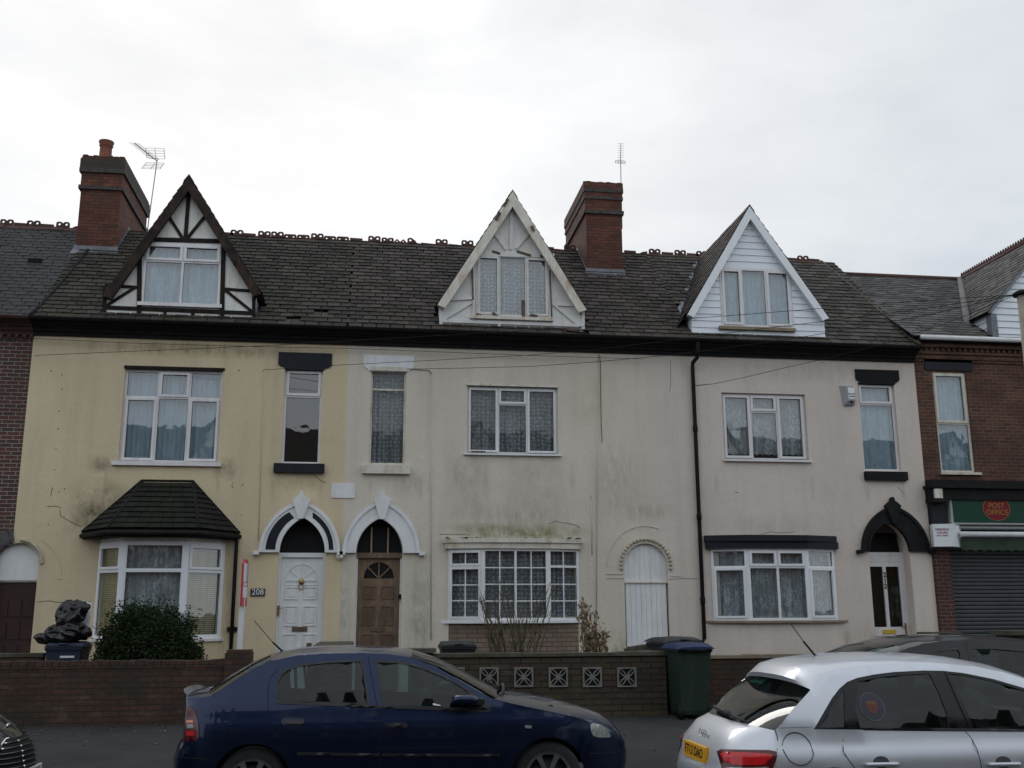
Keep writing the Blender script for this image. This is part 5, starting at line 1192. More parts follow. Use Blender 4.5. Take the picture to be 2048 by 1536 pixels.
# alarm box
x0, z0, x1, z1 = rect(1681, 771, 1708, 811, -.05)
al = thing('alarm_box', 'grey plastic burglar alarm box beside the narrow upper window', 'alarm box', (x0, 0, z0))
ab = MB(); fx = x0+.07
ab.add([(x0, 0, z1), (x1, 0, z1), (x1-.0, 0, z0+.02), (x0+.06, 0, z0), (x0+.11, -.10, z1-.02), (x1-.01, -.10, z1-.02), (x1-.01, -.12, z0+.10), (x0+.13, -.12, z0+.10), (x0+.08, -.05, z0+.005), (x1-.01, -.05, z0+.01)],
       [(0, 4, 5, 1), (4, 7, 6, 5), (0, 3, 8, 7, 4), (7, 8, 9, 6), (1, 5, 6, 9, 2), (3, 2, 9, 8)])
ab.build('casing', simple('grey_alarm_plastic', (.33, .34, .36), .5, var=.1), al)
lx = (x0+.13+x1-.01)/2; MB().box(x0+.14, -.125, z0+.135, x1-.02, -.1155, z1-.06).build('label_plate', M['upvcR'], al)
text('lettering', 'BURGLAR', M['black'], al, lambda u, v, n: (lx+u, -.1275-n, z0+.235+v), .034, .001, bold=.0008); text('lettering', 'ALARM', M['black'], al, lambda u, v, n: (lx+u, -.1275-n, z0+.185+v), .042, .001, bold=.0008)
MB().ball((lx, -.10, z0+.07), .028, 10, 6).build('lens', M['black'], al)
# number plaque
r_ = rect(501, 1177, 530, 1192, -.02); hn = thing('house_number_plaque', 'small slate plaque reading 208 on the yellow wall left of the white door', 'plaque', (r_[0], 0, r_[1]))
MB().box(r_[0], -.025, r_[1], r_[2], .0, r_[3]).build('plaque', simple('dark_slate_plaque', (.035, .035, .04), .6), hn)
text('lettering', '208', M['upvcR'], hn, lambda u, v, n: ((r_[0]+r_[2])/2+u, -.027-n, (r_[1]+r_[3])/2+v), .15, .001)

# ---------------------------------------------------------------- aerials
def aerial_big():
    yb = 4.95+.05; bx, bz = W(297, 445, yb); tx, tz = W(314, 322, yb)
    t = thing('tv_aerial', 'large television aerial with grid reflector on a leaning mast behind the left chimney', 'aerial', (bx, yb, bz-.6))
    MB().tube([(bx-.02, yb, bz-.6), (bx, yb, bz), (tx, yb, tz), (tx+.01, yb, tz+.05)], .014, 6).build('mast', M['alu'], t)
    hx, hz = W(272, 293, yb-.3); MB().tube([(tx, yb, tz), (hx, yb-.5, hz)], .012, 6).build('boom', M['alu'], t)
    el = MB(); A = Vector((tx, yb, tz)); B = Vector((hx, yb-.5, hz))
    for i in range(15): p = A.lerp(B, .12+.86*i/14); el.tube([p+Vector((-.13, -.02, 0)), p+Vector((.13, .02, 0))], .004, 4)
    el.build('director', M['alu'], t)
    g_ = MB()
    def grid(c):
        c = [Vector((W(*p, yb)[0], yb, W(*p, yb)[1])) for p in c]
        for i in range(5): s = i/4; g_.tube([c[0].lerp(c[3], s), c[1].lerp(c[2], s)], .005, 4)
        for s in (0, .5, 1): g_.tube([c[0].lerp(c[1], s), c[3].lerp(c[2], s)], .007, 4)
    grid([(291, 296), (328, 297), (330, 318), (294, 316)]); grid([(293, 325), (329, 326), (320, 338), (283, 337)])
    g_.build('reflector', M['alu'], t)
def aerial_small():
    yb = 3.6; bx, bz = W(1243, 420, yb); tx, tz = W(1241, 322, yb)
    t = thing('tv_aerial', 'small upright television aerial on a short mast at the right edge of the right chimney', 'aerial', (bx, yb, bz-.3))
    MB().tube([(bx, yb, bz-.5), (tx, yb, tz)], .013, 6).build('mast', M['alu'], t)
    hx, hz = W(1238, 294, yb); MB().tube([(tx, yb, tz), (hx, yb-.2, hz)], .009, 5).build('boom', M['alu'], t)
    el = MB()
    for i in range(8): p = Vector((tx, yb, tz+.03)).lerp(Vector((hx, yb-.2, hz)), i/7); el.tube([p+Vector((-.085, 0, 0)), p+Vector((.085, 0, 0))], .004, 4)
    el.build('director', M['alu'], t)
    g_ = MB()
    for dz in (0, .035, .07): g_.tube([(tx-.13, yb+.03, tz-.05+dz), (tx+.13, yb+.03, tz-.05+dz)], .006, 4)
    for dx in (-.13, -.05, .05, .13): g_.tube([(tx+dx, yb+.03, tz-.05), (tx+dx, yb+.03, tz+.02)], .006, 4)
    g_.build('reflector', M['alu'], t)
aerial_big(); aerial_small()

# ---------------------------------------------------------------- telegraph pole and overhead wires
PX, PY = WX(2053, 640, -6.0), -6.0; PZ = WZ(2040, 592, -6.0)
tp = thing('telegraph_pole', 'pale wooden telegraph pole with dark cap at the right edge of the view', 'pole', (PX, PY, .13))
MB().lathe((PX, PY, .13), [(.15, 0), (.10, PZ-.13)], 14).build('pole_shaft', simple('grey_weathered_pole', (.30, .27, .22), .9, var=.2, scale=5), tp)
MB().lathe((PX, PY, PZ-.0), [(.10, 0), (.155, .01), (.16, .05), (.10, .085), (.02, .09)], 16).build('pole_cap', M['timber'], tp)
wires = [('thin wire from the pole to the far left of the yellow wall', [(69, 711), (230, 704), (401, 697), (560, 690), (760, 678), (1060, 661), (1300, 643), (1488, 629), (1654, 616), (1850, 601), (2040, 588)], 0),
         ('thin wire from the pole to the hook left of the narrow yellow-wall window', [(526, 740), (663, 731), (860, 721), (1060, 710), (1180, 701), (1380, 676), (1520, 658), (1654, 642), (1850, 617), (2040, 588)], 0),
         ('thin wire from the pole to the white-hooded narrow window', [(815, 738), (940, 736), (1060, 733), (1189, 724), (1333, 711), (1534, 685), (1654, 666), (1850, 631), (2040, 588)], 0),
         ('thin wire from the pole to the hook above the lace-curtained upper window', [(1388, 771), (1425, 768), (1488, 755), (1560, 738), (1643, 719), (1760, 690), (1900, 644), (2040, 588)], 0)]
for lb, pts, _ in wires:
    n = len(pts); x0p, x1p = pts[0][0], pts[-1][0]; P3 = []
    for px, py in pts:
        # the wire lies in one vertical plane from its wall hook to the pole head
        ax = WX(*pts[0], -.06); a = Vector((ax, -.06)); b = Vector((PX, PY)); d = FW*F+RT*(px-1024)-UP*(py-768)
        dxy = Vector((d.x, d.y)); e_ = b-a; c = Vector((CAM.x, CAM.y))
        den = e_.x*dxy.y-e_.y*dxy.x; s = ((c.x-a.x)*dxy.y-(c.y-a.y)*dxy.x)/den; t = ((a.x-c.x)*e_.y-(a.y-c.y)*e_.x)/(-(e_.x*dxy.y-e_.y*dxy.x))
        t = ((a.x+e_.x*s-c.x)*dxy.x+(a.y+e_.y*s-c.y)*dxy.y)/dxy.length_squared
        P3.append(CAM+d*t)
    P3[-1] = Vector((PX-.12, PY, PZ+.02))
    o = MB().tube(P3, .005, 5).build('overhead_wire', M['gasket']); tag(o, lb, 'wire', 'overhead wires')
P3 = [Vector((*[W(px, py, -.10)[0]], -.10, W(px, py, -.10)[1])) for px, py in [(0, 671), (69, 677), (258, 686), (500, 693), (700, 697), (860, 703), (1060, 711), (1287, 718)]]
o = MB().tube(P3, .005, 5).build('overhead_wire', M['gasket']); tag(o, 'long wire running just under the black eaves across the yellow and cream fronts', 'wire', 'overhead wires')

# ---------------------------------------------------------------- garden walls
def garden_wall(label, x0, x1, y0, y1, zt, mat, cop, zb=.1, ctop=.05, over=.02, grp='low garden walls'):
    t = thing('garden_wall', label, 'wall', ((x0+x1)/2, (y0+y1)/2, zb), grp)
    MB().box(x0, y0, zb, x1, y1, zt-ctop).build('brickwork', M[mat], t)
    c = MB(); n = max(1, int((x1-x0)/.62))
    for i in range(n): c.box(x0-over+(x1-x0+2*over)*i/n+.002, y0-over, zt-ctop+.001, x0-over+(x1-x0+2*over)*(i+1)/n-.003, y1+over, zt+random.uniform(-.004, .006))
    c.build('coping', M[cop], t); return t
zw1 = WZ(200, 1322, -4.8); xe = WX(497, 1400, -4.8)
g1_ = garden_wall('old red brick garden wall topped with rough bricks, left of the blue car', -9.5, xe, -4.8, -4.58, zw1-.065, 'brickW', 'coping', over=0, ctop=.0)
cb_ = MB()
x = -9.5
while x < xe-.40: w_ = random.uniform(.10, .12); cb_.box(x+.004, -4.81, zw1-.10, x+w_-.004, -4.575, zw1+random.uniform(-.012, .01)); x += w_
cb_.build('brick_on_edge', M['brickW'], g1_)
xp = WX(450, 1310, -4.82); MB().box(xp, -4.84, .1, xe+.01, -4.5, WZ(470, 1306, -4.8)).box(xp+.02, -4.82, WZ(470, 1306, -4.8), xe-.0, -4.52, WZ(470, 1300, -4.8)).build('pier', M['brickW'], g1_)
zl = WZ(40, 1307, -3.2); garden_wall('dark low dividing ledge behind the old brick wall, by the dark door', -9.0, WX(88, 1310, -3.2), -3.3, -3.1, zl, 'brickW', 'coping')
zw2 = WZ(1100, 1306, -4.82); xw0, xw1 = WX(640, 1306, -4.8), WX(1331, 1306, -4.8)
g2_ = garden_wall('buff stone-effect garden wall with pierced screen blocks, behind the blue car', WX(850, 1306, -4.8), xw1, -4.8, -4.62, zw2, 'stoneW', 'coping', over=.03)
for px in (842, 910, 978, 1047.5, 1116.5, 1184.5, 1253.5):
    x0, z0, x1, z1 = rect(px-19, 1334.5, px+19, 1374, -4.81); m = MB(); cx_, cz_ = (x0+x1)/2, (z0+z1)/2; h = (x1-x0)/2
    ho = []
    for k in range(4):
        a = R(90*k); ca, sa = math.cos(a), math.sin(a); rot = lambda u, v: (cx_+(u*ca-v*sa)*h, cz_+(u*sa+v*ca)*h)
        ho.append([rot(*p) for p in ((-.60, .84), (.60, .84), (.34, .66), (.14, .44), (0, .20), (-.14, .44), (-.34, .66))])
        ho.append([rot((t-w_)*.7071, (t+w_)*.7071) for t, w_ in ((.22, 0), (.45, .10), (.70, .13), (.95, .09), (1.12, 0), (.95, -.09), (.70, -.13), (.45, -.10))])
    m.prism(q(x0, z0, x1, z1), -4.825, -4.79, [ho[i] for i in range(8)])
    so_ = m.build('screen_block', M['screen'], g2_)
    MB().box(x0+.005, -4.803, z0+.005, x1-.005, -4.7995, z1-.005).build('dark_hole_backing', M['gasket'], so_)  # flat black sheet on the wall stands in for shade inside the block holes
MB().box(xw1-.2, -4.62, .1, xw1, -3.2, zw2-.055).build('return_wall', M['stoneW'], g2_); MB().box(xw1-.23, -4.59, zw2-.054, xw1+.03, -3.2, zw2).build('return_coping', M['coping'], g2_)
zp = WZ(840, 1297, -4.82); xa, xb = WX(813, 1300, -4.85), WX(872, 1300, -4.85); MB().box(xa+.04, -4.88, .1, xb-.04, -4.56, zp-.06).build('pier', M['stoneW'], g2_); MB().box(xa, -4.92, zp-.059, xb, -4.52, zp).build('pier_cap', M['coping'], g2_)
zz = WZ(655, 1296, -3.8); xa, xb = WX(622, 1300, -3.8), WX(700, 1300, -3.8)
gw = garden_wall('short mossy dividing wall between the two front doors', xa, xb, -4.7, -.3, zz, 'stoneW', 'coping')
MB().box(xa-.02, -4.75, zz-.02, xa+.05, -4.65, zz+.10).build('gate_post_stub', M['bare'], gw)
zw3 = WZ(1560, 1309, -4.7); garden_wall('dark brick garden wall with buff coping behind the silver car', WX(1400, 1309, -4.7), WX(1860, 1309, -4.7), -4.7, -4.5, zw3, 'brickW', 'copingB', over=.03)
for px0, px1, py, lb in ((1862, 1926, 1264, 'stone capped gate pier in front of the brick shop pier'), (2012, 2100, 1261, 'stone capped gate pier at the right edge by the shutter')):
    z_ = WZ((px0+px1)/2, py, -4.3); xa, xb = WX(px0, py, -4.5), WX(px1, py, -4.5)
    t = thing('gate_pier', lb, 'pier', ((xa+xb)/2, -4.3, .2), 'gate piers by the shop')
    MB().box(xa+.06, -4.45, .1, xb-.06, -4.12, z_-.07).build('pier_shaft', M['brickW'], t); MB().box(xa, -4.5, z_-.069, xb, -4.06, z_).build('pier_cap', M['coping'], t)
x, z = W(1292, 1296, -3.9); m = MB()
m.obox((x-.26, -4.0, z-.05), (.97, .1, .12), (-.1, .97, 0), (0, 0, 1), .52, .2, .07); tag(m.build('broken_slab', M['coping']), 'broken mossy stone slab lying on the buff garden wall by the white passage door', 'slab')

# ---------------------------------------------------------------- bins
def wheelie_bin(label, cx_, cy, zb, w_, d, h, bodym, lidm, rot=0, lid_open=0.0, wheels=True):
    t = thing('wheelie_bin', label, 'bin', (cx_, cy, zb), 'wheelie bins'); ca, sa = math.cos(rot), math.sin(rot)
    def tr(u, v, z): return (cx_+u*ca-v*sa, cy+u*sa+v*ca, zb+z)
    b = MB(); secs = [(.76, .80, 0.06), (.80, .84, .12), (.97, .97, h*.86), (1.0, 1.0, h*.90), (1.06, 1.05, h*.905), (1.06, 1.05, h*.935)]
    for (a, c, z) in secs:
        for sx, sy in ((-1, -1), (1, -1), (1, 1), (-1, 1)): b.v.append(tr(sx*w_/2*a, sy*d/2*c, z))
    for i in range(len(secs)-1):
        for k in range(4): b.f.append((i*4+k, i*4+(k+1) % 4, i*4+4+(k+1) % 4, i*4+4+k)); b.tone.append(.5); b.sm.append(False)
    b.f.append((0, 1, 2, 3)); b.tone.append(.5); b.sm.append(False)
    o = b.build('bin_body', bodym, t)
    bv = o.modifiers.new('b', 'BEVEL'); bv.width = .015; bv.segments = 2
    l = MB(); n = 6; rows = []
    for i in range(n+1):
        v = -d/2*1.10+(d*1.18)*i/n; zz = h*.945+.075*math.sin(math.pi*(.12+.80*i/n))
        rows.append([tr(-w_/2*1.09, v, h*.94), tr(-w_/2*.98, v, zz), tr(0, v, zz+.012), tr(w_/2*.98, v, zz), tr(w_/2*1.09, v, h*.94)])
    for r__ in rows: l.v += r__
    for i in range(n):
        for k in range(4): l.f.append((i*5+k, i*5+k+1, i*5+6+k, i*5+5+k)); l.tone.append(.5); l.sm.append(True)
    l.f += [(0, 1, 2, 3, 4), tuple(5*n+k for k in (4, 3, 2, 1, 0))]; l.tone += [.5, .5]; l.sm += [False, False]
    lo = l.build('bin_lid', lidm, t); 
    MB().tube([tr(-w_*.32, d/2*1.18, h*.93), tr(w_*.32, d/2*1.18, h*.93)], .018, 8).build('bin_handle', bodym, t); MB().tube([tr(-w_*.12, -d/2*1.12, h*.985), tr(w_*.12, -d/2*1.12, h*.985)], .016, 6).build('lid_handle', lidm, lo)
    if wheels:
        for s in (-1, 1):
            p = tr(s*w_*.44, d*.34, .10); wmb = MB(); ax = Vector((ca, sa, 0))
            wmb.tube([Vector(p)-ax*.03, Vector(p)+ax*.03], .10, 16); wmb.build('wheel', M['gasket'], t)
    return t
binblack = simple('black_bin_plastic', (.022, .024, .028), .5, var=.25, scale=6, dirt=((.06, .055, .05), .3))
binnavy = simple('navy_bin_plastic', (.018, .026, .05), .5, var=.25, scale=6)
bingreen = simple('green_bin_plastic', (.009, .024, .015), .6, var=.2, scale=4, dirt=((.05, .06, .04), .35))
binblue = simple('blue_bin_lid', (.009, .026, .090), .5, var=.15, scale=6)
xg, yg = WX(1385, 1350, -5.2), -5.0
wheelie_bin('green wheelie bin with a blue lid standing on the pavement between two garden walls', xg-.0, -4.98, .24, .51, .62, 1.04, bingreen, binblue, rot=R(184))
wheelie_bin('black wheelie bin half hidden behind the green one', WX(1352, 1350, -4.3), -4.25, .25, .58, .68, 1.10, binblack, binblack, rot=R(10))
wheelie_bin('dark grey wheelie bin lid showing above the buff wall by the bay window', WX(914, 1300, -3.4), -3.4, .28, .52, .66, WZ(914, 1283, -3.6)-.28-.02, binblack, binblack)
bx_, bzt = WX(137, 1300, -3.4), WZ(137, 1288, -3.5)
b3 = wheelie_bin('navy wheelie bin buried under black rubbish bags beside the dark red door', bx_, -3.4, .28, .50, .55, bzt-.28+.02, binnavy, binnavy)
def sack(label, c, s, seed, mat, grp='rubbish bags on the navy bin', shear=0.0, knot=0.0):
    """knotted bin bag: a closed surface pulled into folds"""
    rnd = random.Random(seed); bm = bmesh.new(); bmesh.ops.create_icosphere(bm, subdivisions=5, radius=1)
    dirs = [(Vector((rnd.uniform(-1, 1), rnd.uniform(-1, 1), rnd.uniform(-1, 1))).normalized(), rnd.uniform(4, 12), rnd.uniform(-.22, .20)) for _ in range(26)]
    o3 = Vector((seed*3.1, seed, 0))
    for v in bm.verts:
        d = v.co.normalized(); k = 1.0
        for (u, sh_, a) in dirs: k += a*math.exp(-sh_*(1-d.dot(u)))
        r1 = 1-abs(mnoise.noise(d*1.7+o3)*2.0); r2 = 1-abs(mnoise.noise(d*4.2+o3)*2.0); r3 = 1-abs(mnoise.noise(d*10+o3)*2.0)
        k += .24*(r1-.6)+.045*(r2-.6)+.03*math.sin(11*math.atan2(d.y, d.x)+4*d.z+o3.x)*(1-d.z*d.z)+knot*math.exp(-26*(1-d.dot(Vector((.86, -.1, .5)))))
        v.co = Vector((c[0]+d.x*s[0]*k+shear*d.z*s[2], c[1]+d.y*s[1]*k, c[2]+d.z*s[2]*k))
    bm.normal_update()
    me = bpy.data.meshes.new('rubbish_bag'); bm.to_mesh(me); bm.free()
    for p in me.polygons: p.use_smooth = True
    me.materials.append(mat); o = bpy.data.objects.new('rubbish_bag', me); COL.objects.link(o); tag(o, label, 'rubbish bag', grp); return o
bb_ = NB('black_bag_plastic'); bb_.set(Roughness=.28); bb_.col((.010, .009, .011)); bb_.bump(bb_.noise(7, 5, .6, dist=1.5), .5, .05)
yS = -3.4
def WW(px, py, Y=yS): x, z = W(px, py, Y); return x, z
x, z = WW(142, 1231); sack('upper knotted black rubbish bag at the top of the heap on the navy bin', (x, yS, z), (.205, .2, .225), 3, bb_.m, shear=.2, knot=.35)
x, z = WW(137, 1266); sack('lower black rubbish bag draped over the navy bin', (x, yS, z), (.29, .28, .16), 5, bb_.m)
x, z = WW(97, 1276); sack('loose torn end of black rubbish bag hanging left off the navy bin', (x, yS-.05, z), (.16, .12, .09), 9, bb_.m, shear=-.5)
m = MB(); x, z = WW(103, 1316, -3.66); m.box(x+.12, -3.672, z-.0, x+.32, -3.662, z+.03); m.build('bin_sticker', M['upvcR'], b3)
x, z = WW(163, 1225, -3.3); o = MB().add([(x-.04, -3.2, z-.25), (x+.12, -3.25, z-.22), (x+.10, -3.15, z+.15), (x-.02, -3.2, z+.18)], [(0, 1, 2, 3)]).build('bag_scrap', M['upvcR'])
tag(o, 'scrap of white plastic sheet behind the rubbish bags', 'plastic scrap'); s_ = o.modifiers.new('s', 'SOLIDIFY'); s_.thickness = .01

# ---------------------------------------------------------------- estate agent's board
xs, ys = WX(482, 1250, -3.0), -3.0
eb = thing('estate_agent_board', 'white post with a narrow red and white agent board beside the black downpipe', 'sign', (xs, ys, .3))
zt_, zb_ = WZ(487, 1119, ys), WZ(484, 1213, ys)
MB().box(xs-.04, ys-.035, .3, xs+.04, ys+.035, zb_+.3).build('post', M['upvcR'], eb)
w_ = .50; ang = R(87); du = Vector((math.cos(ang), math.sin(ang), 0)); nn = Vector((math.sin(ang), -math.cos(ang), 0))
def ebf(a, d, z): return tuple(Vector((xs+.02, ys, 0))+du*a+nn*(-d)+Vector((0, 0, z)))
H_ = zt_-zb_
out_ = [(-w_/2, zb_), (w_/2, zb_), (w_/2, zt_-.08), (w_/2-.08, zt_), (-w_/2+.08, zt_), (-w_/2, zt_-.08)]
MB().prism(out_, -.012, .012, fr=ebf).build('board', simple('red_board', (.50, .03, .05), .4, var=.05), eb)
ep = MB(); ep.prism(q(-w_/2+.05, zb_+H_*.52, .05, zt_-.06), -.0155, -.0122, fr=ebf); ep.prism(q(-w_/2+.06, zb_+H_*.19, w_/2-.06, zb_+H_*.42), -.0155, -.0122, fr=ebf); ep.prism(q(-w_/2+.1, zb_+H_*.44, w_/2-.1, zb_+H_*.50), -.0155, -.0122, fr=ebf)
ep.build('white_panel', M['upvcR'], eb)
MB().prism(q(.06, zb_+H_*.52, w_/2-.05, zt_-.06), -.0155, -.0122, fr=ebf).build('mauve_panel', simple('mauve_panel', (.42, .36, .50), .5), eb)

# ---------------------------------------------------------------- plants
def leafy(name, label, cat, c, s, n, mats, leaf=(.05, .03), stems=0, seed=1, shape=None):
    rnd = random.Random(seed); t = thing(name, label, cat, (c[0], c[1], .3)); lobes = [(Vector((rnd.gauss(0, .38), rnd.gauss(0, .38), rnd.uniform(-.5, .55))), rnd.uniform(.35, .6)) for _ in range(26)]
    mb = MB(); k = 0
    while k < n:
        p = Vector((rnd.uniform(-1.2, 1.2), rnd.uniform(-1.2, 1.2), rnd.uniform(-1.2, 1.2)))
        Rr = (abs(p.x)**2.6+abs(p.y)**2.6+abs(p.z)**2.6)**(1/2.6); lim = 1+.16*mnoise.noise(p*2.3)+.10*mnoise.noise(p*6)
        if not (lim-.38 < Rr < lim+(.13 if rnd.random() < .10 else 0)): continue
        P_ = Vector((c[0]+p.x*s[0], c[1]+p.y*s[1], c[2]+p.z*s[2]))
        if P_.z < .3: continue
        a = Vector((rnd.gauss(0, 1), rnd.gauss(0, 1), rnd.gauss(0, .6))).normalized(); b_ = a.cross(Vector((rnd.gauss(0, 1), rnd.gauss(0, 1), rnd.gauss(0, 1)))).normalized()
        l, w_ = leaf[0]*rnd.uniform(.7, 1.3), leaf[1]*rnd.uniform(.7, 1.3); mb.t = rnd.random()
        mb.add([P_-a*l, P_-b_*w_*.6, P_+a*l, P_+b_*w_*.6], [(0, 1, 2, 3)]); k += 1
    mb.build('foliage', mats, t, recalc=False)
    st = MB()
    for i in range(16):
        x, y = rnd.gauss(0, .15), rnd.gauss(0, .15); q_ = lobes[i][0]
        st.tube([(c[0]+x*s[0], c[1]+y*s[1], .28), (c[0]+(x+q_.x)*.5*s[0], c[1]+(y+q_.y)*.5*s[1], (.28+c[2])/2), (c[0]+q_.x*s[0], c[1]+q_.y*s[1], c[2]+q_.z*s[2])], [.02, .014, .006], 5)
    st.build('stem', M['bare'], t); return t
def leaf_mat(name, c, c2, tr=.2):
    b = NB(name); b.set(Roughness=.75, Specular_IOR_Level=.2); a = b.n('ShaderNodeAttribute', attribute_name='tone')
    b.col(b.mix(a.outputs['Fac'], c, c2)); return b.m
x0, z0 = W(195, 1300, -3.4); x1, z1 = W(400, 1222, -3.4)
leafy('evergreen_bush', 'dense dark evergreen bush in front of the bay window', 'bush', ((x0+x1)/2, -3.3, .70), ((x1-x0)/2*1.05, .80, (z1-.70)*1.02), 60000, leaf_mat('dark_leaf', (.006, .015, .005), (.026, .044, .014)), (.026, .017), seed=4)
def twig_plant(name, label, px, py0, base, pts, n, r0, seed, mat):
    rnd = random.Random(seed); Y = -3.2; t = thing(name, label, 'shrub', (WX(px, 1300, Y), Y, .3)); mb = MB()
    for i in range(n):
        p = pts[i % len(pts)]; tx, tz = W(p[0]+rnd.uniform(-6, 6), p[1]+rnd.uniform(-6, 18), Y); bx, bz = W(base+rnd.uniform(-40, 40), 1320, Y)
        a = Vector((bx, Y+rnd.uniform(-.15, .15), .3)); b_ = Vector((tx, Y+rnd.uniform(-.3, .3), tz)); m_ = a.lerp(b_, .5)+Vector((rnd.uniform(-.04, .04), 0, .04))
        path = [a, a.lerp(m_, .5)+Vector((rnd.uniform(-.02, .02), 0, 0)), m_, m_.lerp(b_, .5)+Vector((rnd.uniform(-.03, .03), 0, 0)), b_]
        mb.tube(path, [r0, r0*.85, r0*.7, r0*.5, r0*.25], 5)
        for k in range(5):
            s = rnd.uniform(.3, .95); q0 = a.lerp(b_, s); q1 = q0+(b_-a).normalized()*.16+Vector((rnd.uniform(-.12, .12), rnd.uniform(-.1, .1), rnd.uniform(0, .08))); mb.tube([q0, q1], [r0*.4, r0*.15], 4)
    mb.build('branches', mat, t); return t
twig = simple('green_brown_twig', (.085, .075, .04), .9, var=.4, scale=20)
twig_plant('bare_shrub', 'bare thorny rose shrub with thin upright stems in front of the cottage-pane window', 1030, 1300, 1030,
           [(958, 1175), (963, 1200), (985, 1180), (998, 1140), (1010, 1190), (1030, 1180), (1060, 1200), (1082, 1190), (1100, 1165), (1112, 1150), (1045, 1210), (975, 1215)], 38, .012, 2, twig)
dry = leaf_mat('dry_leaf', (.30, .25, .15), (.14, .085, .045)); Yd_ = -3.3
xd0, xd1 = WX(1153, 1250, Yd_), WX(1217, 1250, Yd_); zt0 = WZ(1170, 1197, Yd_)
td = thing('withered_shrub', 'withered shrub with dead brown and cream leaves beside the conduit', 'shrub', ((xd0+xd1)/2, Yd_, .3)); mb = MB(); st = MB(); rnd = random.Random(8)
tips = [(1160, 1200), (1170, 1197), (1178, 1205), (1165, 1225), (1188, 1222), (1195, 1240), (1206, 1255), (1214, 1262), (1200, 1275), (1180, 1240), (1170, 1250), (1212, 1285), (1190, 1265)]
for i in range(26):
    tx, tz = W(tips[i % 13][0]+rnd.uniform(-3, 3), tips[i % 13][1]+rnd.uniform(0, 8), Yd_); a = Vector(((xd0+xd1)/2+rnd.uniform(-.12, .08), Yd_+rnd.uniform(-.1, .1), .3)); b_ = Vector((tx, Yd_+rnd.uniform(-.2, .2), tz))
    st.tube([a, a.lerp(b_, .5)+Vector((rnd.uniform(-.04, .04), 0, 0)), b_], [.009, .007, .003], 5)
    for k in range(46):
        s = rnd.uniform(.35, 1.0); p = a.lerp(b_, s)+Vector((rnd.gauss(0, .03), rnd.gauss(0, .03), rnd.gauss(0, .03))); u = Vector((rnd.gauss(0, .5), rnd.gauss(0, .5), rnd.gauss(0, 1))).normalized(); v = u.cross(Vector((rnd.gauss(0, 1), rnd.gauss(0, 1), 0))).normalized()
        l = rnd.uniform(.026, .055); mb.t = rnd.random(); mb.add([p-u*l, p-v*l*.42, p+u*l, p+v*l*.42], [(0, 1, 2, 3)])
mb.build('foliage', dry, td, recalc=False); st.build('branches', M['bare'], td)
lf = MB(); rnd = random.Random(11)
for i in range(260):
    x = rnd.uniform(-7, 7); y = -4.85-abs(rnd.gauss(0, .9)); 
    if y < -8.8: continue
    z = .03+(y+9.10)/4.40*.24+.006; s = rnd.uniform(.012, .035); a = rnd.uniform(0, 6.3); lf.t = rnd.random()**.5
    lf.add([(x+s*math.cos(a), y+s*math.sin(a), z), (x+s*.6*math.cos(a+1.6), y+s*.6*math.sin(a+1.6), z+.012), (x-s*math.cos(a), y-s*math.sin(a), z+.004), (x-s*.6*math.cos(a+1.6), y-s*.6*math.sin(a+1.6), z+.01)], [(0, 1, 2, 3)])
tag(lf.build('fallen_leaves', dry, recalc=False), kind='stuff')
wd = MB()
for i in range(500):
    x = rnd.uniform(-7, 5.5); y = -4.84-abs(rnd.gauss(0, .06)); z = .26; h = rnd.uniform(.01, .045); wd.t = rnd.random()
    wd.add([(x, y, z), (x+.008, y, z), (x+rnd.uniform(-.02, .02), y-.01, z+h)], [(0, 1, 2)])
tag(wd.build('weeds', leaf_mat('weed', (.03, .05, .015), (.07, .085, .03)), recalc=False), kind='stuff')

for (px, py) in ((240, 1453), (250, 1443), (306, 1445)):
    d = FW*F+RT*(px-1024)-UP*(py-768); t = (.16-CAM.z)/d.z; p = CAM+d*t
    o = MB().add([p+Vector((-.02, -.015, .03)), p+Vector((.022, -.02, .026)), p+Vector((.018, .02, .035)), p+Vector((-.015, .018, .028))], [(0, 1, 2, 3)]).build('litter_scrap', M['upvcR'])
    m_ = o.modifiers.new('s', 'SOLIDIFY'); m_.thickness = .004; tag(o, 'tiny white scrap of litter on the pavement at the foot of the old brick wall', 'litter', 'white litter scraps')

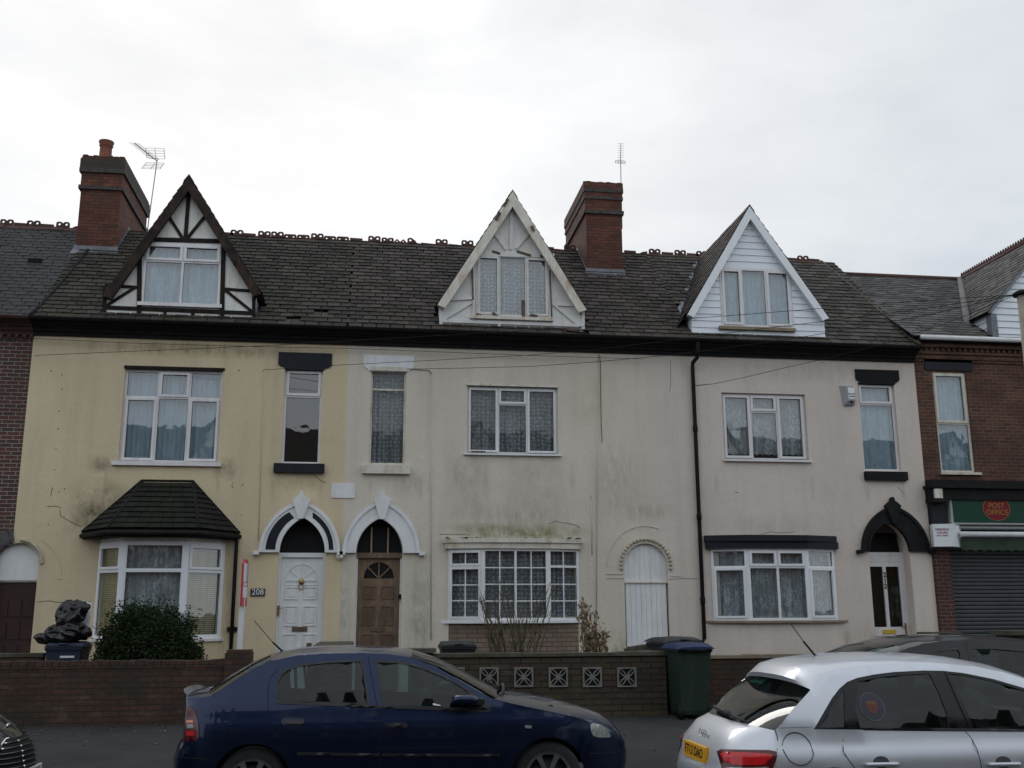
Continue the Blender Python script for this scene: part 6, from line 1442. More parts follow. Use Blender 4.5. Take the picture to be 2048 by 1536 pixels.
# ================================================================ CARS
def pip(x, z, poly):
    c = False; n = len(poly); j = n-1
    for i in range(n):
        xi, zi = poly[i]; xj, zj = poly[j]
        if (zi > z) != (zj > z) and x < (xj-xi)*(z-zi)/(zj-zi+1e-12)+xi: c = not c
        j = i
    return c
def cdt(outer, holes=(), step=.05):
    """triangulate an outline with holes, with a grid of inner points so it can follow a curved surface"""
    def dens(lp):
        r = []
        for a, b in zip(lp, lp[1:]+lp[:1]):
            L = math.hypot(b[0]-a[0], b[1]-a[1]); k = max(1, int(L/step))
            for i in range(k): r.append((a[0]+(b[0]-a[0])*i/k, a[1]+(b[1]-a[1])*i/k))
        return r
    loops = [dens(list(outer))]+[dens(list(h)) for h in holes]; vs = []; ed = []
    for lp in loops:
        o = len(vs); vs += lp; ed += [(o+i, o+(i+1) % len(lp)) for i in range(len(lp))]
    xs = [p[0] for p in outer]; zs = [p[1] for p in outer]; nb = len(vs)
    x = min(xs)+step*.5
    while x < max(xs):
        z = min(zs)+step*.5
        while z < max(zs):
            if pip(x, z, outer) and not any(pip(x, z, h) for h in holes):
                if all((x-p[0])**2+(z-p[1])**2 > (step*.6)**2 for p in vs[:nb]): vs.append((x, z))
            z += step
        x += step
    r = delaunay_2d_cdt([Vector(v) for v in vs], ed, [], 0, 1e-5)
    ov, of = r[0], r[2]; fs = []
    for f in of:
        cx_ = sum(ov[i].x for i in f)/3; cz_ = sum(ov[i].y for i in f)/3
        if pip(cx_, cz_, outer) and not any(pip(cx_, cz_, h) for h in holes): fs.append(tuple(f))
    return [(v.x, v.y) for v in ov], fs, loops
class Car:
    def __init__(s, t, Yc, S): s.t = t; s.Yc = Yc; s.S = S
    def m(s, px, py):
        """photo point -> (x,z) on the near flank of this car"""
        y = .8
        for _ in range(4): X, Z = W(px, py, s.Yc-y); y = s.S(X, Z)
        return (X, Z)
    def M(s, pts): return [s.m(*p) for p in pts]
    def flank(s, name, mat, outer, holes=(), off=0.0, step=.05, skirt=0.0, parent=None, both=True, smooth=True, sides=None):
        vs, fs, loops = cdt(outer, holes, step); r = []
        for sg in (sides or ((-1, 1) if both else (-1,))):
            mb = MB(); mb.smooth = smooth
            mb.add([(x, s.Yc+sg*(s.S(x, z)+off), z) for x, z in vs], fs)
            if skirt:
                mb.smooth = False
                for lp in loops:
                    n = len(lp); mb.add([(x, s.Yc+sg*(s.S(x, z)+off), z) for x, z in lp]+[(x, s.Yc+sg*(s.S(x, z)+off-skirt), z) for x, z in lp], [(i, (i+1) % n, n+(i+1) % n, n+i) for i in range(n)])
            r.append(mb.build(name, mat, parent or s.t))
        return r
    def line(s, name, pts, wd=.006, off=.0015, mat=None, both=True, parent=None):
        P_ = []
        for a, b in zip(pts[:-1], pts[1:]):
            k = max(1, int(math.hypot(b[0]-a[0], b[1]-a[1])/.04))
            P_ += [(a[0]+(b[0]-a[0])*i/k, a[1]+(b[1]-a[1])*i/k) for i in range(k)]
        P_.append(pts[-1])
        for sg in ((-1, 1) if both else (-1,)):
            MB().tube([(x, s.Yc+sg*(s.S(x, z)+off-wd*.3), z) for x, z in P_], wd*.5, 5).build(name, mat or M['gasket'], parent or s.t)
    def skin(s, path, mats, n=16, names=None):
        """surface joining both flanks along the silhouette; path entries (x,z,dx,dz,p,seg)"""
        T = [math.sin(math.pi/2*(2*i/n-1)) for i in range(n+1)]; made = {}
        D = []
        for a, b in zip(path[:-1], path[1:]):
            L = math.hypot(b[0]-a[0], b[1]-a[1]); k = max(1, int(L/.06))
            for i in range(k):
                f = i/k; D.append(tuple(a[j]+(b[j]-a[j])*f for j in range(5))+(a[5],))
        D.append(path[-1])
        rows = []
        for (x, z, dx, dz, p, sg) in D:
            y = s.S(x, z); rows.append([(x+dx*(1-abs(t)**p), s.Yc+t*y, z+dz*(1-abs(t)**p)) for t in T])
        segs = {}
        for i in range(len(D)-1): segs.setdefault(D[i][5], []).append(i)
        for sg, idx in segs.items():
            mb = MB(); mb.smooth = True; vi = {}
            for i in idx:
                for r in (i, i+1):
                    if r not in vi: vi[r] = len(mb.v); mb.v += rows[r]
                for k in range(n): mb.f.append((vi[i]+k, vi[i]+k+1, vi[i+1]+k+1, vi[i+1]+k)); mb.tone.append(.5); mb.sm.append(True)
            o = mb.build(sg, mats[sg], s.t); made[sg] = o
        return made, rows, D
def bm_join(objs, name):
    """weld several pieces of bodywork into one mesh"""
    bm = bmesh.new(); mat = objs[0].data.materials[0]; par = objs[0].parent
    for o in objs: bm.from_mesh(o.data)
    bmesh.ops.remove_doubles(bm, verts=bm.verts, dist=.0006); bmesh.ops.dissolve_degenerate(bm, dist=.0015, edges=bm.edges); bmesh.ops.recalc_face_normals(bm, faces=bm.faces)
    me = bpy.data.meshes.new(name); bm.to_mesh(me); bm.free(); me.materials.append(mat)
    me.polygons.foreach_set('use_smooth', [True]*len(me.polygons))
    me.set_sharp_from_angle(angle=R(50))
    for o in objs: bpy.data.objects.remove(o)
    o = bpy.data.objects.new(name, me); COL.objects.link(o); o.parent = par; return o
def ofs(poly, k):
    """grow an outline by k metres"""
    n = len(poly); A = sum(poly[i][0]*poly[(i+1) % n][1]-poly[(i+1) % n][0]*poly[i][1] for i in range(n)); sg = 1 if A > 0 else -1; r = []
    for i in range(n):
        a, b, c = Vector(poly[i-1]), Vector(poly[i]), Vector(poly[(i+1) % n]); d1, d2 = (b-a).normalized(), (c-b).normalized()
        n1, n2 = Vector((d1.y, -d1.x))*sg, Vector((d2.y, -d2.x))*sg; m_ = (n1+n2); m_ = m_.normalized() if m_.length > .1 else n1
        c_ = max(.5, m_.dot(n1)); r.append(tuple(b+m_*k/c_))
    return r
def smooth_poly(p, it=2):
    for _ in range(it):
        r = []
        for i in range(len(p)):
            a, b = p[i], p[(i+1) % len(p)]; r += [(a[0]*.8+b[0]*.2, a[1]*.8+b[1]*.2), (a[0]*.2+b[0]*.8, a[1]*.2+b[1]*.8)]
        p = r
    return p
carglass = glass_mat('car_side_glass', (.38, .50, .50), .045, .005, .0)
carglassR = glass_mat('car_screen_glass', (.42, .50, .48), .07, .005, .0)
trim = simple('black_trim', (.018, .018, .02), .5, var=.2, scale=8)
rubber = simple('tyre_rubber', (.018, .018, .019), .85, var=.3, scale=12, bump=.3)
alloy = simple('alloy_silver', (.42, .43, .45), .32, .85, var=.1, scale=10, dirt=((.16, .15, .13), .35))
seatm = simple('dark_seat_cloth', (.045, .047, .052), .95, var=.3, scale=20)
chrome = simple('chrome', (.7, .71, .72), .12, 1.0, var=.03)
redl_ = simple('red_lens', (.62, .010, .014), .2, 0, .3, var=.2, scale=14)
darkred = simple('dark_red_lens', (.085, .004, .007), .25, 0, .3, var=.2)
ambl = simple('amber_lens', (.55, .13, .01), .15, 0, 1.0)
clrl = simple('clear_lens', (.36, .37, .35), .12, .2, 1.0, var=.35, scale=24)
def paint(name, c, metal, rough, fl=.12):
    b = NB(name); b.set(Roughness=rough, Metallic=metal, Coat_Weight=.75, Coat_Roughness=.02, Coat_IOR=1.4, Specular_IOR_Level=.2)
    f = b.noise(900, 2, .5); cc = b.mix(b.ramp(f, .3, .7), tuple(x*(1-fl) for x in c), tuple(x*(1+fl) for x in c))
    cc = b.mix(b.ramp(b.noise(3.5, 6, .7), .45, .75, (0, .07)), cc, (.10, .095, .085)); b.col(cc)
    b.l(b.ramp(b.noise(2.5, 6, .7), .35, .75, (.02, .10)), b.p.inputs['Coat Roughness']); return b.m
def wheel(t, x, yc, z, r, w_, side, spokes=7):
    c = MB(); c.lathe((x, yc, z), [(r*.72, -w_/2), (r*.9, -w_/2), (r*.985, -w_*.38), (r, -w_*.2), (r, w_*.2), (r*.985, w_*.38), (r*.9, w_/2), (r*.72, w_/2), (r*.70, 0), (r*.72, -w_/2)], 36, 'y', caps=False)
    wo = c.build('wheel', rubber, t); rm = MB(); yo = yc+side*(w_/2-.012); y2 = yc+side*w_*.12
    def ring(r0, r1, ya, yb, n=36):
        vs = []; 
        for (rr, yy) in ((r0, ya), (r1, ya), (r1, yb), (r0, yb)): vs += [(x+rr*math.cos(2*math.pi*k/n), yy, z+rr*math.sin(2*math.pi*k/n)) for k in range(n)]
        rm.smooth = True; rm.add(vs, [(a*n+k, a*n+(k+1) % n, ((a+1) % 4)*n+(k+1) % n, ((a+1) % 4)*n+k) for a in range(4) for k in range(n)]); rm.smooth = False
    ring(r*.67, r*.73, yo, y2); ring(r*.62, r*.68, yo-side*.01, y2)
    rm.lathe((x, yo-side*.03, z), [(r*.16, 0), (r*.16, side*.02), (r*.1, side*.03)], 16, 'y')
    for k in range(spokes):
        a = 2*math.pi*k/spokes+.25; ca, sa = math.cos(a), math.sin(a); u = Vector((ca, 0, sa)); v = Vector((-sa, 0, ca)); c0 = Vector((x, yo, z))
        p = [c0+u*r*.1+v*r*.05-Vector((0, side*.03, 0)), c0+u*r*.1-v*r*.05-Vector((0, side*.03, 0)), c0+u*r*.66-v*r*.085, c0+u*r*.66+v*r*.085]; d = Vector((0, -side*.03, 0))
        rm.add(p+[k_+d for k_ in p], [(0, 1, 2, 3), (4, 5, 6, 7), (0, 1, 5, 4), (1, 2, 6, 5), (2, 3, 7, 6), (3, 0, 4, 7)])
    rm.build('rim', alloy, wo); MB().lathe((x, yc, z), [(r*.62, side*.0), (r*.62, side*.01)], 24, 'y').build('brake_disc', simple('dark_hub', (.03, .03, .03), .7), wo); return wo
def seat(t, x, y, z, hh=.62, lean=.16):
    b = MB(); b.box(x-.02, y-.24, z, x+.48, y+.24, z+.16); s0 = b.build('seat', seatm, t)
    bk = MB(); bk.add([(x-.06, y-.23, z+.1), (x+.08, y-.23, z+.1), (x+.06-lean, y-.2, z+hh), (x-.04-lean, y-.2, z+hh), (x-.06, y+.23, z+.1), (x+.08, y+.23, z+.1), (x+.06-lean, y+.2, z+hh), (x-.04-lean, y+.2, z+hh)], [(0, 1, 2, 3), (4, 5, 6, 7), (0, 1, 5, 4), (1, 2, 6, 5), (2, 3, 7, 6), (3, 0, 4, 7)]).build('seat_back', seatm, s0)
    MB().ball((x-lean-.02, y, z+hh+.12), .12, 12, 8, (.5, 1.05, .85)).build('headrest', seatm, s0)
def aerial_mast(t, base, tip, thick_to=.35, parent=None):
    b, e_ = Vector(base), Vector(tip); d = (e_-b).normalized()
    MB().lathe(tuple(b-Vector((0, 0, .015))), [(.035, 0), (.030, .015), (.014, .035), (.008, .05)], 12).tube([b+Vector((0, 0, .02)), b.lerp(e_, thick_to)], .0085, 8).tube([b.lerp(e_, thick_to), e_], .0035, 6).build('roof_aerial', M['gasket'], parent or t)
def arch(c, r, a0=-6, a1=186, n=20): return [(c[0]+r*math.cos(R(a0+(a1-a0)*i/n)), c[1]+r*math.sin(R(a0+(a1-a0)*i/n))) for i in range(n+1)]
def sstep(a): a = max(0., min(1., a)); return a*a*(3-2*a)

# ---------------------------------------------------------------- blue hatchback
def blue_car():
    Yc = -9.58; t = thing('parked_car', 'dark blue five-door hatchback with silver alloy wheels in front of the yellow house', 'car', (.35, Yc, 0), 'cars in the street')
    xr_, xf_ = -1.56, 2.33
    def S(x, z):
        if z < .93: y = .852-.05*max(0, (.60-z)/.4)**2-.040*max(0, (z-.64)/.29)**1.6-.012*sstep((z-.80)/.04)
        else: y = .800-(z-.93)*.38-(z-.93)**2*.10
        y -= .20*max(0, ((xr_+.50)-x)/.50)**2.2; y -= .34*max(0, (x-(xf_-.75))/.75)**2.2
        return y
    C = Car(t, Yc, S); m = C.m
    P_ = [(353, 1521), (363, 1488), (368, 1483), (370, 1440), (373, 1410), (370, 1386), (378, 1396.5), (400, 1396), (424, 1392), (467, 1361.6), (505, 1338.7), (543, 1322), (594, 1310.8), (645, 1307.3), (721, 1306), (772, 1308),
          (822, 1314.6), (871, 1333.6), (921.6, 1361.6), (972, 1390.8), (987.6, 1398.4), (1035.8, 1409.8), (1099, 1422.5), (1150, 1434), (1183, 1444), (1206, 1457), (1220, 1473), (1231, 1488.5), (1236.5, 1506), (1236, 1528)]
    up = C.M(P_)
    ex = {0: (-.08, 0, 4), 1: (-.07, 0, 4), 2: (-.05, 0, 4), 3: (-.05, 0, 4), 4: (-.05, 0, 4), 5: (-.06, .022, 3), 6: (-.06, .022, 3), 7: (-.07, .04, 3), 8: (-.08, .035, 3), 9: (-.06, .04, 3), 10: (-.05, .045, 3), 11: (-.04, .05, 3), 12: (0, .05, 3), 13: (0, .05, 3), 14: (0, .05, 3), 15: (0, .05, 3),
          16: (.03, .05, 3), 17: (.08, .045, 3), 18: (.12, .04, 3), 19: (.15, .035, 3), 20: (.16, .03, 3), 21: (.12, .05, 2.6), 22: (.12, .055, 2.6), 23: (.14, .05, 2.6), 24: (.17, .04, 2.8), 25: (.17, .03, 3), 26: (.17, .02, 3.2), 27: (.16, 0, 3.4), 28: (.15, 0, 3.4), 29: (.15, 0, 3.4)}
    seg = lambda i: 'rear_glass' if 8 <= i < 11 else ('windscreen' if 16 <= i < 20 else 'body_top')
    lo_r, lo_f = (up[0][0]+.02, .22), (up[-1][0]-.02, .20)
    path = [(*lo_r, -.07, 0, 4, 'body_top')]+[(*p, *ex[i], seg(i)) for i, p in enumerate(up)]+[(*lo_f, .14, 0, 3.4, 'body_top')]
    blue = paint('dark_blue_paint', (.0062, .0160, .052), .75, .33)
    made, rows, D = C.skin(path, {'body_top': blue, 'rear_glass': carglassR, 'windscreen': carglassR})
    rw = (m(502, 1565)[0], .30); fw_ = (m(1098, 1552)[0], .30)
    bot = [lo_f]+[p for p in arch(fw_, .345)]+[(fw_[0]-.42, .19), (rw[0]+.42, .19)]+[p for p in arch(rw, .345)]+[lo_r]
    outline = up+bot
    rearw = C.M([(555.5, 1403), (554.6, 1369), (561, 1351.4), (573.6, 1340), (594, 1332.4), (632, 1326.5), (670, 1323.5), (721, 1321.5), (727, 1341), (736, 1408)])
    frontw = C.M([(767, 1410), (753, 1322.5), (797, 1324.8), (820, 1328.8), (845.4, 1336), (883.5, 1351.4), (916.5, 1369), (931.7, 1379), (958, 1398), (980, 1420)])
    body = C.flank('b', blue, outline, [rearw, frontw], step=.055)
    bo = bm_join([made['body_top']]+body, 'body')
    for nm, wdw in (('side_window', rearw), ('side_window', frontw)):
        C.flank(nm, carglass, ofs(wdw, .006), off=-.012, step=.08); C.flank('window_seal', trim, ofs(wdw, .012), [ofs(wdw, -.007)], off=.003, skirt=.018)
    C.flank('window_divider', trim, C.M([(587, 1334), (593, 1332.5), (597.5, 1403), (590.5, 1403)]), off=-.004, skirt=.006)
    C.flank('mirror_sail', trim, C.M([(934, 1381), (958, 1398), (980, 1420), (940, 1417)]), off=.004, skirt=.01)
    C.flank('waist_moulding', trim, C.M([(552, 1403), (754, 1411.5), (980, 1420.5), (981, 1424.5), (754, 1415.5), (552, 1407)]), off=.008, skirt=.01)
    for l in ([(736, 1314), (754, 1412), (760, 1438), (761.5, 1514), (761, 1545)], [(556, 1341), (541, 1354), (536.8, 1374), (535.5, 1412), (540.6, 1453), (548, 1476)], [(982.5, 1402), (995, 1427.6), (1003, 1453), (1004, 1514), (1003, 1545)]):
        C.line('door_gap', C.M(l))
    C.line('bonnet_gap', C.M([(987, 1399.8), (1035, 1411.5), (1099, 1424.5), (1150, 1436.5), (1180, 1446.5)]), .005)
    C.line('bumper_gap', C.M([(362, 1515), (400, 1517.5), (432, 1519)]), .008); C.line('bumper_gap', C.M([(1166, 1508.5), (1200, 1507.5), (1236, 1504)]), .008)
    c = m(446.6, 1443); C.line('fuel_flap', [(c[0]+.082*math.cos(R(a)), c[1]+.082*math.sin(R(a))) for a in range(0, 361, 20)], .0045, both=False)
    for px in (586, 793):
        py = 1444 if px < 700 else 1451
        h = [m(px-23, py-9), m(px+23, py-8), m(px+23, py+8), m(px-23, py+7)]; C.flank('door_handle', simple('blue_handle_recess', (.006, .010, .03), .4), smooth_poly(h, 2), off=.003, skirt=.003, step=.04)
        g = [m(px-17, py-5), m(px+21, py-4), m(px+21, py+4), m(px-15, py+3)]; C.flank('door_handle', trim, smooth_poly(g, 1), off=.022, skirt=.02, step=.04)
    C.flank('side_moulding', trim, C.M([(594, 1504), (760, 1507), (760, 1512), (594, 1510)]), off=.014, skirt=.014); C.flank('side_moulding', trim, C.M([(764, 1507), (999, 1508), (999, 1513), (764, 1512)]), off=.014, skirt=.014)
    for cc in (rw, fw_):
        C.flank('wheel_arch', blue, arch(cc, .43, 4, 176)+arch(cc, .342, 176, 4), off=.016, skirt=.02, step=.05)
    for sg in (-1, 1):
        wheel(t, rw[0], Yc+sg*.73, .30, .305, .19, sg); wheel(t, fw_[0], Yc+sg*.73, .30, .305, .19, sg)
    MB().box(lo_r[0]+.15, Yc-.5, .18, lo_f[0]-.35, Yc+.5, .30).box(rw[0]+.45, Yc-.74, .19, fw_[0]-.45, Yc+.74, .30).box(fw_[0]-.40, Yc-.52, .3, lo_f[0]-.42, Yc+.52, .70).box(lo_r[0]+.25, Yc-.56, .3, rw[0]+.35, Yc+.56, .74).build('underbody', trim, t)
    # lamps
    C.flank('tail_lamp', darkred, smooth_poly(C.M([(368, 1483), (371, 1440), (374, 1411), (382, 1414), (392, 1425), (397, 1445), (399, 1482)]), 1), off=.006, skirt=.012, step=.04)
    C.flank('tail_lamp_amber', ambl, C.M([(373, 1440), (386, 1440), (387, 1445), (373, 1445)]), off=.009, skirt=.005); C.flank('tail_lamp_clear', clrl, C.M([(374, 1448), (387, 1448), (387, 1456), (374, 1456)]), off=.010, skirt=.005)
    C.flank('tail_lamp_red', redl_, C.M([(373, 1462), (389, 1462), (389, 1471), (373, 1471)]), off=.009, skirt=.005)
    C.flank('headlight', clrl, smooth_poly(C.M([(1180, 1449), (1186, 1446), (1204, 1449), (1215, 1460), (1221, 1472), (1219, 1475), (1188, 1474), (1182, 1464)]), 1), off=.008, skirt=.02, step=.035)
    C.flank('side_indicator', clrl, smooth_poly(C.M([(1050, 1450), (1063, 1450.5), (1063, 1456.5), (1050, 1456)]), 1), off=.012, skirt=.012)
    # mirrors
    for sg in (-1, 1):
        a = m(905, 1415); yv = Yc+sg*(S(*a)+.10); mb = MB(); x0, z0 = W(904, 1412, Yc-.95); x1, z1 = W(958, 1389, Yc-.95)
        mb.ball((0, 0, 0), 1, 14, 10); mb.v = [((x0+x1)/2+math.copysign(abs(v[0])**.55, v[0])*(x1-x0)/2, yv+math.copysign(abs(v[1])**.7, v[1])*.095, (z0+z1)/2+math.copysign(abs(v[2])**.6, v[2])*(z1-z0)/2*(1.0 if v[0] < .3 else .8)) for v in mb.v]
        mo = mb.build('door_mirror', blue, t); MB().obox((x1-.08, yv-sg*.16, z0-.0), (1, 0, 0), (0, sg, 0), (0, 0, 1), .14, .14, .05).build('mirror_arm', trim, mo)
    b = W(566, 1307, Yc); e2 = W(508, 1241, Yc-.1); aerial_mast(t, (b[0], Yc, b[1]-.005), (e2[0], Yc-.1, e2[1]))
    for k in (0, 1):
        x, z = m(1000-k*22, 1396); MB().tube([(x+.13, Yc-.35+k*.45, z+.035), (x+.02, Yc-.05+k*.4, z+.075), (x-.02, Yc+.10+k*.4, z+.09)], .009, 6).build('wiper', M['gasket'], t)
    for y in (-.36, .36): seat(t, .70, Yc+y, .42)
    seat(t, -.30, Yc-.33, .42, .58); seat(t, -.30, Yc+.33, .42, .58)
    MB().box(1.42, Yc-.62, .55, 1.75, Yc+.62, .90).build('dashboard', trim, t)
    MB().tube([(1.28+.06*math.sin(R(a))*.5, Yc-.36+.18*math.cos(R(a)), .90+.18*math.sin(R(a))) for a in range(0, 361, 24)], .014, 6).build('steering_wheel', trim, t)
    x, z = m(871, 1408); C.flank('window_sticker', M['upvcR'], C.M([(866, 1406), (881, 1410), (881, 1412), (866, 1410)]), off=.002, both=False)
    return t
blue_car()

# ---------------------------------------------------------------- silver hatchback
from mathutils.bvhtree import BVHTree
def silver_car():
    Yc = -11.83; t = thing('parked_car', 'silver hatchback seen from its rear corner at the lower right with a yellow number plate', 'car', (4.5, Yc, 0), 'cars in the street')
    def S(x, z):
        if z < .905: y = .87-.05*max(0, (.55-z)/.4)**2-.045*max(0, (z-.66)/.24)**1.6-.030*sstep((z-.765)/.02)
        else: y = .807-(z-.905)*.36-(z-.905)**2*.26
        y -= .12*max(0, (3.42-x)/.60)**2.0; y -= .3*max(0, (x-5.8)/.7)**2.2
        return y
    C = Car(t, Yc, S); m = C.m
    sil = paint('silver_paint', (.60, .625, .67), .60, .40, .14)
    P_ = [(1562, 1535), (1557, 1515), (1554, 1500), (1551, 1478), (1550, 1461), (1586, 1418), (1620, 1381), (1621.5, 1379), (1623.7, 1376.5), (1640, 1350), (1664, 1339.5), (1727.7, 1330.6), (1807, 1327), (1887, 1327.6), (1946.8, 1332.6), (2006.5, 1344.5), (2048, 1357.5)]
    up = C.M(P_)
    ex = [(-.36, 0, 6), (-.34, 0, 6), (-.27, .03, 6), (-.22, .03, 5), (-.13, .02, 3.0), (-.02, .03, 2.6), (.14, .045, 3), (-.05, .045, 3.2), (-.07, .072, 3.2), (-.07, .058, 3.4), (-.05, .056, 3.4), (0, .065, 2.6), (0, .062, 2.6), (0, .06, 2.6), (0, .06, 2.6), (.04, .06, 2.6), (.06, .055, 2.6)]
    lo_r = (up[0][0]-.03, .27)
    mid_r = (up[0][0]-.02, .52)
    path = [(*lo_r, -.33, 0, 5, 'body_top'), (*mid_r, -.40, 0, 5, 'body_top')]
    segn = ['body_top']*4+['rear_glass']*2+['body_top']*11
    for i, p in enumerate(up): path.append((*p, *ex[i], segn[i]))
    fr_ = [(5.20, 1.16, .10, .05, 2.6, 'windscreen'), (5.62, .98, .14, .045, 2.6, 'body_top'), (6.0, .90, .16, .05, 2.6, 'body_top'), (6.28, .80, .2, .04, 3, 'body_top'), (6.38, .6, .24, 0, 3.4, 'body_top'), (6.38, .22, .22, 0, 3.4, 'body_top')]
    path += fr_
    made, rows, D = C.skin(path, {'body_top': sil, 'rear_glass': carglassR, 'windscreen': carglassR}, n=22)
    rw, fw_ = (3.33, .31), (5.80, .31)
    upf = up+[(p[0], p[1]) for p in fr_]
    bot = arch(fw_, .35)+[(fw_[0]-.45, .2), (rw[0]+.45, .2)]+arch(rw, .35)+[lo_r, mid_r]
    dlo = C.M([(1627.7, 1458.5), (1650.6, 1419), (1664, 1396), (1678.5, 1377.4), (1694, 1364), (1713.7, 1356), (1747.6, 1349), (1787.4, 1344), (1847, 1341), (1887, 1341.6), (1927, 1346), (1986.6, 1358), (2048, 1376)])+[(5.18, 1.10), (5.42, .92)]+C.M([(2048, 1461.5), (1880, 1460.5), (1688, 1459)])
    body = C.flank('b', sil, upf+bot, [dlo], step=.055)
    bo = bm_join([made['body_top']]+body, 'body')
    panes = [C.M([(1640, 1454.5), (1664, 1414), (1688, 1381), (1690, 1454.5)]), C.M([(1721, 1456), (1710, 1418), (1716.5, 1363.5), (1760, 1354.5), (1810, 1349.5), (1859, 1347.5), (1878, 1385), (1894, 1428), (1896, 1456)]),
             C.M([(1947, 1457), (1922, 1400), (1896, 1347.5), (1927, 1350), (1984, 1362), (2048, 1381)])+[(5.14, 1.085), (5.36, .925)]]
    C.flank('window_surround', simple('gloss_black_trim', (.006, .006, .008), .35, 0, .1, var=.1, spec=.3), ofs(dlo, .004), panes, off=-.002, skirt=.012)
    for p in panes: C.flank('side_window', carglass, ofs(p, .006), off=-.009, step=.09)
    C.flank('waist_seal', trim, C.M([(1627, 1457), (1700, 1455.5), (1880, 1456), (2048, 1458)])+C.M([(2048, 1463), (1880, 1462), (1700, 1460), (1627, 1461)]), off=.004, skirt=.01)
    C.line('door_gap', C.M([(1685, 1461), (1686, 1490), (1687, 1503), (1694, 1515), (1710, 1537)])); C.line('door_gap', C.M([(1931, 1463), (1943, 1477), (1954, 1498), (1960, 1520), (1964, 1540)]))
    C.line('door_gap', C.M([(1890, 1345), (1912, 1396), (1937, 1455)]), .012)
    C.line('tailgate_gap', C.M([(1550.5, 1461), (1555, 1475), (1555.5, 1490), (1554, 1500)]), .008); C.line('body_crease', C.M([(1556, 1455.5), (1600, 1454), (1626, 1454)]), .003, mat=simple('seam_grey', (.2, .21, .23), .4))
    c = m(1594, 1497); C.line('fuel_flap', [(c[0]+.102*math.cos(R(a)), c[1]+.108*math.sin(R(a))) for a in range(0, 361, 15)], .0055, off=.007, both=False)
    for px in (1762, 2006):
        a = m(px, 1521); C.flank('door_handle', simple('dark_handle_cup', (.10, .105, .115), .35, .3), [(a[0]+.062*math.cos(R(k)), a[1]-.012+.042*math.sin(R(k))) for k in range(0, 360, 20)], off=.002, skirt=.002, step=.04, both=False)
        b = m(px, 1527.5); hx0, hx1 = b[0]-.125, b[0]+.125; mb = MB(); yy = Yc-S(b[0], b[1]); mb.tube([(hx0, yy-.01, b[1]), (hx0+.02, yy-.035, b[1]), (b[0], yy-.042, b[1]), (hx1-.02, yy-.035, b[1]), (hx1, yy-.01, b[1])], [.012, .016, .016, .016, .012], 10); mb.build('door_handle', sil, t)
    for sg in (-1, 1):
        wheel(t, rw[0], Yc+sg*.75, .31, .315, .2, sg, 5); wheel(t, fw_[0], Yc+sg*.75, .31, .315, .2, sg, 5)
    MB().box(2.9, Yc-.6, .2, 6.2, Yc+.6, .32).box(3.75, Yc-.76, .2, 5.35, Yc+.76, .32).box(5.45, Yc-.62, .3, 6.2, Yc+.62, .75).box(2.95, Yc-.60, .3, 3.6, Yc+.60, .74).build('underbody', trim, t)
    # things lying on the rear surface, traced from the sight line onto the modelled body
    dg = bpy.context.evaluated_depsgraph_get()
    vs = []; fs = []
    for r in range(len(rows)-1):
        if D[r][0] > 3.6: break
        for k in range(len(rows[0])-1): o = len(vs); vs += [rows[r][k], rows[r][k+1], rows[r+1][k+1], rows[r+1][k]]; fs.append((o, o+1, o+2, o+3))
    for sg in (-1,):
        v_, f_, _ = cdt(upf+bot, [dlo], .07); o = len(vs); vs += [(x, Yc+sg*S(x, z), z) for x, z in v_]; fs += [tuple(i+o for i in f) for f in f_]
    bv = BVHTree.FromPolygons(vs, fs)
    def hit(px, py, off):
        d = (FW*F+RT*(px-1024)-UP*(py-768)).normalized(); h = bv.ray_cast(CAM, d)
        if h[0] is None: return None
        n = h[1] if h[1].dot(d) < 0 else -h[1]
        return h[0]+n*off, n
    def decal(name, poly, mat, off=.004, step=4.0, mirror=False, parent=None, holes=(), skirt=.01):
        v, f, loops = cdt(poly, holes, step); P3 = [hit(a, b, off) for a, b in v]; ok = [f_ for f_ in f if all(P3[i] for i in f_)]
        for mr_ in ((False, True) if mirror else (False,)):
            g = (lambda p: (p.x, 2*Yc-p.y, p.z)) if mr_ else (lambda p: tuple(p))
            mb = MB(); mb.smooth = True; mb.add([g(p[0]) if p else (3, Yc, .3) for p in P3], ok)
            for lp in loops:
                H_ = [hit(a, b, off) for a, b in lp]; n = len(lp)
                if all(H_): mb.smooth = False; mb.add([g(h[0]) for h in H_]+[g(h[0]-h[1]*skirt) for h in H_], [(i, (i+1) % n, n+(i+1) % n, n+i) for i in range(n)])
            mb.build(name, mat, parent or t)
    decal('tail_lamp', smooth_poly([(1433, 1499), (1480, 1500), (1554, 1500.5), (1554, 1515), (1546, 1536), (1543, 1545), (1446, 1545), (1440, 1520)], 1), darkred, .006, mirror=True)
    decal('tail_lamp_glow', smooth_poly([(1440, 1505), (1500, 1506), (1545, 1508), (1543, 1516), (1532, 1524), (1534, 1530), (1470, 1530), (1450, 1522)], 1), redl_, .009, mirror=True)
    decal('tail_lamp_clear', smooth_poly([(1452, 1534), (1500, 1535), (1538, 1533), (1537, 1540), (1455, 1542)], 1), clrl, .010, mirror=True)
    # plate: flat board on the centre line facing backwards
    px_, pz_ = 2.60, .705
    h = hit(1403, 1506, .012); pc_ = h[0]; pc_.y = Yc
    lean = .10
    def pf(u, v, n): return (pc_.x-.012-n+v*lean*1.0, Yc-u, pc_.z+v)
    MB().prism(q(-.26, -.056, .26, .056), -.006, .03, fr=lambda a, d, z: pf(a, z, -d)).build('number_plate', simple('yellow_plate', (.72, .36, .012), .4, var=.04, scale=10), t)
    pl_ = t.children[-1]
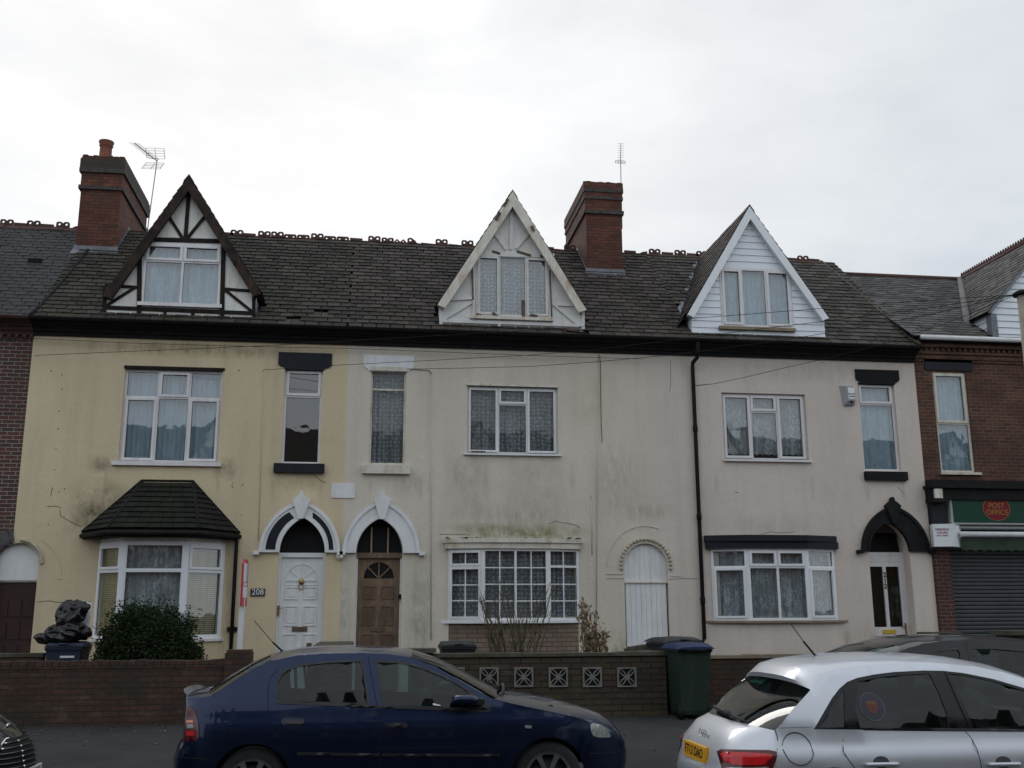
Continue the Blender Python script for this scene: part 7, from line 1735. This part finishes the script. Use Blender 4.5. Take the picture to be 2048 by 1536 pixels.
    text('lettering', 'FT13 DAO', M['gasket'], t, lambda u, v, n: pf(-u if False else u*-1*-1, v, .0075+n), .098, .001, sx=.98, bold=.0015)
    h = hit(1395, 1463.5, .006)[0]; em = MB()
    for k in range(4):
        cy = Yc+.078-.052*k
        em.smooth = True; em.tube([(h.x-.008+.002*math.sin(R(a)), cy+.036*math.cos(R(a)), h.z+.036*math.sin(R(a))) for a in range(0, 361, 18)], .0048, 6, caps=False)
    em.build('badge_rings', chrome, t)
    # rear wiper, high brake light lens, aerial
    a, b = hit(1436, 1424, .02), hit(1492, 1449, .02)
    w0, w1, w2 = hit(1433, 1420, .03)[0], hit(1465, 1438, .045)[0], hit(1494, 1448.5, .025)[0]
    MB().tube([w0, w1], [.016, .022], 8).tube([w1, w2], [.013, .008], 6).build('rear_wiper', trim, t)
    decal('toned_sticker', [(1500, 1363), (1512, 1354), (1536, 1358), (1524, 1367)], simple('green_reflector', (.05, .16, .13), .2), .002, 6)
    b = W(1632, 1317, Yc); e2 = W(1582, 1248, Yc-.05); aerial_mast(t, (b[0], Yc, b[1]-.004), (e2[0], Yc-.05, e2[1]), .5)
    for y in (-.37, .37): seat(t, 4.78, Yc+y, .42, .66); seat(t, 3.95, Yc+y, .44, .60)
    MB().box(5.45, Yc-.62, .55, 5.7, Yc+.62, .92).build('dashboard', trim, t)
    MB().tube([(5.28+.03*math.sin(R(a)), Yc-.37+.18*math.cos(R(a)), .93+.18*math.sin(R(a))) for a in range(0, 361, 24)], .014, 6).build('steering_wheel', trim, t)
    MB().box(3.02, Yc-.55, .78, 3.72, Yc+.55, .80).build('parcel_shelf', trim, t)
    # round sticker on the rear door glass
    cs_ = m(1745, 1413.5); st = MB()
    def disc(rx, rz, off, n=28, dx=0, dz=0): return [(cs_[0]+dx+rx*math.cos(2*math.pi*k/n), cs_[1]+dz+rz*math.sin(2*math.pi*k/n)) for k in range(n)]
    so = C.flank('round_sticker', simple('navy_sticker', (.010, .011, .032), .4), disc(.094, .094, 0), off=-.006, step=.05, both=False)
    C.flank('sticker_ring', simple('sticker_rim', (.11, .12, .10), .5), disc(.097, .097, 0), [disc(.0925, .0925, 0)], off=-.005, step=.06, both=False)
    sh_ = [(-.045, .035), (-.02, .045), (.0, .03), (.025, .045), (.05, .03), (.045, -.01), (.02, -.045), (.0, -.055), (-.025, -.035), (-.045, .0)]
    C.flank('sticker_crest', simple('red_crest', (.12, .028, .022), .6, var=.5, scale=60), [(cs_[0]+a, cs_[1]+b) for a, b in sh_], off=-.0045, step=.05, both=False)
    C.flank('sticker_crown', simple('gold_crest', (.14, .085, .025), .6), [(cs_[0]+a, cs_[1]+b+.02) for a, b in ((-.03, 0), (-.035, .022), (-.015, .012), (0, .028), (.015, .012), (.035, .022), (.03, 0))], off=-.0038, step=.05, both=False)
    return t
silver_car()

# ---------------------------------------------------------------- charcoal car beyond the silver one
def grey_car():
    Yc = -8.05; t = thing('parked_car', 'charcoal grey hatchback parked beyond the silver car, only its roof and windows showing', 'car', (7.6, Yc, 0), 'cars in the street')
    def S(x, z):
        y = .86-.03*max(0, (z-.6)/.35)**2 if z < .95 else .83-(z-.95)*.42
        return y-.16*max(0, (5.95-x)/.6)**2-.3*max(0, (x-9.2)/.7)**2
    C = Car(t, Yc, S); m = C.m
    up = [(5.45, .30), (5.42, .55), (5.45, .85), (5.52, .98)]+C.M([(1735, 1330), (1787, 1307.7), (1813, 1297.7), (1847, 1287.5), (1887, 1281.5), (1947, 1280), (2000, 1281.5), (2048, 1285)])
    lx = up[-1][0]; up += [(lx+.5, 1.33), (lx+1.0, 1.15), (lx+1.35, .98)]+[(9.2, .9), (9.6, .78), (9.72, .55), (9.72, .25)]
    ex = [(-.16, 0, 4)]*3+[(-.12, .03, 3), (-.12, .08, 3), (-.10, .075, 3), (-.08, .06, 3), (-.05, .06, 3)]+[(0, .055, 3)]*4+[(.05, .05, 3), (.1, .05, 3), (.14, .04, 3)]+[(.14, .05, 3), (.18, .03, 3), (.2, 0, 3), (.2, 0, 3)]
    sg = ['body_top']*3+['rear_glass']*3+['body_top']*6+['windscreen']*2+['body_top']*6
    gm = paint('charcoal_paint', (.010, .011, .0135), .35, .4)
    made, rows, D = C.skin([(*p, *ex[i], sg[i]) for i, p in enumerate(up)], {'body_top': gm, 'rear_glass': carglassR, 'windscreen': carglassR})
    rw, fw_ = (6.3, .3), (8.9, .3)
    w1 = C.M([(1810, 1326), (1838, 1313), (1875, 1302), (1916, 1298), (1921, 1306), (1922, 1345), (1800, 1343)]); w2 = C.M([(1944, 1297), (1990, 1297), (2048, 1302)])+[(lx+.45, 1.25), (lx+.85, 1.08), (lx+1.0, .98)]+C.M([(1952, 1345)])
    body = C.flank('b', gm, up+arch(fw_, .35)+[(8.4, .2), (6.8, .2)]+arch(rw, .35), [w1, w2], step=.08)
    bm_join([made['body_top']]+body, 'body')
    for w_ in (w1, w2): C.flank('side_window', carglass, ofs(w_, .006), off=-.012, step=.1); C.flank('window_seal', trim, ofs(w_, .012), [ofs(w_, -.006)], off=.003, skirt=.012)
    C.line('door_gap', C.M([(1931, 1283), (1937, 1310), (1940, 1345)]))
    for s_ in (-1, 1): wheel(t, rw[0], Yc+s_*.74, .3, .31, .2, s_); wheel(t, fw_[0], Yc+s_*.74, .3, .31, .2, s_)
    MB().box(5.7, Yc-.6, .2, 9.5, Yc+.6, .35).build('underbody', trim, t)
    for y in (-.36, .36): seat(t, 7.7, Yc+y, .42, .6); seat(t, 6.75, Yc+y, .42, .56)
grey_car()

# ---------------------------------------------------------------- black car nosing in at the lower left
def black_car():
    Yc = -10.15; t = thing('parked_car', 'black hatchback with slatted grille nosing into view at the lower left corner', 'car', (-4.8, Yc, 0), 'cars in the street')
    def S(x, z):
        y = .86-.04*max(0, (z-.6)/.35)**2 if z < .95 else .82-(z-.95)*.42
        return y-.42*max(0, (x+3.95)/.85)**2.1-.2*max(0, (-6.4-x)/.6)**2
    C = Car(t, Yc, S)
    up = [(-7.0, .25), (-7.05, .6), (-6.98, .95), (-6.8, 1.1), (-6.45, 1.36), (-5.9, 1.42), (-5.3, 1.41), (-4.95, 1.34), (-4.5, 1.13), (-4.2, .99), (-3.9, .95), (-3.55, .885), (-3.32, .81), (-3.2, .72), (-3.14, .62), (-3.12, .45), (-3.15, .22)]
    ex = [(-.12, 0, 4)]*3+[(-.1, .04, 3)]*2+[(0, .05, 3)]*2+[(.05, .05, 3), (.1, .05, 3), (.14, .04, 3), (.12, .055, 2.5), (.13, .055, 2.5), (.16, .05, 2.5), (.20, .03, 2.6), (.25, .0, 2.8), (.27, 0, 3), (.24, 0, 3)]
    sg = ['body_top']*3+['rear_glass']+['body_top']*3+['windscreen']*2+['body_top']*8
    bm_ = paint('black_paint_car', (.010, .010, .012), .2, .25)
    made, rows, D = C.skin([(*p, *ex[i], sg[i]) for i, p in enumerate(up)], {'body_top': bm_, 'rear_glass': carglassR, 'windscreen': carglassR}, n=22)
    rw, fw_ = (-6.35, .3), (-3.87, .3)
    w1 = [(-6.55, 1.0), (-6.35, 1.28), (-5.9, 1.34), (-5.62, 1.345), (-5.55, 1.0)]; w2 = [(-5.45, 1.0), (-5.5, 1.345), (-5.2, 1.33), (-4.9, 1.24), (-4.45, 1.0)]
    body = C.flank('b', bm_, up+arch(fw_, .35)+[(-4.3, .2), (-5.9, .2)]+arch(rw, .35), [w1, w2], step=.08)
    bm_join([made['body_top']]+body, 'body')
    for w_ in (w1, w2): C.flank('side_window', carglass, ofs(w_, .006), off=-.012, step=.1)
    for s_ in (-1, 1): wheel(t, rw[0], Yc+s_*.74, .3, .31, .2, s_); wheel(t, fw_[0], Yc+s_*.74, .3, .31, .2, s_)
    MB().box(-6.8, Yc-.6, .2, -3.4, Yc+.6, .35).box(-4.2, Yc-.55, .3, -3.3, Yc+.55, .7).build('underbody', trim, t)
    vs = []; fs = []
    for r in range(len(rows)-1):
        if D[r][0] < -4.4: continue
        for k in range(len(rows[0])-1): o = len(vs); vs += [rows[r][k], rows[r][k+1], rows[r+1][k+1], rows[r+1][k]]; fs.append((o, o+1, o+2, o+3))
    bv = BVHTree.FromPolygons(vs, fs)
    def surf(y, z, off):
        h = bv.ray_cast(Vector((0, y, z)), Vector((-1, 0, 0)))
        return Vector((h[0].x+off, y, z)) if h[0] else None
    # trapezoid grille with chrome-tipped slats
    gp = [(-.40, .60), (-.25, .715), (.25, .715), (.40, .60), (.44, .50), (.40, .455), (-.40, .455), (-.44, .50)]
    v, f, loops = cdt(gp, (), .05); mb = MB(); mb.smooth = True; P3 = [surf(Yc+a, b, .008) for a, b in v]; mb.add([tuple(p) for p in P3], [x for x in f]); go = mb.build('grille', M['gasket'], t)
    for k in range(6):
        z = .485+k*.04; hw = .41 if z < .6 else .41-(z-.6)/.115*.15
        pts = [surf(Yc-hw+2*hw*i/14, z, .018) for i in range(15)]; MB().tube(pts, .008, 5).build('grille_slat', simple('dark_chrome', (.10, .10, .105), .2, .9), go)
        for e in (0, 4): MB().tube([pts[e], pts[e]+(pts[e+1]-pts[e])*.5], .011, 6).build('slat_tip', chrome, go)
    lp = [surf(Yc+a*1.03, b, .012) for a, b in gp]; MB().tube(lp+[lp[0]], .009, 6).build('grille_rim', chrome, go)
    for s_ in (-1, 1):
        hp = smooth_poly([(s_*.46, .68), (s_*.62, .70), (s_*.70, .755), (s_*.60, .755), (s_*.47, .72)] if s_ > 0 else [(s_*.47, .72), (s_*.60, .755), (s_*.70, .755), (s_*.62, .70), (s_*.46, .68)], 1)
        v, f, _ = cdt(hp, (), .04); P3 = [surf(Yc+a*.83, b-.02, .010) for a, b in v]; mb = MB(); mb.smooth = True
        mb.add([tuple(p) if p else (-3.5, Yc, .7) for p in P3], [x for x in f if all(P3[i] for i in x)]); mb.build('headlight', clrl, t)
    p = surf(Yc, .80, .012); 
    if p: MB().ball(tuple(p), .05, 12, 8, (.25, 1.2, .5)).build('bonnet_badge', chrome, t)
    p = surf(Yc, .40, .03); MB().box(p.x-.01, Yc-.26, .36, p.x+.006, Yc+.26, .455).build('number_plate', M['upvcR'], t)
    text('lettering', 'AG07 NWU', M['gasket'], t, lambda u, v, n: (p.x+.008+n, Yc+u, .407+v), .09, .001, sx=1.0)
black_car()

# ================================================================ the other side of the street (seen in reflections)
def opposite(x0, x1, wallm, nm, facem):
    y = -27.0; t = thing('terraced_house', nm, 'house', ((x0+x1)/2, y, .1), 'houses across the street')
    w_ = x1-x0; xc = x0+w_*.35; ho = [q(x0+w_*.2, 4.5, x0+w_*.5, 6.2), q(x0+w_*.72, 4.5, x0+w_*.86, 6.2), q(x0+w_*.15, 1.2, x0+w_*.55, 3.0), q(x0+w_*.7, .3, x0+w_*.86, 2.8)]
    MB().prism(q(x0, 0, x1, 7.2), y-.25, y, ho).build('wall', wallm, t)
    MB().box(x0, y-7, 0, x1, y-6.9, 7.2).box(x0, y-7, 0, x0+.1, y-.25, 7.2).box(x1-.1, y-7, 0, x1, y-.25, 7.2).build('rear_wall', wallm, t)
    MB().add([(x0, y+.3, 7.2), (x1, y+.3, 7.2), (x1, y-3.5, 10.6), (x0, y-3.5, 10.6), (x1, y-7.3, 7.2), (x0, y-7.3, 7.2)], [(0, 1, 2, 3), (3, 2, 4, 5)]).build('roof', M['slate'], t)
    MB().box(x0, y, 6.95, x1, y+.3, 7.2).build('cornice', M['black'], t)
    g = MB(); g.prism([(xc-1.5, 7.2), (xc+1.5, 7.2), (xc+1.5, 7.9), (xc, 10.5), (xc-1.5, 7.9)], y-.1, y+.05, [q(xc-.7, 7.8, xc+.7, 9.0)]); d = g.build('dormer', facem, t)
    b = MB(); 
    for s in (-1, 1): b.prism([(xc, 10.7), (xc+s*1.65, 7.8), (xc+s*1.45, 7.75), (xc, 10.4)], y+.051, y+.15)
    b.box(xc-1.5, y+.051, 7.6, xc+1.5, y+.09, 7.7).box(xc-.85, y+.051, 7.3, xc-.72, y+.088, 9.3).box(xc+.72, y+.051, 7.3, xc+.85, y+.088, 9.3).box(xc-1., y+.051, 9.05, xc+1., y+.092, 9.18).box(xc-.06, y+.051, 9.2, xc+.06, y+.086, 10.4)
    b.build('dormer_timber', M['timber'], d)
    MB().add([(xc-1.6, y+.15, 7.8), (xc, y+.15, 10.6), (xc, y-3.5, 10.6), (xc-1.6, y-.6, 7.8), (xc+1.6, y+.15, 7.8), (xc+1.6, y-.6, 7.8)], [(0, 1, 2, 3), (1, 4, 5, 2)]).build('dormer_roof', M['slate'], d)
    f = MB(); gl = MB()
    for h in ho+[q(xc-.7, 7.8, xc+.7, 9.0)]:
        xs = [p[0] for p in h]; zs = [p[1] for p in h]; a, b_, c, e_ = min(xs), min(zs), max(xs), max(zs)
        f.prism(q(a, b_, c, e_), y-.12, y-.06, [q(a+.07, b_+.07, (a+c)/2-.03, e_-.07), q((a+c)/2+.03, b_+.07, c-.07, e_-.07)]); gl.box(a, y-.11, b_, c, y-.10, e_)
    f.build('window_frame', M['upvc'], t); gl.build('window_pane', simple('dim_window', (.06, .07, .08), .1), t)
OPP = [('brown brick terraced house across the street, far left end of the facing row', 'r'), ('dark brick terraced house across the street, second from the left end of the facing row', 'c'), ('brown brick terraced house across the street, third from the left end', 'r'),
       ('dark brick terraced house across the street, fourth from the left end', 'c'), ('brown brick terraced house across the street, just left of the viewer', 'r'), ('dark brick terraced house directly behind the viewer', 'c'),
       ('brown brick terraced house across the street, just right of the viewer', 'r'), ('dark brick terraced house across the street, fourth from the right end', 'c'), ('brown brick terraced house across the street, third from the right end', 'r'),
       ('dark brick terraced house across the street, second from the right end', 'c'), ('brown brick terraced house across the street, far right end of the facing row', 'r')]
for i, (lab, k) in enumerate(OPP): opposite(-33+i*6, -27+i*6, M['brickR'] if k == 'r' else M['brickL'], lab, M['plaster'])
